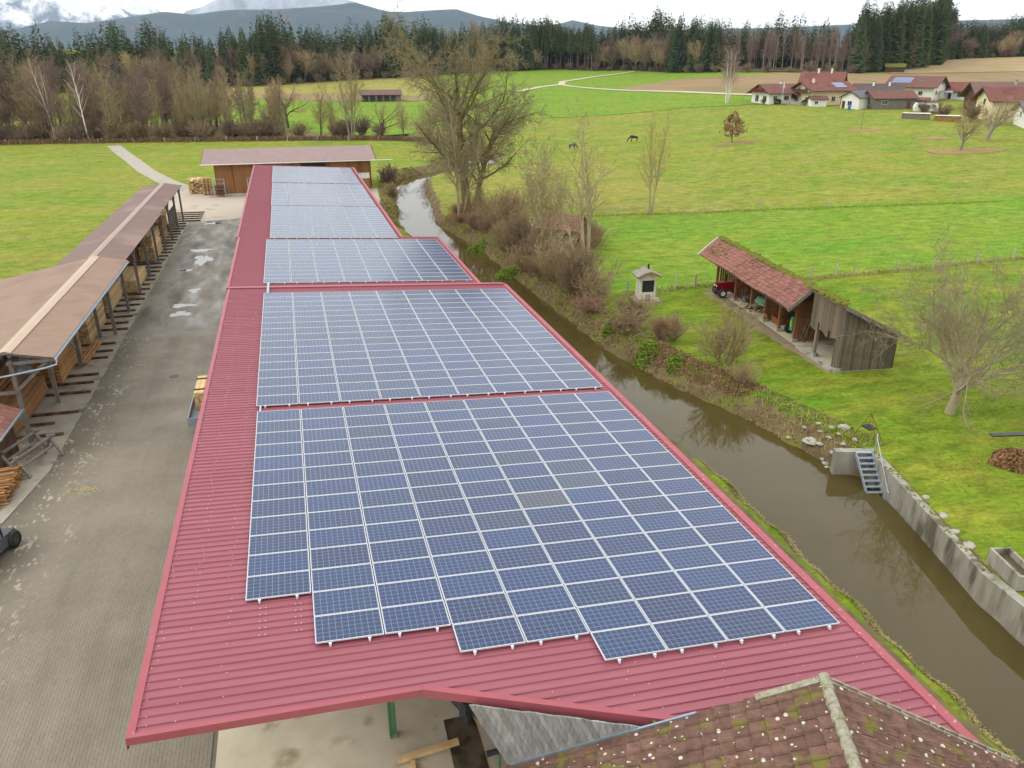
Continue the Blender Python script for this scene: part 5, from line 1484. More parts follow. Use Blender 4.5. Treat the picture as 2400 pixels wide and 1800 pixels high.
pb = in_bay('brown_crate', 'low brown plank crate with red things in it in the middle bay', 'crate', 10.0, .7)
for nm, c_, s_ in (('side', (-.35, 0, .25), (.04, .9, .5)), ('side', (.35, 0, .25), (.04, .9, .5)), ('end', (0, .45, .25), (.66, .04, .5)), ('end', (0, -.45, .25), (.66, .04, .5))):
    q = MB(); q.box(c_, s_); q.build(nm, M['wood_brown'], pb)
q = MB(); q.box((0, .1, .42), (.5, .5, .2)); q.build('contents', M['red_paint'], pb)
gm = in_bay('green_sprayer', 'upright green and yellow machine on a spoked black wheel in the shed', 'machine', 7.3, .5)
q = MB(); q.hexa([(-.25, -.2, .35), (.25, -.2, .35), (.25, .2, .35), (-.25, .2, .35)], [(-.2, -.17, 1.35), (.2, -.17, 1.35), (.2, .17, 1.35), (-.2, .17, 1.35)]); q.build('tank', mat('mid_green', srgb(60, 150, 110), srgb(70, 160, 120), 3, .4), gm)
q = MB(); q.box((-.27, 0, .9), (.02, .2, .5)); q.build('stripe', mat('yellow_paint', srgb(206, 190, 60), rough=.5), gm)
wl_ = wheel(gm, 0, 0, .4, .12, 'dark_metal'); wl_.location = (-.1, .42, .4); wl_.rotation_euler = (0, 0, math.pi / 2)
for k in range(3):
    q = MB(); q.bar(SP(6.2 - .25 * k, .2 + .1 * k, .05), SP(6.0 - .25 * k, .7 + .1 * k, 2.1), .2, .04); q.build('leaning_board', M['wood_grey'], None, label=('left', 'middle', 'right')[k] + ' of three grey boards leaning in the near half of the shed', cat='board', group='boards leaning in the shed')

# ================================================================ oven hut
hut = thing('oven_hut', 'little white oven hut with black door and shingled gable roof on the lawn', 'hut', (27.65, 57.6, 0), R(-6))
q = MB(); q.hexa([(-.72, -.62, .1), (.72, -.62, .1), (.72, .62, .1), (-.72, .62, .1)], [(-.62, -.55, 2.05), (.62, -.55, 2.05), (.62, .55, 2.05), (-.62, .55, 2.05)]); q.poly([(-.62, -.55, 2.05), (.62, -.55, 2.05), (0, -.55, 2.45)]); q.poly([(.62, .55, 2.05), (-.62, .55, 2.05), (0, .55, 2.45)])
STAINW = mat('stained_white', srgb(226, 222, 208), srgb(206, 196, 170), 1.5, .9, c3=srgb(186, 164, 120), s3=1.2, t3=.62)
q.build('wall', STAINW, hut)
q = MB(); q.box((0, -.62, 1.3), (1.0, .06, .95)); dr_ = q.build('oven_door', M['black'], hut)
for k in range(6): q = MB(); q.box((-.4 + .16 * k, -.655, 1.2), (.025, .02, .6)); q.build('door_rib', M['dark_metal'], dr_)
q = MB(); q.box((0, -.66, .38), (.45, .05, .4)); q.build('ash_door', M['stone'], hut)
SHG = mat('shingle', srgb(126, 122, 112), srgb(152, 148, 138), 4, .95, rnd=.2)
q = MB(); q.box((0, 0, 0), (.3, .16, .03)); SHM = q.mesh('shingle', SHG)
for s_ in (-1, 1):
    mb = MB(); mb.hexa([(0, -.95, 2.5), (s_ * 1.02, -.95, 2.05), (s_ * 1.02, .85, 2.05), (0, .85, 2.5)][::s_], [(0, -.95, 2.55), (s_ * 1.02, -.95, 2.1), (s_ * 1.02, .85, 2.1), (0, .85, 2.55)][::s_]); mb.build('roof_boarding', M['wood_grey'], hut)
    for r_ in range(4):
        for c_ in range(11): obj('shingle', SHM, hut, (s_ * (.14 + .265 * r_), -.87 + .163 * c_, 2.56 - .112 * r_), (0, s_ * R(20), 0))
mb = MB(); mb.bar((-.98, -.97, 2.08), (0, -.97, 2.52), .04, .14); mb.bar((0, -.97, 2.52), (.98, -.97, 2.08), .04, .14); mb.build('verge_board', M['lumber_old'], hut)
mb = MB(); mb.tube([(.25, .3, 2.3), (.25, .3, 2.95)], .08, 10); mb.build('chimney_pipe', M['black'], hut)
rs = random.Random(8)
for k in range(10):
    a = k / 10 * 6.283; mb = MB(); r1, r2 = rs.uniform(.25, .4), rs.uniform(.2, .35)
    mb.hexa(*[[(math.cos(a) * 1.0 + r1 * math.cos(t_), math.sin(a) * .95 + r2 * math.sin(t_), z_) for t_ in (0, 1.1, 2.2, 3.3, 4.4, 5.4)] for z_ in (-.02, .07)]); mb.build('paving_stone', M['stone'], hut)

# ================================================================ small brick-tiled hut among the trees
bh = thing('thicket_hut', 'small plank hut with faded red tiles hidden behind bare trees', 'hut', (27.6, 79.2, 0), R(-38))
q = MB(); q.box((0, 0, 1.05), (4.6, 3.0, 2.1)); q.poly([(-2.3, -1.5, 2.1), (-2.3, 1.5, 2.1), (-2.3, 0, 3.2)]); q.poly([(2.3, -1.5, 2.1), (2.3, 0, 3.2), (2.3, 1.5, 2.1)]); q.build('wall', M['wood_grey'], bh)
for s_ in (-1, 1):
    for r_ in range(6):
        for c_ in range(18):
            if r_ == 0 and c_ == 0 and s_ == -1:
                q = MB(); q.box((0, 0, 0), (.28, .37, .04)); HT = q.mesh('roof_tile', M['tile_red'])
            obj('roof_tile', HT, bh, (-2.5 + .29 * c_, s_ * (.17 + .33 * r_), 3.28 - .235 * r_ + .02), (-s_ * R(36), 0, 0))
q = MB(); q.box((-2.33, 0, .95), (.05, .8, 1.8)); q.build('door', M['wood_dark'], bh)
tk = thing('white_tank', 'upright white rounded tank standing in the bushes by the stream', 'tank', (25.4, 84.2, 0))
q = MB(); q.lathe([(0, .1), (.42, .1), (.45, .2), (.45, 1.35), (.4, 1.6), (.25, 1.8), (.08, 1.86), (0, 1.86)], k=20); q.build('shell', M['white'], tk, True)
q = MB(); q.lathe([(.47, .5), (.48, .52), (.48, .56), (.46, .58)], k=20); q.build('band', M['galv'], tk); q = MB(); q.box((0, 0, .06), (.8, .8, .12)); q.build('base', M['stone'], tk)

# ================================================================ fences
M['post_pale'] = mat('post_pale', srgb(150, 142, 128), srgb(178, 170, 156), 3, .9, rnd=.15)
def fence(label, pts, ph, pw, group, m='post_pale', wires=2, skip=None):
    x0, y0 = pts[0]; t_ = thing('wire_fence', label, 'fence', (x0, y0, tz(x0, y0)), group=group)
    r_ = random.Random(int(abs(x0) * 10)); q = MB(); q.box((0, 0, .5), (1, 1, 1)); me = q.mesh('fence_post', M[m])
    tops = []
    for x, y in pts:
        h_ = ph * r_.uniform(.85, 1.1); z_ = tz(x, y)
        obj('fence_post', me, t_, (x - x0, y - y0, z_ - tz(x0, y0) - .05), (r_.uniform(-.05, .05), r_.uniform(-.05, .05), r_.random()), (pw, pw, h_)); tops.append((x - x0, y - y0, z_ - tz(x0, y0) + ph * .8))
    for k in range(wires):
        q = MB()
        for a, b2 in zip(tops[:-1], tops[1:]): q.bar((a[0], a[1], a[2] - .35 * k), (b2[0], b2[1], b2[2] - .35 * k), .006, .006)
        q.build('wire', M['dark_metal'], t_)
    return t_
fence('post and wire fence running from the oven hut past the old shed', [(26.8, 59.3), (31.6, 59.9), (33.6, 60.1)] + [(37.5, 60.2), (41.5, 60.0), (45.2, 59.6), (48.0, 59.8), (49.9, 59.7), (54.5, 59.7), (59.2, 60.0), (64.9, 60.6), (69.8, 60.9), (75, 61.2), (80, 61.5), (86, 62)], 1.25, .13, 'meadow fences')
fence('thin wire fence across the big meadow before the poplar', [(36, 94.8), (40, 94.2), (44.2, 93.3), (47.2, 92.9), (49.2, 92.9), (52, 92.5), (55.5, 92.2), (60, 91.8), (65, 91), (70, 90.4), (76, 89.6), (82, 89), (89, 88.5), (96, 88.2)], 1.15, .07, 'meadow fences')
fence('thin wire fence higher up the meadow by the brown-leaved tree', [(60, 158), (68, 156.5), (76, 155), (84, 153.5), (89.5, 153), (94, 154), (101, 151), (110, 148), (118, 145), (126, 140), (134, 134)], 1.1, .08, 'meadow fences')
fence('row of pale posts along the foot of the left thicket', [(-72 + 7.2 * k, 218.5 - 1.05 * k - .0025 * k * k * 10) for k in range(15)], 1.2, .16, 'meadow fences')
fence('short plank-like fence beside the right barn corner', [(12.6, 131.5), (13.8, 132.6), (15, 133.6), (16.2, 134.6)], 1.1, .1, 'meadow fences')
# ================================================================ houses of the hamlet
PLANK = mat('house_plank', srgb(78, 56, 42), srgb(100, 74, 54), 2, .85, stretch=(4, 4, .4))
REDBR = mat('red_brown_wood', srgb(116, 44, 36), srgb(100, 38, 32), 2, .8)
GREYR = mat('grey_roof', srgb(86, 90, 96), srgb(102, 106, 110), .8, .7)
DARKR = mat('dark_roof', srgb(78, 70, 68), srgb(94, 84, 80), .8, .8)
BROWNR = mat('brown_roof', srgb(104, 80, 76), srgb(120, 92, 86), .8, .8)
HT1 = mat('house_tile_red', srgb(118, 82, 73), srgb(102, 70, 64), .8, .8, c3=srgb(116, 66, 58), s3=.4)
HT2 = mat('house_tile_brown', srgb(124, 76, 66), srgb(106, 66, 58), .8, .8, c3=srgb(96, 62, 56), s3=.4)
def win(parent, fr, c_, w_, h_, ax, name='window', frame='white', paneM='glass'):
    """window on a wall: ax 'x' = wall facing +-x, 'y' = wall facing +-y; c_ the centre on the wall face, fr the outward sign"""
    t_ = .06
    if ax == 'y':
        f = MB(); f.box(c_, (w_ + .16, t_, h_ + .16)); o = f.build(name, M[frame], parent)
        p = MB(); p.box((c_[0], c_[1] + fr * .025, c_[2]), (w_, t_, h_)); p.build('pane', M[paneM], o)
        s = MB(); s.box((c_[0], c_[1] + fr * .04, c_[2] - h_ / 2 - .1), (w_ + .3, .14, .06)); s.build('sill', M['stone'], o)
        s = MB(); s.box((c_[0], c_[1] + fr * .04, c_[2]), (.05, t_, h_)); s.build('mullion', M[frame], o)
    else:
        f = MB(); f.box(c_, (t_, w_ + .16, h_ + .16)); o = f.build(name, M[frame], parent)
        p = MB(); p.box((c_[0] + fr * .025, c_[1], c_[2]), (t_, w_, h_)); p.build('pane', M[paneM], o)
        s = MB(); s.box((c_[0] + fr * .04, c_[1], c_[2] - h_ / 2 - .1), (.14, w_ + .3, .06)); s.build('sill', M['stone'], o)
        s = MB(); s.box((c_[0] + fr * .04, c_[1], c_[2]), (t_, .05, h_)); s.build('mullion', M[frame], o)
    return o
def house(name, label, x, y, rz, L_, W_, he, hr, wall, roof, oh=.9, wins=(), chim=(), doors=(), sky=(), pv=None, cat='house', gable_m=None, dz=0):
    """ridge along local x; wins: (face, along, z, w, h) with faces F(-y) B(+y) L(-x) R(+x)"""
    he *= .9; hr = he + (hr / 1.0 - he / .9) * .82; wins = [(f_, u_, z_ * .9, w_, h_ * .92) for f_, u_, z_, w_, h_ in wins]
    t_ = thing(name, label, cat, (x, y, tz(x, y) + dz), rz, group='houses of the hamlet')
    q = MB(); q.box((0, 0, he / 2 - .6), (L_, W_, he + 1.2)); q.build('wall', wall, t_)
    for s_ in (-1, 1):
        q = MB(); a = [(s_ * L_ / 2, -W_ / 2, he), (s_ * L_ / 2, W_ / 2, he), (s_ * L_ / 2, 0, hr)]
        b2 = [(s_ * (L_ / 2 - .2), p[1], p[2]) for p in a]
        if s_ > 0: q.hexa(b2, a)
        else: q.hexa(a, b2)
        q.build('gable', gable_m or wall, t_)
    sl_ = (hr - he) / (W_ / 2); ye = W_ / 2 + oh; ze = he - sl_ * oh
    for s_ in (-1, 1):
        q = MB(); X0, X1 = -L_ / 2 - oh, L_ / 2 + oh
        lo = [(X0, s_ * ye, ze + .03), (X1, s_ * ye, ze + .03), (X1, 0, hr + .03), (X0, 0, hr + .03)]
        up = [(p[0], p[1], p[2] + .22) for p in lo]
        if s_ > 0: lo, up = lo[::-1], up[::-1]
        q.hexa(lo, up); ro = q.build('roof', roof, t_)
        if s_ < 0:
            for cx_, cy_, ch in chim:
                zc = hr - sl_ * abs(cy_); q = MB(); q.box((cx_, cy_, zc + ch / 2), (.6, .6, ch + .6)); q.build('chimney', wall if wall in (M['white'], M['cream']) else M['stone'], ro)
                q = MB(); q.box((cx_, cy_, zc + ch + .32), (.75, .75, .08)); q.build('chimney_cap', M['dark_metal'], ro)
            rm_ = Matrix.Rotation(math.atan(sl_), 3, 'X')
            for cx_, cy_, w_, h_ in sky:
                q = MB(); q.box((cx_, cy_, hr + .3 - sl_ * abs(cy_)), (w_, h_, .08), M=rm_); q.build('skylight', M['glass'], ro)
            if pv:
                cx_, cy_, nx_, ny_ = pv
                for i in range(nx_):
                    for j in range(ny_):
                        q = MB(); yy = cy_ + (j - (ny_ - 1) / 2) * 1.02; q.box((cx_ + (i - (nx_ - 1) / 2) * 1.02, yy, hr + .34 - sl_ * abs(yy)), (.98, .98, .05), M=rm_); q.build('solar_panel', M['pvblue'], ro)
        q = MB(); q.bar((X0, s_ * (ye + .06), ze + .1), (X1, s_ * (ye + .06), ze + .1), .12, .1); q.build('gutter', M['dark_metal'], t_)
    for e in (-1, 1):
        for s_ in (-1, 1):
            q = MB(); q.bar((e * (L_ / 2 + oh), 0, hr + .08), (e * (L_ / 2 + oh), s_ * ye, ze + .08), .06, .3); q.build('verge_board', PLANK, t_)
    for f, u, z_, w_, h_ in wins:
        if f == 'F': win(t_, -1, (u, -W_ / 2 - .02, z_), w_, h_, 'y')
        if f == 'B': win(t_, 1, (u, W_ / 2 + .02, z_), w_, h_, 'y')
        if f == 'L': win(t_, -1, (-L_ / 2 - .02, u, z_), w_, h_, 'x')
        if f == 'R': win(t_, 1, (L_ / 2 + .02, u, z_), w_, h_, 'x')
    for f, u, w_, h_, mm in doors:
        q = MB()
        if f == 'F': q.box((u, -W_ / 2 - .03, h_ / 2), (w_, .08, h_))
        if f == 'R': q.box((L_ / 2 + .03, u, h_ / 2), (.08, w_, h_))
        if f == 'L': q.box((-L_ / 2 - .03, u, h_ / 2), (.08, w_, h_))
        q.build('door', mm, t_)
    return t_
M['pvblue'] = mat('pvblue', srgb(96, 112, 150), srgb(110, 126, 160), 2, .15, spec=.8)
def balcony(t_, x, L_, y0, z_, m, end=True, side='L', depth=1.3):
    q = MB()
    if side == 'L':
        q.box((x - depth / 2, y0, z_), (depth, L_, .12)); q.build('balcony_floor', m, t_)
        q = MB()
        n_ = int(L_ / .22)
        for k in range(n_): q.box((x - depth, y0 - L_ / 2 + .22 * (k + .5), z_ + .5), (.04, .17, .9))
        q.box((x - depth, y0, z_ + 1.0), (.1, L_, .08)); q.build('balcony_rail', m, t_)
B0 = -math.atan2(160, 212)       # houses look about square to this bearing
VX = Vector((math.cos(B0), math.sin(B0), 0)); VY = Vector((-math.sin(B0), math.cos(B0), 0))
h1 = house('farm_house', 'low white chalet with red roof and flagpole, leftmost house of the hamlet', 148.5, 226.0, B0 + R(42), 11.5, 8.6, 3.5, 6.0, M['white'], HT1, 1.2,
      wins=[('L', -2.2, 1.4, 1.6, 1.6), ('L', 1.6, 1.4, 1.6, 1.9), ('L', 0, 4.5, .8, 1.0), ('F', -3.6, 1.6, 1.3, 1.2), ('F', 0.6, 1.6, 1.6, 1.2), ('F', 4.2, 1.6, 1.0, 1.2)], chim=[(2, .8, 1.0)], sky=[(.2, -1.9, .8, 1.1), (1.5, -1.9, .8, 1.1)])
balcony(h1, -5.75, 6.5, 0, 3.1, REDBR)
q = MB(); q.box((5.4, -4.6, 3.0), (6.2, 4.2, .14), M=Matrix.Rotation(R(20), 3, 'X')); q.build('lean_to_roof', HT1, h1)
q = MB(); q.box((5.4, -3.6, 2.2), (6.0, 2.0, 1.9)); q.build('lean_to_wall', REDBR, h1)
h2 = house('farm_house', 'large farmhouse with brown roof, dark balcony and a garage under its right wing', 160.5, 219.5, B0 + R(38), 14.5, 9.5, 4.6, 7.0, M['cream'], HT2, 1.3,
      wins=[('L', -2.4, 1.5, 1.2, 1.3), ('L', 2.4, 1.5, 1.2, 1.3), ('L', -1.6, 4.4, 1.0, 1.2), ('L', 1.6, 4.4, 1.0, 1.2), ('F', -5.2, 1.7, 1.2, 1.3), ('F', -3.2, 1.7, 1.2, 1.3), ('F', 0.5, 1.7, 1.2, 1.3)], chim=[(-4.4, -.8, 1.2)], doors=[('F', 4.8, 3.0, 2.4, M['black'])], pv=(3.6, -2.6, 4, 3))
balcony(h2, -7.25, 8.8, 0, 3.2, PLANK)
house('farm_house', 'taller white house with brown gabled roof and two pale chimneys behind the farmhouse', 169.5, 232.5, B0 - R(6), 11.5, 10, 5.6, 9.0, M['white'], HT2, 1.2, wins=[('R', 0, 6.6, 1, 1.2), ('R', -2.6, 3.5, 1, 1.2), ('R', 2.6, 3.5, 1, 1.2), ('F', 3.2, 4.0, 1.1, 1.2)], chim=[(-1.6, -.5, 1.3), (2.4, -.5, 1.3)])
house('garden_shed', 'tiny white outbuilding with red hipped roof on the meadow edge', 154.6, 213.3, B0 + R(20), 4.6, 3.2, 2.2, 3.1, M['white'], HT1, .4, wins=[('F', -.8, 1.2, .9, .8)], cat='outbuilding')
house('garage_house', 'white gabled outbuilding joined to the grey plank barn', 162.6, 206.2, B0 + R(62), 7, 5.4, 3.4, 5.2, M['white'], GREYR, .5, wins=[('L', 0, 1.6, 1.2, 1.2)], cat='outbuilding', doors=[('L', 1.9, .9, 2, M['wood_dark'])])
gb = house('plank_barn', 'grey weathered plank barn with red tiled roof at the meadow edge', 172.0, 203.8, B0 + R(27), 13.0, 7.4, 3.1, 5.3, M['wood_grey'], HT1, .5, wins=[('F', -3.2, 1.9, 1.6, 1.1), ('L', -1.6, 1.6, .9, 1.0), ('L', 1.4, 1.6, .9, 1.0)], cat='barn', doors=[('F', 4.2, 1.2, 1.9, M['wood_dark'])])
house('farm_house', 'low house with dark grey roof tucked behind the plank barn', 176.5, 214.5, B0 - R(4), 13, 8.6, 3.6, 6.4, M['white'], DARKR, .9, chim=[(-1.5, -1, 1.0), (3, -1, 1.0)], wins=[('F', 4.5, 2.0, 1.2, 1.2)])
house('farm_house', 'big white house with brown roof, solar panels and two skylights on its slope', 198.8, 224.0, B0 + R(-24), 14.5, 10.2, 4.4, 7.6, M['white'], HT1, 1.2, wins=[('F', -1, 1.6, 2.0, 1.2), ('F', 3.4, 2.0, 1.2, 1.2), ('R', -1.7, 5.6, .9, 1.4), ('R', 1.7, 5.6, .9, 1.4), ('R', -2.6, 2.2, 1.2, 1.3)], sky=[(2.4, -1.2, .9, 1.1), (2.4, -3.0, .9, 1.1)], pv=(-3.6, -2.6, 6, 3))
house('annex_house', 'white single-storey annex with brown hipped roof right of the big white house', 211.5, 220.0, B0 + R(-14), 8.5, 7.2, 3.0, 5.6, M['white'], HT2, 1.0, wins=[('F', 1.2, 1.5, .9, 1.3), ('F', 3.2, 1.5, .9, 1.3)], doors=[('F', -1.6, 1.3, 2.2, M['glass'])], cat='annex')
q = MB()
wgd = thing('glass_porch', 'small glass porch between the big white house and its annex', 'porch', (203.8, 216.6, tz(203.8, 216.6)), B0)
for x in (-1.8, -.6, .6, 1.8): q = MB(); q.box((x, -1.2, 1.2), (.08, .08, 2.4)); q.build('post', M['white'], wgd)
q = MB(); q.box((0, -.1, 2.6), (4.2, 2.6, .06), M=Matrix.Rotation(R(12), 3, 'X')); q.build('glass_roof', M['grey_top'], wgd)
house('red_lean_to', 'low red-roofed lean-to shed beside the plank barn', 184.0, 205.5, B0, 6, 4, 1.8, 2.6, M['wood_grey'], HT1, .3, cat='shed')
house('cream_house', 'cream two-storey house with red-brown roof at the right picture edge', 186.0, 172.0, B0 + R(14), 17, 10.0, 5.8, 9.0, M['cream'], HT2, 1.3, wins=[('L', 0, 5.0, 1.3, 1.5), ('L', -2.8, 2.0, 1.2, 1.4), ('L', 2.6, 2.0, 1.2, 1.4), ('F', -5, 2.0, 1.2, 1.4), ('F', -2, 2.0, 1.2, 1.4)], chim=[(1.5, -1.2, 1.2)])
house('white_house', 'white house with slate-grey hipped roof and glazed veranda at the right edge', 181.5, 158.0, B0 + R(6), 13, 9.0, 4.2, 6.6, M['white'], GREYR, 1.0, wins=[('F', -3.6, 1.5, 1.6, 2.0), ('F', -.6, 1.5, 1.8, 2.2), ('F', 2.6, 1.5, 1.8, 2.2), ('L', 0, 3.4, 1.2, 1.1)])
house('old_farm', 'broad old farm building with dull brown roof behind the cream house', 201.5, 187.0, B0 + R(10), 24, 13, 4.6, 8.8, PLANK, BROWNR, 1.4, chim=[(-2, -1.5, 1.2)], cat='farm building')
# hamlet small things
cv = thing('caravan', 'white touring caravan parked behind bare shrubs near the woodpiles', 'caravan', (173.5, 190.5, tz(173.5, 190.5)), B0 + R(8))
q = MB(); q.hexa([(-2.9, -1.1, .5), (2.9, -1.1, .5), (2.9, 1.1, .5), (-2.9, 1.1, .5)], [(-3.1, -1.1, 1.6), (3.1, -1.1, 1.6), (3.1, 1.1, 1.6), (-3.1, 1.1, 1.6)]); q.hexa([(-3.1, -1.1, 1.6), (3.1, -1.1, 1.6), (3.1, 1.1, 1.6), (-3.1, 1.1, 1.6)], [(-2.7, -1.0, 2.65), (2.8, -1.0, 2.65), (2.8, 1.0, 2.65), (-2.7, 1.0, 2.65)]); q.build('body', M['white'], cv)
for x in (-1.8, .2, 1.9): q = MB(); q.box((x, -1.1, 1.85), (.9, .06, .55)); q.build('window', M['glass'], cv)
for y in (-.95, .95): wheel(cv, 0, 0, .33, .2).location = (0.2, y, .33); 
q = MB(); q.bar((-2.9, 0, .5), (-4.0, 0, .45), .1, .1); q.build('drawbar', M['dark_metal'], cv)
def woodpile(label, x, y, L_, m, rz):
    t_ = thing('woodpile', label, 'woodpile', (x, y, tz(x, y)), rz, group='woodpiles by the caravan'); r_ = random.Random(int(x))
    q = MB(); q.tube([(0, -.5, 0), (0, .5, 0)], .1, 6); me = q.mesh('log', m)
    for i in range(int(L_ / .2)):
        for k in range(7): obj('log', me, t_, (-L_ / 2 + .2 * i + r_.uniform(-.03, .03), 0, .12 + .19 * k), (0, r_.random() * 3, 0))
    q = MB(); q.hexa([(-L_ / 2, -.7, 1.42), (L_ / 2, -.7, 1.42), (L_ / 2, .7, 1.42), (-L_ / 2, .7, 1.42)], [(-L_ / 2 + .3, -.5, 1.55), (L_ / 2 - .5, -.6, 1.5), (L_ / 2 - .2, .5, 1.6), (-L_ / 2 + .1, .6, 1.52)]); q.build('cover_sheet', M['white'], t_)
woodpile('grey woodpile under a white cover sheet below the caravan', 161.5, 180.0, 6.8, M['wood_grey'], B0 + R(-8))
woodpile('tan woodpile under a ragged white sheet next to the fruit tree', 165.8, 173.5, 6.4, M['lumber_old'], B0 + R(-10))
fp = thing('flagpole', 'thin white flagpole with a furled flag before the leftmost house', 'flagpole', (146.5, 219.5, tz(146.5, 219.5)))
q = MB(); q.tube([(0, 0, 0), (0, 0, 6.6)], .06, 6); q.build('pole', M['white'], fp); q = MB(); q.box((.12, 0, 5.4), (.3, .08, 1.7)); q.build('flag', M['white'], fp)
bb = thing('blue_barrel', 'small blue barrel at the white outbuilding corner', 'barrel', (158.3, 203.2, tz(158.3, 203.2)))
q = MB(); q.lathe([(0, 0), (.38, 0), (.42, .3), (.42, .9), (.38, 1.2), (0, 1.2)], k=14); q.build('drum', mat('blue_plastic', srgb(50, 110, 190), rough=.5), bb, True); q = MB(); q.lathe([(.43, .58), (.44, .6), (.44, .64), (.42, .66)], k=14); q.build('hoop', M['dark_metal'], bb)
gw = thing('garden_wall', 'low grey stone garden wall before the leftmost houses', 'wall', (151, 217, tz(151, 217)), B0 + R(4))
q = MB(); q.box((0, 0, .3), (8, .4, 1.2)); q.build('wall', M['stone'], gw); q = MB(); q.box((0, 0, .93), (8.1, .5, .08)); q.build('coping', M['concrete'], gw)
# far field barn left of the big tree and a hut at the forest edge
fb = house('field_barn', 'open grey field barn with brown roof far off on the green field', 35.5, 311.5, R(-4), 14.5, 6.5, 2.6, 4.4, M['wood_grey'], BROWNR, .5, cat='barn')
for k in range(5): q = MB(); q.box((-5.8 + 2.6 * k, -3.28, 1.2), (1.9, .1, 2.2)); q.build('bay_opening_shade', M['black'], fb)  # black slabs paint the shade of the open bays on a closed wall
house('forest_hut', 'small mossy-roofed hut in front of the tall dark spruces', 272, 322, B0, 8, 5, 2.4, 4.0, PLANK, M['moss'], .4, cat='hut')
# horses on the meadow
HB = mat('horse_coat', srgb(38, 30, 27), srgb(52, 42, 36), 3, .6)
def horse(label, x, y, rz, s_=1.0, m=HB):
    t_ = thing('horse', label, 'horse', (x, y, tz(x, y)), rz)
    bm_v = {'hip': (-.65, 0, 1.32), 'mid': (0, 0, 1.22), 'sh': (.6, 0, 1.3), 'wit': (.72, 0, 1.38), 'n1': (1.0, 0, 1.12), 'n2': (1.32, 0, .78), 'poll': (1.5, 0, .55), 'head': (1.58, 0, .32), 'muz': (1.64, 0, .12),
            'tail1': (-.92, 0, 1.2), 'tail2': (-1.02, 0, .6)}
    rad = {'hip': .33, 'mid': .33, 'sh': .32, 'wit': .26, 'n1': .2, 'n2': .16, 'poll': .13, 'head': .12, 'muz': .08, 'tail1': .07, 'tail2': .05}
    ed = [('hip', 'mid'), ('mid', 'sh'), ('sh', 'wit'), ('wit', 'n1'), ('n1', 'n2'), ('n2', 'poll'), ('poll', 'head'), ('head', 'muz'), ('hip', 'tail1'), ('tail1', 'tail2')]
    for sy_ in (-1, 1):
        n_ = 'l' if sy_ < 0 else 'r'
        for nm, p, r_ in (('st' + n_, (-.6, sy_ * .17, .95), .17), ('ho' + n_, (-.78, sy_ * .17, .55), .075), ('hc' + n_, (-.7, sy_ * .17, .28), .055), ('hf' + n_, (-.66, sy_ * .17, .05), .06),
                          ('el' + n_, (.55, sy_ * .16, .92), .13), ('kn' + n_, (.58 + .1 * (sy_ > 0), sy_ * .16, .5), .07), ('ff' + n_, (.56 + .2 * (sy_ > 0), sy_ * .16, .05), .06)):
            bm_v[nm] = p; rad[nm] = r_
        ed += [('hip', 'st' + n_), ('st' + n_, 'ho' + n_), ('ho' + n_, 'hc' + n_), ('hc' + n_, 'hf' + n_), ('sh', 'el' + n_), ('el' + n_, 'kn' + n_), ('kn' + n_, 'ff' + n_)]
    ks = list(bm_v); me = bpy.data.meshes.new('body'); me.from_pydata([bm_v[k] for k in ks], [(ks.index(a), ks.index(b2)) for a, b2 in ed], [])
    o = obj('body', me, t_, scale=s_)
    md = o.modifiers.new('skin', 'SKIN')
    for k, sv in zip(ks, me.skin_vertices[0].data): sv.radius = (rad[k], rad[k])
    me.skin_vertices[0].data[0].use_root = True
    o.modifiers.new('sub', 'SUBSURF').render_levels = 1
    me.materials.append(m)
    q = MB(); q.hexa([(.75, -.03, 1.4), (1.45, -.03, .62), (1.5, .03, .66), (.8, .03, 1.45)], [(.68, -.02, 1.62), (1.4, -.02, .78), (1.44, .02, .8), (.72, .02, 1.64)]); q.build('mane', M['black'], t_, scale=s_)
    return t_
horse('dark brown horse grazing on the open meadow', 80.0, 178.5, R(165))
horse('grey horse standing behind the pale bare tree on the meadow', 61.5, 170.5, R(20), .95, mat('grey_coat', srgb(92, 84, 78), srgb(112, 104, 98), 3, .7))
# ================================================================ trees and shrubs
def tubes(S, k):
    """vectorised tapered prisms for segments S (n,8): p0 p1 r0 r1"""
    S = np.asarray(S, np.float64); n_ = len(S)
    p0, p1, r0, r1 = S[:, :3], S[:, 3:6], S[:, 6], S[:, 7]
    d = p1 - p0; d /= np.linalg.norm(d, axis=1)[:, None] + 1e-9
    ref = np.where(np.abs(d[:, 2:3]) > .9, np.array([[1., 0, 0]]), np.array([[0, 0, 1.]]))
    x = np.cross(d, ref); x /= np.linalg.norm(x, axis=1)[:, None] + 1e-9; y = np.cross(d, x)
    a = np.arange(k) * 2 * np.pi / k
    off = x[:, None, :] * np.cos(a)[None, :, None] + y[:, None, :] * np.sin(a)[None, :, None]
    V = np.concatenate([p0[:, None] + off * r0[:, None, None], p1[:, None] + off * r1[:, None, None]], 1).reshape(-1, 3)
    j = np.arange(k); q = (j + 1) % k
    f = np.stack([j, q, q + k, j + k], 1)
    F = (f[None] + (np.arange(n_) * 2 * k)[:, None, None]).reshape(-1, 4)
    return V, F

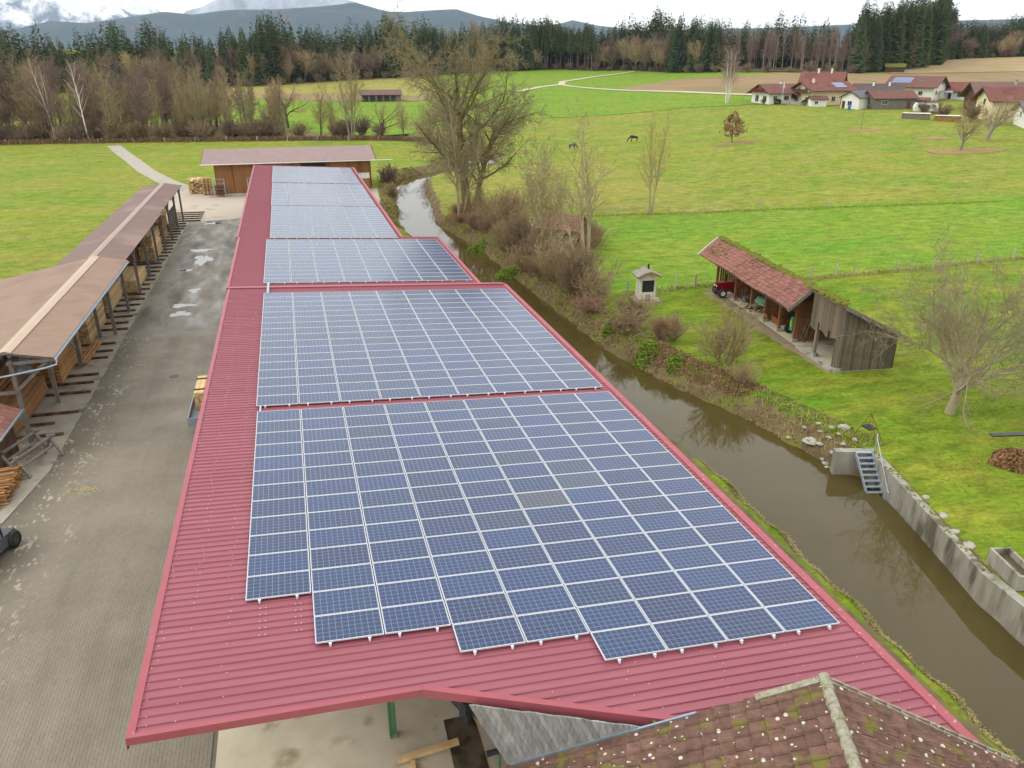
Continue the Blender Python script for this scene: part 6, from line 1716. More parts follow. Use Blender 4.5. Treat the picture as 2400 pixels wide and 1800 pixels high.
def grow_tree(seed, stems, cfg, rmin=.012):
    """stems: (x, y, dir, length, radius); cfg per level: n, lr (length ratio), ang, start, seg, wig, up"""
    rg = random.Random(seed); segs = []
    def nrm(v):
        m = math.sqrt(v[0] ** 2 + v[1] ** 2 + v[2] ** 2) or 1; return (v[0] / m, v[1] / m, v[2] / m)
    def br(p, d, L_, r, lev):
        c = cfg[lev]; ns = c['seg']; pts = [(p, d, r)]; st = L_ / ns; rend = max(rmin * .6, r * c.get('tip', .3))
        for i in range(ns):
            wg_ = c['wig']
            d = nrm((d[0] + rg.gauss(0, wg_), d[1] + rg.gauss(0, wg_), d[2] + rg.gauss(0, wg_) + c['up']))
            p2 = (p[0] + d[0] * st, p[1] + d[1] * st, max(p[2] + d[2] * st, .05))
            r2 = max(rmin * .6, r + (rend - r) / ns * 1.0 if False else pts[0][2] + (rend - pts[0][2]) * (i + 1) / ns)
            segs.append((*p, *p2, pts[-1][2], r2, lev)); p = p2; pts.append((p, d, r2))
        if lev + 1 < len(cfg):
            n_ = c['n']; n_ = max(1, int(n_ * (1 if lev == 0 else min(1.4, .35 + L_ / (c.get('ref', L_)))))) if lev else n_
            az = rg.random() * 6.283
            for k in range(n_):
                t = c['start'] + (1 - c['start']) * (k + rg.random()) / n_
                f = t * ns; i = min(ns - 1, int(f)); fr = f - i
                a, b_ = pts[i], pts[i + 1]
                q = tuple(a[0][j] + (b_[0][j] - a[0][j]) * fr for j in range(3)); rr = a[2] + (b_[2] - a[2]) * fr
                dd = b_[1]; az += 2.4 + rg.gauss(0, .5)
                ref = (1, 0, 0) if abs(dd[2]) > .8 else (0, 0, 1)
                x = nrm((dd[1] * ref[2] - dd[2] * ref[1], dd[2] * ref[0] - dd[0] * ref[2], dd[0] * ref[1] - dd[1] * ref[0]))
                y = (dd[1] * x[2] - dd[2] * x[1], dd[2] * x[0] - dd[0] * x[2], dd[0] * x[1] - dd[1] * x[0])
                an = R(rg.uniform(*c['ang'])); ca, sa = math.cos(an), math.sin(an); cz, sz = math.cos(az), math.sin(az)
                nd = nrm(tuple(dd[j] * ca + (x[j] * cz + y[j] * sz) * sa for j in range(3)))
                ll = L_ * c['lr'] * rg.uniform(.65, 1.15) * (1 - c.get('fall', .45) * (t - c['start']) / (1.001 - c['start']))
                br(q, nd, ll, max(rmin, min(rr * .75, rr * c.get('rr', .6))), lev + 1)
    for x, y, d, L_, r in stems:
        br((x, y, -.1), nrm(d), L_, r, 0)
    return np.array(segs)

def tree_parts(name, S, mt, mtw, split=2, kbig=7):
    big = S[S[:, 8] < split][:, :8]; sm = S[S[:, 8] >= split][:, :8]
    out = [('trunk', np_mesh(name + '_trunk', *tubes(big, kbig), mt, smooth=True))]
    if len(sm): out.append(('crown', np_mesh(name + '_crown', *tubes(sm, 3), mtw)))
    return out

def bark(name, a, b_, rough=.9, c3=None, t3=.55, s3=1.0): return mat(name, srgb(*a), srgb(*b_), 2.0, rough, detail=6, stretch=(1, 1, .5), c3=None if c3 is None else srgb(*c3), t3=t3, s3=s3, rnd=.12)
BK = {'mossy': bark('bark_mossy', (104, 92, 58), (130, 118, 74), c3=(112, 110, 44), t3=.46),
      'pale': bark('bark_pale', (150, 140, 104), (172, 162, 126)), 'twig_pale': bark('twig_pale', (138, 126, 92), (158, 146, 108)),
      'grey': bark('bark_grey', (122, 112, 96), (148, 138, 120)), 'twig_tan': bark('twig_tan', (150, 132, 96), (168, 150, 112)),
      'twig_brown': bark('twig_brown', (126, 106, 82), (146, 126, 98)), 'twig_purple': bark('twig_purple', (114, 96, 86), (136, 116, 102)),
      'twig_red': bark('twig_red', (142, 112, 92), (162, 132, 108)), 'bark_dark': bark('bark_dark', (80, 68, 56), (102, 88, 72)),
      'birch': bark('bark_birch', (206, 200, 188), (226, 220, 208), c3=(70, 64, 60), t3=.63, s3=3.0), 'twig_birch': bark('twig_birch', (158, 138, 126), (176, 156, 142)),
      'twig_grey': bark('twig_grey', (126, 114, 88), (146, 134, 104)), 'twig_yellow': bark('twig_yellow', (168, 150, 84), (184, 166, 98)), 'fir_trunk': bark('fir_trunk', (112, 94, 80), (136, 118, 102)), 'walnut': bark('bark_walnut', (140, 128, 104), (164, 152, 126))}
def plant(name, parts, x, y, label, cat, group=None, rz=0, s=1.0, z=None, lean=(0, 0)):
    t_ = thing(name, label, cat, (x, y, (tz(x, y) if z is None else z)), rz, group, s)
    t_.rotation_euler = (lean[0], lean[1], rz)
    for pn, me in parts: obj(pn, me, t_)
    return t_
L0 = dict
# --- the big old tree by the stream
cfg = [L0(n=13, lr=.78, ang=(20, 68), start=.26, seg=6, wig=.05, up=.06, tip=.55, fall=.1, rr=.46),
       L0(n=11, lr=.46, ang=(25, 62), start=.15, seg=7, wig=.13, up=.05, tip=.18, fall=.35, rr=.42),
       L0(n=12, lr=.5, ang=(25, 65), start=.1, seg=4, wig=.18, up=.02, tip=.3, ref=5.0),
       L0(n=9, lr=.52, ang=(25, 70), start=.1, seg=3, wig=.2, up=-.05, tip=.4, ref=2.0),
       L0(n=0, lr=.5, ang=(30, 70), start=.1, seg=3, wig=.2, up=-.08, tip=.5)]
cfg[-1]['seg'] = 2
S_ = grow_tree(11, [(0, 0, (0.0, 0, 1), 11.0, .46), (.8, .5, (.22, .1, 1), 8.0, .3)], cfg, .013)
plant('old_streamside_tree', tree_parts('old_tree', S_, BK['mossy'], BK['twig_grey'], 3), 21.9, 101, 'huge bare mossy tree with spreading crown on the stream bank', 'tree', 'single bare trees', s=1.4)
cfgs = [L0(n=22, lr=.36, ang=(22, 48), start=.22, seg=10, wig=.03, up=.06, tip=.12, fall=.6, rr=.5),
        L0(n=9, lr=.5, ang=(25, 55), start=.12, seg=5, wig=.1, up=.06, tip=.3, ref=4.0),
        L0(n=7, lr=.55, ang=(25, 60), start=.12, seg=3, wig=.16, up=.03, tip=.4, ref=2.0),
        L0(n=0, lr=.5, ang=(30, 70), start=.1, seg=3, wig=.2, up=.0, tip=.5)]
S_ = grow_tree(5, [(0, 0, (0.04, 0, 1), 14.5, .24), (.5, .2, (.14, .05, 1), 11, .16)], cfgs, .02)
PALE = tree_parts('pale_tree', S_, BK['pale'], BK['twig_pale'], 2)
plant('slender_streamside_tree', PALE, 19.6, 95, 'slender pale-barked tree leaning beside the huge mossy tree', 'tree', 'single bare trees')
S_ = grow_tree(6, [(0, 0, (-.05, 0, 1), 14.5, .22), (.35, .1, (.13, .1, 1), 14.0, .2), (-.2, .3, (-.2, .15, 1), 10, .13)], [dict(cfgs[0], n=13, ang=(22, 55)), dict(cfgs[1], n=6), dict(cfgs[2], n=5), dict(cfgs[3], seg=2)], .013)
plant('pale_forked_tree', tree_parts('pale_forked', S_, BK['pale'], BK['twig_pale'], 2), 25.6, 67.2, 'tall pale twin-stemmed tree between the oven hut and thicket hut', 'tree', 'single bare trees')
S_ = grow_tree(7, [(0, 0, (-.06, 0, 1), 12.3, .17), (.25, 0, (.1, 0, 1), 12.2, .15)], [dict(cfgs[0], ang=(14, 34)), dict(cfgs[1], n=6), dict(cfgs[2], n=4), cfgs[3]], .016)
plant('meadow_poplar', tree_parts('poplar', S_, BK['pale'], BK['twig_yellow'], 2), 44.9, 93.7, 'slim yellowish two-stemmed tree at the meadow wire fence', 'tree', 'single bare trees')
# --- walnut on the lawn
cfgw = [L0(n=8, lr=2.9, ang=(24, 72), start=.5, seg=4, wig=.05, up=.03, tip=.7, fall=.1, rr=.4),
        L0(n=11, lr=.5, ang=(25, 62), start=.2, seg=8, wig=.13, up=.05, tip=.15, fall=.4, rr=.45),
        L0(n=7, lr=.5, ang=(25, 62), start=.15, seg=5, wig=.17, up=.05, tip=.3, ref=2.6),
        L0(n=7, lr=.55, ang=(25, 62), start=.12, seg=3, wig=.2, up=.03, tip=.4, ref=1.3),
        L0(n=0, lr=.5, ang=(30, 70), start=.1, seg=3, wig=.2, up=.02, tip=.5)]
S_ = grow_tree(23, [(0, 0, (0.02, 0, 1), 2.2, .24), (.12, .05, (.3, .1, 1), 2.3, .2)], cfgw, .008)
plant('walnut_tree', tree_parts('walnut', S_, BK['walnut'], BK['twig_grey'], 3), 34.75, 31.9, 'wide bare walnut tree with pale forked trunk on the near lawn', 'tree', 'single bare trees', s=1.15)
# --- orchard and meadow trees on the right
cfgf = [L0(n=9, lr=1.7, ang=(25, 60), start=.45, seg=4, wig=.06, up=.02, tip=.6, fall=.15, rr=.55),
        L0(n=8, lr=.55, ang=(25, 60), start=.2, seg=5, wig=.14, up=.07, tip=.25, ref=4),
        L0(n=6, lr=.5, ang=(25, 65), start=.15, seg=4, wig=.18, up=.02, tip=.35, ref=2),
        L0(n=0, lr=.5, ang=(30, 70), start=.1, seg=3, wig=.2, up=.0, tip=.5)]
S_ = grow_tree(31, [(0, 0, (0.05, 0, 1), 3.0, .26)], cfgf, .024)
FRUIT = tree_parts('fruit_tree', S_, BK['grey'], BK['twig_tan'], 2)
plant('fruit_tree', FRUIT, 132.4, 133.6, 'bare fruit tree with pale trunk above a brown leaf patch', 'tree', 'meadow trees', s=1.15)
S_ = grow_tree(32, [(0, 0, (0.12, 0, 1), 3.4, .42)], cfgf, .026)
plant('knotty_fruit_tree', tree_parts('knotty', S_, BK['grey'], BK['twig_tan'], 2), 148.2, 143, 'knotty thick-trunked bare tree before the cream house', 'tree', 'meadow trees', s=1.1)
S_ = grow_tree(33, [(0, 0, (0, 0, 1), 5.0, .09)], [dict(cfgs[0], n=12), dict(cfgs[1], n=4), cfgs[3]], .02)
SAPL = tree_parts('sapling', S_, BK['grey'], BK['twig_tan'], 1)
plant('sapling', SAPL, 133.1, 165.4, 'thin bare sapling on the meadow below the plank barn', 'tree', 'meadow trees')
blob = lambda nm, x, y, rx, ry, m, seed, dz=.05: strip(nm, [(x + rx * math.cos(a) * (1 + .2 * math.sin(3 * a + seed)), y + ry * math.sin(a)) for a in np.linspace(0, math.pi, 16)], [(x + rx * math.cos(-a) * (1 + .2 * math.sin(3 * a + seed)), y + ry * math.sin(-a)) for a in np.linspace(0, math.pi, 16)], m, dz, 24, 8)
FLOOR = mat('thicket_floor', srgb(98, 84, 60), srgb(122, 106, 74), .6, .95, detail=8, coords='World', c3=srgb(112, 118, 54), s3=.2, t3=.52)
strip('thicket_ground', [(-95, 223.5), (-60, 218.3), (-20, 212.4), (0, 209.3), (20, 205.5)], [(-95, 262), (-60, 258), (-20, 248), (-6, 236), (21, 207.5)], FLOOR, .13, 40, 14)
LEAFG = mat('leaf_litter', srgb(132, 104, 72), srgb(150, 128, 78), 1.2, .95, detail=8, coords='World', c3=srgb(140, 148, 60), s3=.6, t3=.55)
blob('leaf_patch', 132.5, 132.8, 8.5, 3.5, LEAFG, 1); blob('leaf_patch', 133.2, 164.8, 4.4, 2.4, LEAFG, 2); blob('leaf_patch', 95, 158, 6, 2.6, LEAFG, 3); blob('leaf_patch', 141, 150, 5, 2.4, LEAFG, 4)
# brown-leaved young beech
r_ = np.random.RandomState(8); k = 2600
zz = r_.beta(1.3, 1.5, k); aa = r_.rand(k) * 6.283; rad = 3.0 * np.sqrt(np.clip(np.minimum(zz * 4, 1), 0, 1)) * (1 - zz) ** .45 * r_.uniform(.3, 1, k) ** .5 * (1 + .22 * np.sin(3 * aa + 7 * zz) + .15 * np.sin(5 * aa - 11 * zz))
c0 = np.c_[rad * np.cos(aa), rad * np.sin(aa), 1.4 + zz * 5.0 + .3 * np.sin(2 * aa)]
c0 = c0[np.sin(c0[:, 0] * 2.3 + 1) + np.sin(c0[:, 1] * 2.7) + np.sin(c0[:, 2] * 2.9 + c0[:, 0]) > -.75 + r_.normal(0, .4, k)]
def leaf_mesh(name, c0, sz, m, seed, flat=0.0):
    r_ = np.random.RandomState(seed); k = len(c0)
    u = r_.normal(size=(k, 3)); u[:, 2] *= 1 - flat; u /= np.linalg.norm(u, axis=1)[:, None]
    v = np.cross(u, r_.normal(size=(k, 3))); v /= np.linalg.norm(v, axis=1)[:, None]
    s = sz * r_.uniform(.6, 1.4, (k, 1))
    return np_mesh(name, np.stack([c0 - u * s, c0 - v * s * .6, c0 + u * s, c0 + v * s * .6], 1).reshape(-1, 3), np.arange(4 * k).reshape(-1, 4), m)
BLEAF = mat('beech_leaf', srgb(132, 94, 70), srgb(156, 118, 92), 1.5, .9)
S_ = grow_tree(34, [(0, 0, (0, 0, 1), 6.2, .13)], [dict(cfgs[0], n=18, lr=.42, start=.25), dict(cfgs[1], n=4), cfgs[3]], .02)
plant('brown_leaved_tree', tree_parts('beech', S_, BK['bark_dark'], BK['twig_brown'], 1) + [('foliage', leaf_mesh('beech_foliage', c0, .17, BLEAF, 9))], 94.8, 159, 'small conical tree keeping its brown leaves, alone on the meadow', 'tree', 'meadow trees')
# --- birches
cfgb = [L0(n=20, lr=.34, ang=(18, 42), start=.3, seg=12, wig=.035, up=.05, tip=.1, fall=.65, rr=.4),
        L0(n=7, lr=.5, ang=(20, 50), start=.15, seg=5, wig=.1, up=.02, tip=.3, ref=5),
        L0(n=5, lr=.6, ang=(20, 55), start=.15, seg=4, wig=.14, up=-.08, tip=.4, ref=2.5),
        L0(n=0, lr=.5, ang=(30, 70), start=.1, seg=3, wig=.18, up=-.15, tip=.5)]
S_ = grow_tree(41, [(0, 0, (-.1, 0, 1), 15.5, .24), (.5, 0, (.06, 0, 1), 16.5, .26), (.9, .3, (.16, 0, 1), 15, .2)], cfgb, .028)
plant('birch_clump', tree_parts('birch_clump', S_, BK['birch'], BK['twig_birch'], 1), 136.3, 234.7, 'clump of white-stemmed birches beside the leftmost house', 'tree', 'meadow trees')
S_ = grow_tree(42, [(0, 0, (-.08, 0, 1), 17.5, .2)], [dict(cfgb[0], n=16), dict(cfgb[1], n=4), cfgb[3]], .026)
BIR1 = tree_parts('birch_lean', S_, BK['birch'], BK['twig_birch'], 2)
plant('white_birch', BIR1, -46.7, 217.6, 'white birch with forked bare branches in front of the left thicket', 'tree', 'birches of the thicket')
S_ = grow_tree(43, [(0, 0, (-.14, 0, 1), 18, .13), (.6, 0, (-.07, .05, 1), 17, .12)], [dict(cfgb[0], n=8, wig=.05), dict(cfgb[1], n=3), cfgb[3]], .024)
plant('white_birch', tree_parts('birch_twin', S_, BK['birch'], BK['twig_birch'], 2), -54.5, 219.5, 'pair of thin slightly leaning white birch stems left of the forked birch', 'tree', 'birches of the thicket')
# --- alder thicket on the left
ald = []
for sd, tw, h in ((51, 'twig_purple', 15), (52, 'twig_purple', 16.5), (53, 'twig_brown', 14), (54, 'twig_tan', 13), (55, 'twig_pale', 14)):
    S_ = grow_tree(sd, [(0, 0, (random.Random(sd).uniform(-.1, .1), 0, 1), h, .16), (.5, .3, (random.Random(sd + 9).uniform(-.2, .2), .1, 1), h * .8, .1)], [dict(cfgs[0], n=22, lr=.34, start=.2), dict(cfgs[1], n=8), dict(cfgs[2], n=6), dict(cfgs[3], seg=2)], .026)
    ald.append(tree_parts('alder_%d' % sd, S_, BK['bark_dark'], BK[tw], 1))
# shrubs: many stems from the ground
def shrub(seed, n_, h, tw, spread=.7, rmin=.011, lev2=7):
    rg = random.Random(seed); st = []
    for k in range(n_):
        a = rg.random() * 6.283; f = rg.random() * spread
        st.append((.25 * math.cos(a) * f, .25 * math.sin(a) * f, (math.cos(a) * f, math.sin(a) * f, 1), h * rg.uniform(.65, 1.05), .025 * rg.uniform(.7, 1.3)))
    S_ = grow_tree(seed, st, [L0(n=9, lr=.42, ang=(15, 50), start=.15, seg=6, wig=.08, up=.0, tip=.3, fall=.4, rr=.7), L0(n=lev2, lr=.5, ang=(20, 50), start=.2, seg=4, wig=.14, up=.03, tip=.4, ref=1.2), L0(n=0, lr=.5, ang=(20, 50), start=.2, seg=3, wig=.15, up=0, tip=.5)], rmin)
    return [('stems', np_mesh('shrub_stems', *tubes(S_[S_[:, 8] < 1][:, :8], 4), BK[tw])), ('twigs', np_mesh('shrub_twigs', *tubes(S_[S_[:, 8] >= 1][:, :8], 3), BK[tw]))]
SHR = {'red': shrub(61, 44, 2.6, 'twig_red', .85), 'brown': shrub(62, 48, 2.8, 'twig_brown', 1.1), 'tan': shrub(63, 38, 2.8, 'twig_tan', .85), 'far': shrub(64, 26, 3.0, 'twig_brown', .8, .028, 5), 'farp': shrub(65, 26, 3.2, 'twig_purple', .8, .028, 5)}
rg = random.Random(100)
k = 0
for i in range(170):
    f = rg.random(); px_ = -84 + 84 * f ** 1.05
    y0 = 218.8 - .148 * (px_ + 72)
    y = y0 + 2.5 + 40 * rg.random() ** 1.2
    if px_ > -18 and rg.random() < .6: continue
    kind = rg.choice((0, 0, 1, 1, 2, 2, 3, 4)) if px_ < -25 else rg.choice((2, 3, 4, 1))
    plant('alder_tree', ald[kind], px_, y, 'bare brownish-purple alder in the dense thicket behind the pale fence posts', 'tree', 'alders of the left thicket', rg.random() * 6.28, rg.uniform(.62, 1.28) * (1 if px_ < -20 else .85), lean=(rg.uniform(-.05, .05), rg.uniform(-.07, .07)))
for i in range(70):
    px_ = -80 + 104 * rg.random(); y = 219.2 - .148 * (px_ + 72) + rg.uniform(.8, 7)
    plant('thicket_shrub', SHR[rg.choice(('far', 'far', 'farp'))], px_, y, 'leafless undergrowth shrub at the foot of the left thicket', 'shrub', 'shrubs of the left thicket', rg.random() * 6.28, rg.uniform(.8, 1.7))
# trees standing clear of the thicket
S_ = grow_tree(71, [(0, 0, (-.08, 0, 1), 18, .2), (.5, .2, (.05, 0, 1), 19, .24), (1.0, 0, (.12, 0, 1), 16, .16)], [dict(cfgs[0], n=18, ang=(16, 36)), dict(cfgs[1], n=6), dict(cfgs[2], n=5), cfgs[3]], .028)
plant('tall_grey_tree', tree_parts('tall_grey', S_, BK['grey'], BK['twig_pale'], 2), 14.9, 203.5, 'tall grey many-stemmed tree at the end of the thicket before the field barn', 'tree', 'single bare trees')
S_ = grow_tree(72, [(0, 0, (.3, 0, 1), 5, .32)], [dict(cfgf[0], n=6, ang=(20, 60)), dict(cfgf[1], n=6), dict(cfgf[2], n=4), cfgf[3]], .03)
plant('leaning_willow', tree_parts('leaning', S_, BK['bark_dark'], BK['twig_brown'], 2), 22.0, 204.0, 'low dark leaning tree with crooked limbs right of the tall grey tree', 'tree', 'single bare trees')
S_ = grow_tree(73, [(0, 0, (-.05, 0, 1), 6, .4)], [dict(cfgf[0], n=8, lr=1.2), dict(cfgf[1], n=8), dict(cfgf[2], n=6), cfgf[3]], .03)
plant('round_pollard', tree_parts('pollard', S_, BK['bark_dark'], BK['twig_red'], 2), .6, 236, 'round-headed pollard with reddish twigs in front of the green field', 'tree', 'single bare trees', s=1.1)
for i, (x, y, s_) in enumerate(((34.5, 182, 1.05), (30, 176, .85))):
    plant('stream_bend_tree', PALE, x, y, ('slender tree by the stream bend left of the huge mossy tree', 'thin tree in front of the stream bend')[i], 'tree', 'single bare trees', i * 2.0, s_)
for i, (x, y, kd, s_) in enumerate(((8, 207, 3, 1.0), (11, 206, 3, .8), (-4, 214, 2, .8), (28, 200, 3, .7))):
    plant('fence_line_tree', ald[kd], x, y, 'thin bare tree in the gap between thicket and tall grey tree', 'tree', 'thin trees along the far fence', i, s_)
# bushes and young trees along the right bank
bank = [(22.3, 59.5, 'brown', 1.6, 'large arching brown bush overhanging the water near the oven hut'), (23.2, 57.2, 'tan', 1.1, 'low tan bush in front of the large arching bush'), (22.2, 64.5, 'tan', 1.5, 'tan bush behind the large arching bush'), (22.6, 70, 'brown', 1.3, 'brown bush below the pale twin-stemmed tree'), (22, 76, 'brown', 1.4, 'brownish bush on the bank in front of the thicket hut'),
        (23.6, 81, 'brown', 1.2, 'brown bush beside the white tank'), (23.5, 88, 'tan', 1.8, 'tall tan-brown bush right of the huge tree'), (25.5, 92, 'red', 1.6, 'red-brown bush behind the white tank'), (22.6, 97, 'tan', 1.3, 'tan bush at the foot of the huge mossy tree'),
        (27.8, 73.5, 'red', 1.1, 'rust-coloured bush at the right wall of the thicket hut'), (29.8, 76.5, 'brown', 1.1, 'brown brush pile right of the thicket hut'), (31.2, 79.5, 'tan', .9, 'grey-tan bush on the meadow edge behind the thicket hut'),
        (24.4, 47.8, 'red', .75, 'small reddish bush on the bank below the oven hut lawn'), (25.2, 47.4, 'tan', .7, 'small pale bush next to the small reddish one'), (15.2, 131, 'farp', 1.0, 'grey-purple bush between the barn corner and the stream'), (16.6, 136, 'far', .9, 'thin bush on the stream bank behind the barn corner'), (14.3, 118, 'brown', .8, 'low brown bush on the left bank near the hall end'),
        (25.6, 38.6, 'tan', .55, 'little twiggy bush on the lawn edge above the water')]
for x, y, kd, s_, lb in bank:
    z_ = float(ground_z(np.array([x]), np.array([y]))[0])
    plant('bank_bush', SHR[kd], x, y, lb, 'bush', 'bushes on the stream bank', x * 7 % 6, s_, z=max(z_, -1.2))
rgb_ = random.Random(404)
for i in range(22):
    y = 50 + 49 * (i + rgb_.random()) / 22; x = float(np.interp(y, [p[1] for p in RB], [p[0] for p in RB])) + rgb_.uniform(.7, 3.4)
    z_ = float(ground_z(np.array([x]), np.array([y]))[0])
    plant('scrub_bush', SHR[rgb_.choice(('brown', 'tan', 'red'))], x, y, 'leafless bush in the tangled scrub along the right stream bank', 'bush', 'scrub on the right bank', rgb_.random() * 6, (rgb_.uniform(.7, 1.15),) * 2 + (rgb_.uniform(.5, .9),), z=max(z_, -1.2))
S_ = grow_tree(81, [(.0, 0, (-.25, 0, 1), 2.6, .06), (.1, .1, (.2, .1, 1), 3.0, .07), (-.1, .1, (.02, .25, 1), 2.8, .06), (0, -.1, (.05, -.3, 1), 2.6, .05), (0, 0, (-.45, -.1, 1), 2.4, .05), (0, 0, (.45, 0, 1), 2.4, .05)], [L0(n=12, lr=.55, ang=(18, 55), start=.2, seg=6, wig=.08, up=.02, tip=.35, fall=.3, rr=.6), L0(n=9, lr=.5, ang=(20, 50), start=.15, seg=4, wig=.14, up=.04, tip=.4, ref=1.4), L0(n=6, lr=.5, ang=(20, 50), start=.15, seg=3, wig=.14, up=.03, tip=.4, ref=.8), L0(n=0, lr=.5, ang=(20, 50), start=.2, seg=3, wig=.15, up=0, tip=.5)], .009)
plant('hazel_bush', tree_parts('hazel', S_, BK['twig_tan'], BK['twig_tan'], 1), 26.2, 42.2, 'round pale leafless bush tree on the bank facing the old shed', 'bush', 'bushes on the stream bank', s=1.3, z=-.5)
for i, (x, y, s_) in enumerate(((23.5, 73, .75), (25, 77.5, .62), (27.5, 86, .72), (24.5, 63, .55), (29.6, 70.5, .5), (33, 84.5, .6))[:4]):
    plant('bank_sapling', SAPL if i % 2 else PALE, x, y, 'thin bare sapling in the scrub around the thicket hut', 'tree', 'saplings around the thicket hut', i * 1.3, s_)
# --- stuff on the banks: leaf litter, brambles, dry grass, green weeds
def bankz(x, y): return np.maximum(ground_z(np.asarray(x, float), np.asarray(y, float)), -1.25)
def bank_line(y0, y1, n_, seed, d0, d1, left=False):
    r_ = np.random.RandomState(seed); P = np.array(LB if left else RB); y = r_.uniform(y0, y1, n_); x = np.interp(y, P[:, 1], P[:, 0]); d = r_.uniform(d0, d1, n_)
    x = x + (-d if left else d); return x, y, r_
def leaves_at(name, label, x, y, hz, sz, m, seed, cat='leaf litter'):
    r_ = np.random.RandomState(seed); c0 = np.c_[x, y, bankz(x, y) + r_.rand(len(x)) ** 1.5 * hz]
    return obj(name, leaf_mesh(name, c0, sz, m, seed), label=label, cat=cat, kind='stuff')
LIT = mat('bank_litter', srgb(130, 92, 72), srgb(156, 120, 96), 1.6, .95, coords='World', c3=srgb(104, 78, 60), s3=1.2, t3=.5)
x, y, r_ = bank_line(37.5, 47, 4200, 1, .5, 2.4); leaves_at('leaf_litter', 'reddish brown leaf litter and brambles on the bank below the hazel', x, y, .4, .06, LIT, 2)
x, y, r_ = bank_line(46, 100, 6000, 3, .2, 3.0); leaves_at('leaf_litter', 'brown litter under the bushes further up the right bank', x, y, .3, .07, mat('litter_brown', srgb(120, 98, 70), srgb(148, 124, 90), 1.5, .95, coords='World'), 4)
GRN = mat('weed_leaf', srgb(88, 122, 30), srgb(128, 150, 44), 1.5, .8, coords='World')
for i, (cx_, cy_, rr, h, lb) in enumerate(((22.6, 46.2, .9, .8, 'fresh green weeds on the bank below the small reddish bush'), (23.5, 43.6, .6, .5, 'small green patch of weeds at the waterline below the hazel'), (19.6, 72.5, 1.3, .9, 'bright green reed clump at the waterline before the bushes'), (19.2, 84, 1.2, .8, 'yellow-green sedge clump hanging over the far water'), (22.3, 51.5, .8, .6, 'yellow-green bush leaves beside the arching brown bush'))):
    r_ = np.random.RandomState(i + 20); k = 900; a = r_.rand(k) * 6.283; d = np.sqrt(r_.rand(k)) * rr
    x = cx_ + d * np.cos(a); y = cy_ + d * np.sin(a)
    c0 = np.c_[x, y, bankz(x, y) + r_.rand(k) * h * (1 - (d / rr) ** 2) + .05]
    obj('green_weeds', leaf_mesh('green_weeds', c0, .09, GRN, i), label=lb, cat='weeds', kind='stuff')
def grass_blades(name, label, x, y, h, m, seed, z=None, w_=.018):
    r_ = np.random.RandomState(seed); k = len(x); z0 = (bankz(x, y) if z is None else z) - .03
    a = r_.rand(k) * 6.283; hh = h * r_.uniform(.5, 1.2, k); ln = hh * r_.uniform(.2, 1.0, k); ww = w_ * r_.uniform(.6, 1.5, k)
    b0 = np.c_[x, y, z0]; s = np.c_[-np.sin(a) * ww, np.cos(a) * ww, np.zeros(k)]
    mid = b0 + np.c_[np.cos(a) * ln * .35, np.sin(a) * ln * .35, hh * .7]; tip = b0 + np.c_[np.cos(a) * ln, np.sin(a) * ln, hh * r_.uniform(.6, 1, k)]
    V = np.stack([b0 - s, b0 + s, mid + s * .7, mid - s * .7, tip], 1).reshape(-1, 3); I = np.arange(k) * 5
    F = np.concatenate([np.c_[I, I + 1, I + 2], np.c_[I, I + 2, I + 3], np.c_[I + 3, I + 2, I + 4]])
    return obj(name, np_mesh(name, V, F, m), label=label, cat='grass', kind='stuff')
DRYG = mat('dry_grass', srgb(146, 136, 82), srgb(172, 160, 108), 1.0, .95, coords='World', c3=srgb(116, 122, 48), s3=.8, t3=.5)
GRG = mat('green_grass', srgb(110, 138, 40), srgb(136, 154, 56), 1.0, .95, coords='World')
x, y, r_ = bank_line(8, 31, 8000, 5, -.25, .9, True); grass_blades('bank_grass', 'shaggy yellow-green grass strip between the red hall and the water', x, y, .17, DRYG, 6, w_=.02)
x, y, r_ = bank_line(96, 150, 6000, 7, -.1, 2.4, True); grass_blades('bank_grass', 'dry grass on the left bank by the far hall end', x, y, .5, DRYG, 8, w_=.04)
x, y, r_ = bank_line(29.5, 100, 14000, 9, -.1, 2.6); grass_blades('bank_grass', 'dry yellowish grass tufts along the right bank', x, y, .26, DRYG, 10, w_=.022)
x, y, r_ = bank_line(29.5, 60, 9000, 11, 1.0, 2.6); grass_blades('bank_grass', 'green grass fringe at the lawn edge above the right bank', x, y, .16, GRG, 12)
r_ = np.random.RandomState(13)
# tufts at fence lines and shed edges
def tuft_line(label, pts, n_, spread, h, m, seed, w_=.03):
    P = resample(pts, 200); r_ = np.random.RandomState(seed); i = r_.randint(0, 200, n_); x = P[i, 0] + r_.normal(0, spread, n_); y = P[i, 1] + r_.normal(0, spread, n_)
    return grass_blades('tuft_grass', label, x, y, h, m, seed, z=terr(x, y), w_=w_)
tuft_line('long dry grass along the fence by the old shed', [(26.8, 59.2), (33.6, 60), (45, 59.6), (60, 60), (86, 62)], 5000, .4, .26, DRYG, 14)
tuft_line('pale rough grass along the thin meadow fence', [(36, 94.8), (49, 92.9), (60, 91.8), (96, 88.2)], 3500, .5, .22, GRG, 15, .03)
tuft_line('dry brush and grass at the foot of the left thicket', [(-80, 219), (-40, 214.5), (0, 208), (22, 203), (34, 196)], 12000, 1.1, 1.1, mat('brush', srgb(112, 90, 64), srgb(140, 116, 82), 1, .95, coords='World'), 16, .06)
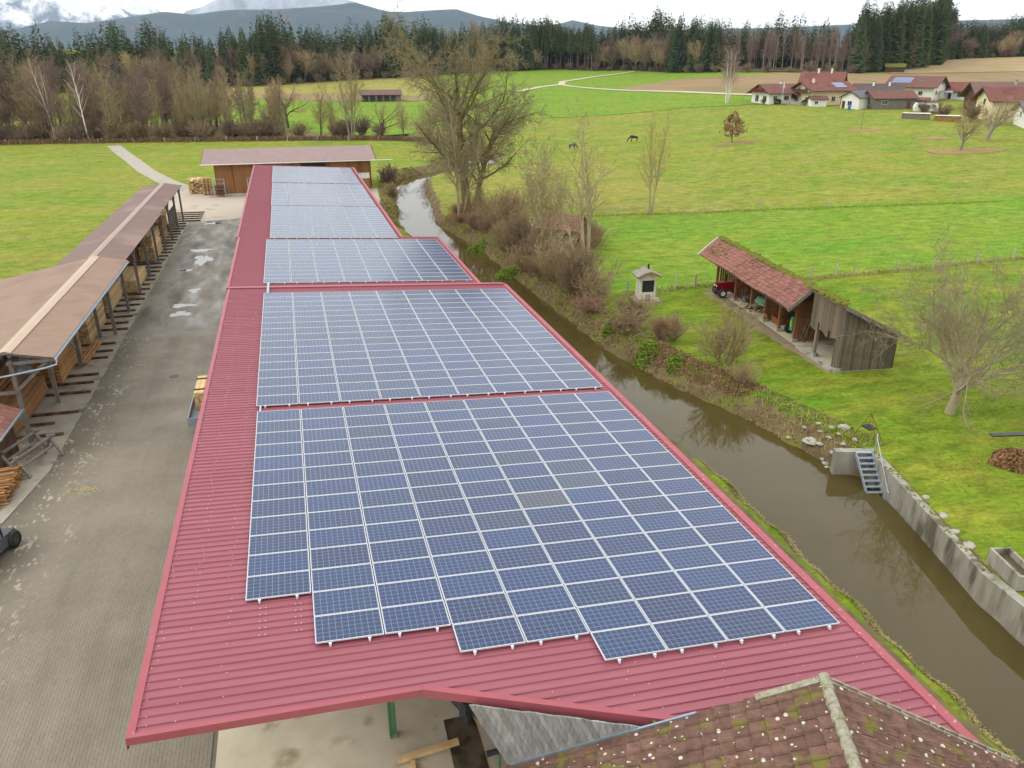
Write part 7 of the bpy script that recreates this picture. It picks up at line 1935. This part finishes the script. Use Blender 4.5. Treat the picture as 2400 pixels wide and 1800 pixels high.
# ================================================================ the forest
def conifer(seed, H_, Rb, bare=.06, dens=1.0):
    r_ = random.Random(seed); V, F, mi = [], [], []
    def quad(a, b_, c_, d_):
        n_ = len(V); V.extend((a, b_, c_, d_)); F.append((n_, n_ + 1, n_ + 2, n_ + 3))
    z = H_ * bare
    while z < H_ * .985:
        f = (z / H_ - bare) / (1 - bare); Lb = Rb * (1 - f) ** .6 * (.55 + .45 * min(1, f * 6 + .3)) + .18
        n_ = max(4, int((9 - 4 * f) * dens)); a0 = r_.random() * 6.28
        for k in range(n_):
            a = a0 + 6.283 * k / n_ + r_.uniform(-.25, .25); L_ = Lb * r_.uniform(.7, 1.12); dr_ = -.12 - .35 * (1 - f) + r_.uniform(-.1, .1)
            ca, sa = math.cos(a), math.sin(a); wd = .32 * L_ + .12
            p0 = (0, 0, z); pm_ = (ca * L_ * .55, sa * L_ * .55, z + dr_ * L_ * .45); pt = (ca * L_, sa * L_, z + dr_ * L_ * .8)
            s = (-sa * wd, ca * wd, -.18 * wd)
            m1 = (pm_[0] + s[0], pm_[1] + s[1], pm_[2] + s[2]); m2 = (pm_[0] - s[0], pm_[1] - s[1], pm_[2] + s[2])
            quad(p0, m1, pt, pm_); quad(p0, pm_, pt, m2)
            # hanging twigs
            h_ = .25 * L_ + .15
            quad(pm_, pt, (pt[0] * .92, pt[1] * .92, pt[2] - h_ * r_.uniform(.5, 1)), (pm_[0], pm_[1], pm_[2] - h_))
        z += (.42 + .45 * (1 - f)) * (1 / dens) * r_.uniform(.8, 1.2)
    return np.array(V), np.array(F)
NEED = mat('spruce_needles', srgb(68, 82, 44), srgb(94, 106, 58), .35, .9, detail=6, rnd=.3)
NEED2 = mat('pine_needles', srgb(66, 84, 52), srgb(92, 108, 70), .35, .9, detail=6, rnd=.25)
def trunk_mesh(name, H_, r, m): 
    S_ = np.array([[0, 0, -1, 0, 0, H_ * .5, r, r * .7], [0, 0, H_ * .5, 0, 0, H_ * .97, r * .7, .04]]); return np_mesh(name, *tubes(S_, 6), m)
CON = []
CRAW = []
for sd, H_, Rb, bare, mm in ((1, 26, 4.6, .05, NEED), (2, 28, 4.9, .1, NEED2), (3, 23, 4.4, .04, NEED2), (4, 28, 4.0, .45, NEED), (5, 21, 4.6, .02, NEED)):
    V_, F_ = conifer(sd, H_, Rb, bare); CRAW.append((V_, F_))
    CON.append([('trunk', trunk_mesh('spruce_trunk', H_, .28, BK['fir_trunk'])), ('crown', np_mesh('spruce_crown', V_, F_, mm))])
DEC = []
for sd, tw, h in ((91, 'twig_brown', 20), (92, 'twig_purple', 21), (93, 'twig_tan', 19)):
    S_ = grow_tree(sd, [(0, 0, (.02, 0, 1), h * .45, .3)], [L0(n=9, lr=1.15, ang=(18, 48), start=.35, seg=5, wig=.05, up=.06, tip=.6, fall=.2, rr=.6), L0(n=10, lr=.5, ang=(22, 50), start=.15, seg=5, wig=.1, up=.06, tip=.25, ref=8), L0(n=8, lr=.5, ang=(25, 55), start=.12, seg=3, wig=.15, up=.04, tip=.4, ref=4), L0(n=0, lr=.5, ang=(25, 60), start=.15, seg=3, wig=.15, up=.02, tip=.5)], .055)
    DEC.append(tree_parts('wood_tree_%d' % sd, S_, BK['bark_dark'], BK[tw], 1, 5))
S_ = grow_tree(95, [(0, 0, (.02, 0, 1), 17, .14)], [dict(cfgb[0], n=26, lr=.28, start=.2), dict(cfgb[1], n=8), cfgb[3]], .045)
BK['stand'] = bark('bark_stand', (150, 134, 122), (176, 160, 148))
BST = tree_parts('stand_birch', S_, BK['stand'], BK['twig_purple'], 1, 5)
S_ = grow_tree(96, [(0, 0, (0, 0, 1), 25, .3)], [L0(n=44, lr=.17, ang=(55, 85), start=.15, seg=10, wig=.01, up=.02, tip=.1, fall=.75, rr=.3), L0(n=7, lr=.4, ang=(30, 60), start=.1, seg=4, wig=.1, up=-.02, tip=.4, ref=4), L0(n=0, lr=.5, ang=(30, 60), start=.1, seg=3, wig=.1, up=-.1, tip=.5)], .05)
LAR = tree_parts('larch', S_, BK['bark_dark'], BK['twig_tan'], 1, 5)
FRONT = np.array([(-150, 372), (-110, 380), (-60, 392), (-7.6, 402), (33.7, 425), (62, 441), (110, 470), (163, 486), (196, 447), (200, 381), (213, 342), (250, 322), (299, 342), (330, 365), (367, 397), (430, 406), (520, 420)], float)
PT = np.vstack([resample(FRONT[a:a + 2], max(2, int(np.linalg.norm(FRONT[a + 1] - FRONT[a]) / 4.2)))[:-1] for a in range(len(FRONT) - 1)])
FLO = mat('forest_floor', srgb(70, 56, 42), srgb(92, 76, 56), .5, .95, detail=7, coords='World')
strip('forest_ground', FRONT + FRONT / np.linalg.norm(FRONT, axis=1)[:, None] * -1.5, FRONT + FRONT / np.linalg.norm(FRONT, axis=1)[:, None] * 420, FLO, .35, 120, 40)
# unit vector away from the camera at each point
AW = PT / np.linalg.norm(PT, axis=1)[:, None]
def bpx(x, y):
    q_ = x * HD[0] + y * HD[1]; p_ = x * PD[0] + y * PD[1]; return 1200 + 1810.66 * p_ / (q_ * .923 + .385 * 8)
rg = random.Random(300); nsp = ndec = nb = 0
bulk = []
for row in range(12):
    for i, (x, y) in enumerate(PT):
        d_ = row * 6.5 + rg.uniform(-4, 4); xx = x + AW[i, 0] * d_ + rg.uniform(-3, 3); yy = y + AW[i, 1] * d_ + rg.uniform(-3, 3)
        b_ = bpx(xx, yy)
        if b_ < -180 or b_ > 2560: continue
        tall = 1.0
        decp = .12
        if b_ < 620: decp = .6 if row < 3 else .12; tall = .9
        elif b_ < 900: decp = .85 if row < 2 else .15
        elif b_ < 1240: decp = .15
        elif b_ < 1385: decp = .0 if row else .05
        elif b_ < 1560: decp = .85 if row < 3 else .1
        elif b_ < 1680: decp = .3 if row < 2 else .1
        elif b_ < 1700: decp = .2
        elif b_ < 1995: decp = -1 if row < 4 else .1; tall = .8
        elif b_ < 2215: decp = .04; tall = 1.12
        else: decp = .45 if row < 3 else .15; tall = .8
        rot = rg.random() * 6.283; s_ = tall * (.94 + .09 * math.sin(b_ * .021 + 1) + .05 * math.sin(b_ * .07)) * rg.uniform(.84, 1.08)
        if decp < 0:
            if row < 0 and nb < 95:
                nb += 1; plant('stand_birch', BST, xx, yy, 'slim pale-stemmed birch in the pinkish bare stand above the ploughed field', 'tree', 'birches of the pinkish stand', rot, rg.uniform(.8, 1.05), lean=(rg.uniform(-.04, .04), rg.uniform(-.04, .04)))
            continue
        if rg.random() < decp:
            if ndec < 190 and row < 4:
                ndec += 1; kd = rg.randint(0, 2)
                plant('wood_tree', DEC[kd], xx, yy, 'bare brown-crowned broadleaf tree in the front of the distant wood', 'tree', 'broadleaf trees of the distant wood', rot, s_ * rg.uniform(.8, 1.05))
                continue
        kd = 3 if (1255 < b_ < 1400 and row < 4) else rg.choice((0, 0, 1, 2, 4))
        if row < 3 and nsp < 290:
            nsp += 1; plant('spruce_tree', CON[kd], xx, yy, 'dark green spruce in the wall of the distant wood', 'tree', 'spruces of the distant wood', rot, s_)
        else:
            bulk.append((xx, yy, rot, s_ * rg.uniform(.95, 1.15), kd))
for i in range(150):
    a_ = rg.random(); base_ = np.array((203, 376)) * (1 - a_) + np.array((247, 321)) * a_ if rg.random() < .8 else np.array((197, 420)) * (1 - a_) + np.array((203, 376)) * a_
    d_ = 1 + 30 * rg.random(); xx, yy = base_ * (1 + d_ / 390)
    plant('stand_birch', BST, xx, yy, 'slim pale-stemmed birch in the pinkish bare stand above the ploughed field', 'tree', 'birches of the pinkish stand', rg.random() * 6.28, rg.uniform(.8, 1.1), lean=(rg.uniform(-.04, .04), rg.uniform(-.04, .04)))
plant('bare_larch', LAR, 276, 326, 'tall bare tan larch among the dark spruces on the right', 'tree', 'single bare trees', 0, 1.05)
plant('bare_larch', LAR, 291, 334, 'second smaller bare larch at the edge of the dark spruces', 'tree', 'single bare trees', 2, .8)
# the trees deeper in the wood read as one mass
VV, FF = [], []; off = 0
for kd in range(5):
    V_, F_ = CRAW[kd]; keep = np.random.RandomState(kd).rand(len(F_)) < .3; F2 = F_[keep]
    for (xx, yy, rot, s_, k2) in bulk:
        if k2 != kd: continue
        c_, s2 = math.cos(rot), math.sin(rot); P = V_ * s_
        VV.append(np.c_[P[:, 0] * c_ - P[:, 1] * s2 + xx, P[:, 0] * s2 + P[:, 1] * c_ + yy, P[:, 2] + tz(xx, yy)]); FF.append(F2 + off); off += len(V_)
if VV:
    obj('wood_interior', np_mesh('wood_interior', np.concatenate(VV), np.concatenate(FF), NEED), label='mass of dark spruces deeper inside the distant wood', cat='forest', kind='stuff')
# undergrowth along the wood edge
for i, (x, y) in enumerate(PT):
    if i % 2 == 0 and -150 < bpx(x, y) < 2500:
        plant('edge_shrub', SHR['far' if i % 4 else 'farp'], x - AW[i, 0] * 3, y - AW[i, 1] * 3, 'leafless shrub along the foot of the distant wood', 'shrub', 'shrubs of the wood edge', i, rg.uniform(.8, 1.6))
# shrubs in the hamlet gardens
for i, (x, y, kd, s_, lb) in enumerate(((170.5, 187.5, 'farp', 1.1, 'bare shrub in front of the white caravan'), (176, 190, 'far', 1.3, 'brown shrub behind the right end of the caravan'), (143, 223.5, 'far', .6, 'low dark shrub left of the leftmost house'), (168, 178, 'far', 1.4, 'bare shrub between the woodpiles and the cream house'), (171.5, 172.5, 'far', 1.6, 'tall bare shrub before the cream house wall'))):
    plant('garden_shrub', SHR[kd], x, y, lb, 'shrub', 'garden shrubs of the hamlet', i, s_)
for i, (x, y, lb) in enumerate(((146.2, 221, 'dark evergreen shrub at the terrace of the leftmost house'), (152.5, 216.5, 'round evergreen shrub before the large farmhouse'))):
    r_ = np.random.RandomState(i); k = 500; v = r_.normal(size=(k, 3)); v /= np.linalg.norm(v, axis=1)[:, None]; c0 = v * r_.uniform(.6, 1, (k, 1)) * np.array([1.3, 1.0, .9]) + np.array([0, 0, .7])
    t_ = thing('evergreen_shrub', lb, 'shrub', (x, y, tz(x, y))); obj('foliage', leaf_mesh('evergreen_foliage', c0, .2, NEED, i), t_)

# ================================================================ the air
hz = MB(); hz.box((0, 1000, 720), (18800, 17800, 1470))
hm_ = bpy.data.materials.new('haze'); hm_.use_nodes = True
n = hm_.node_tree.nodes; n.clear()
vo = n.new('ShaderNodeVolumePrincipled'); vo.inputs['Color'].default_value = (.62, .79, 1, 1); vo.inputs['Density'].default_value = 6.5e-5; vo.inputs['Anisotropy'].default_value = 0.2
ou = n.new('ShaderNodeOutputMaterial'); hm_.node_tree.links.new(vo.outputs[0], ou.inputs['Volume'])
obj('haze', hz.mesh('haze', hm_), label='pale blue haze filling the valley air', cat='haze', kind='stuff')
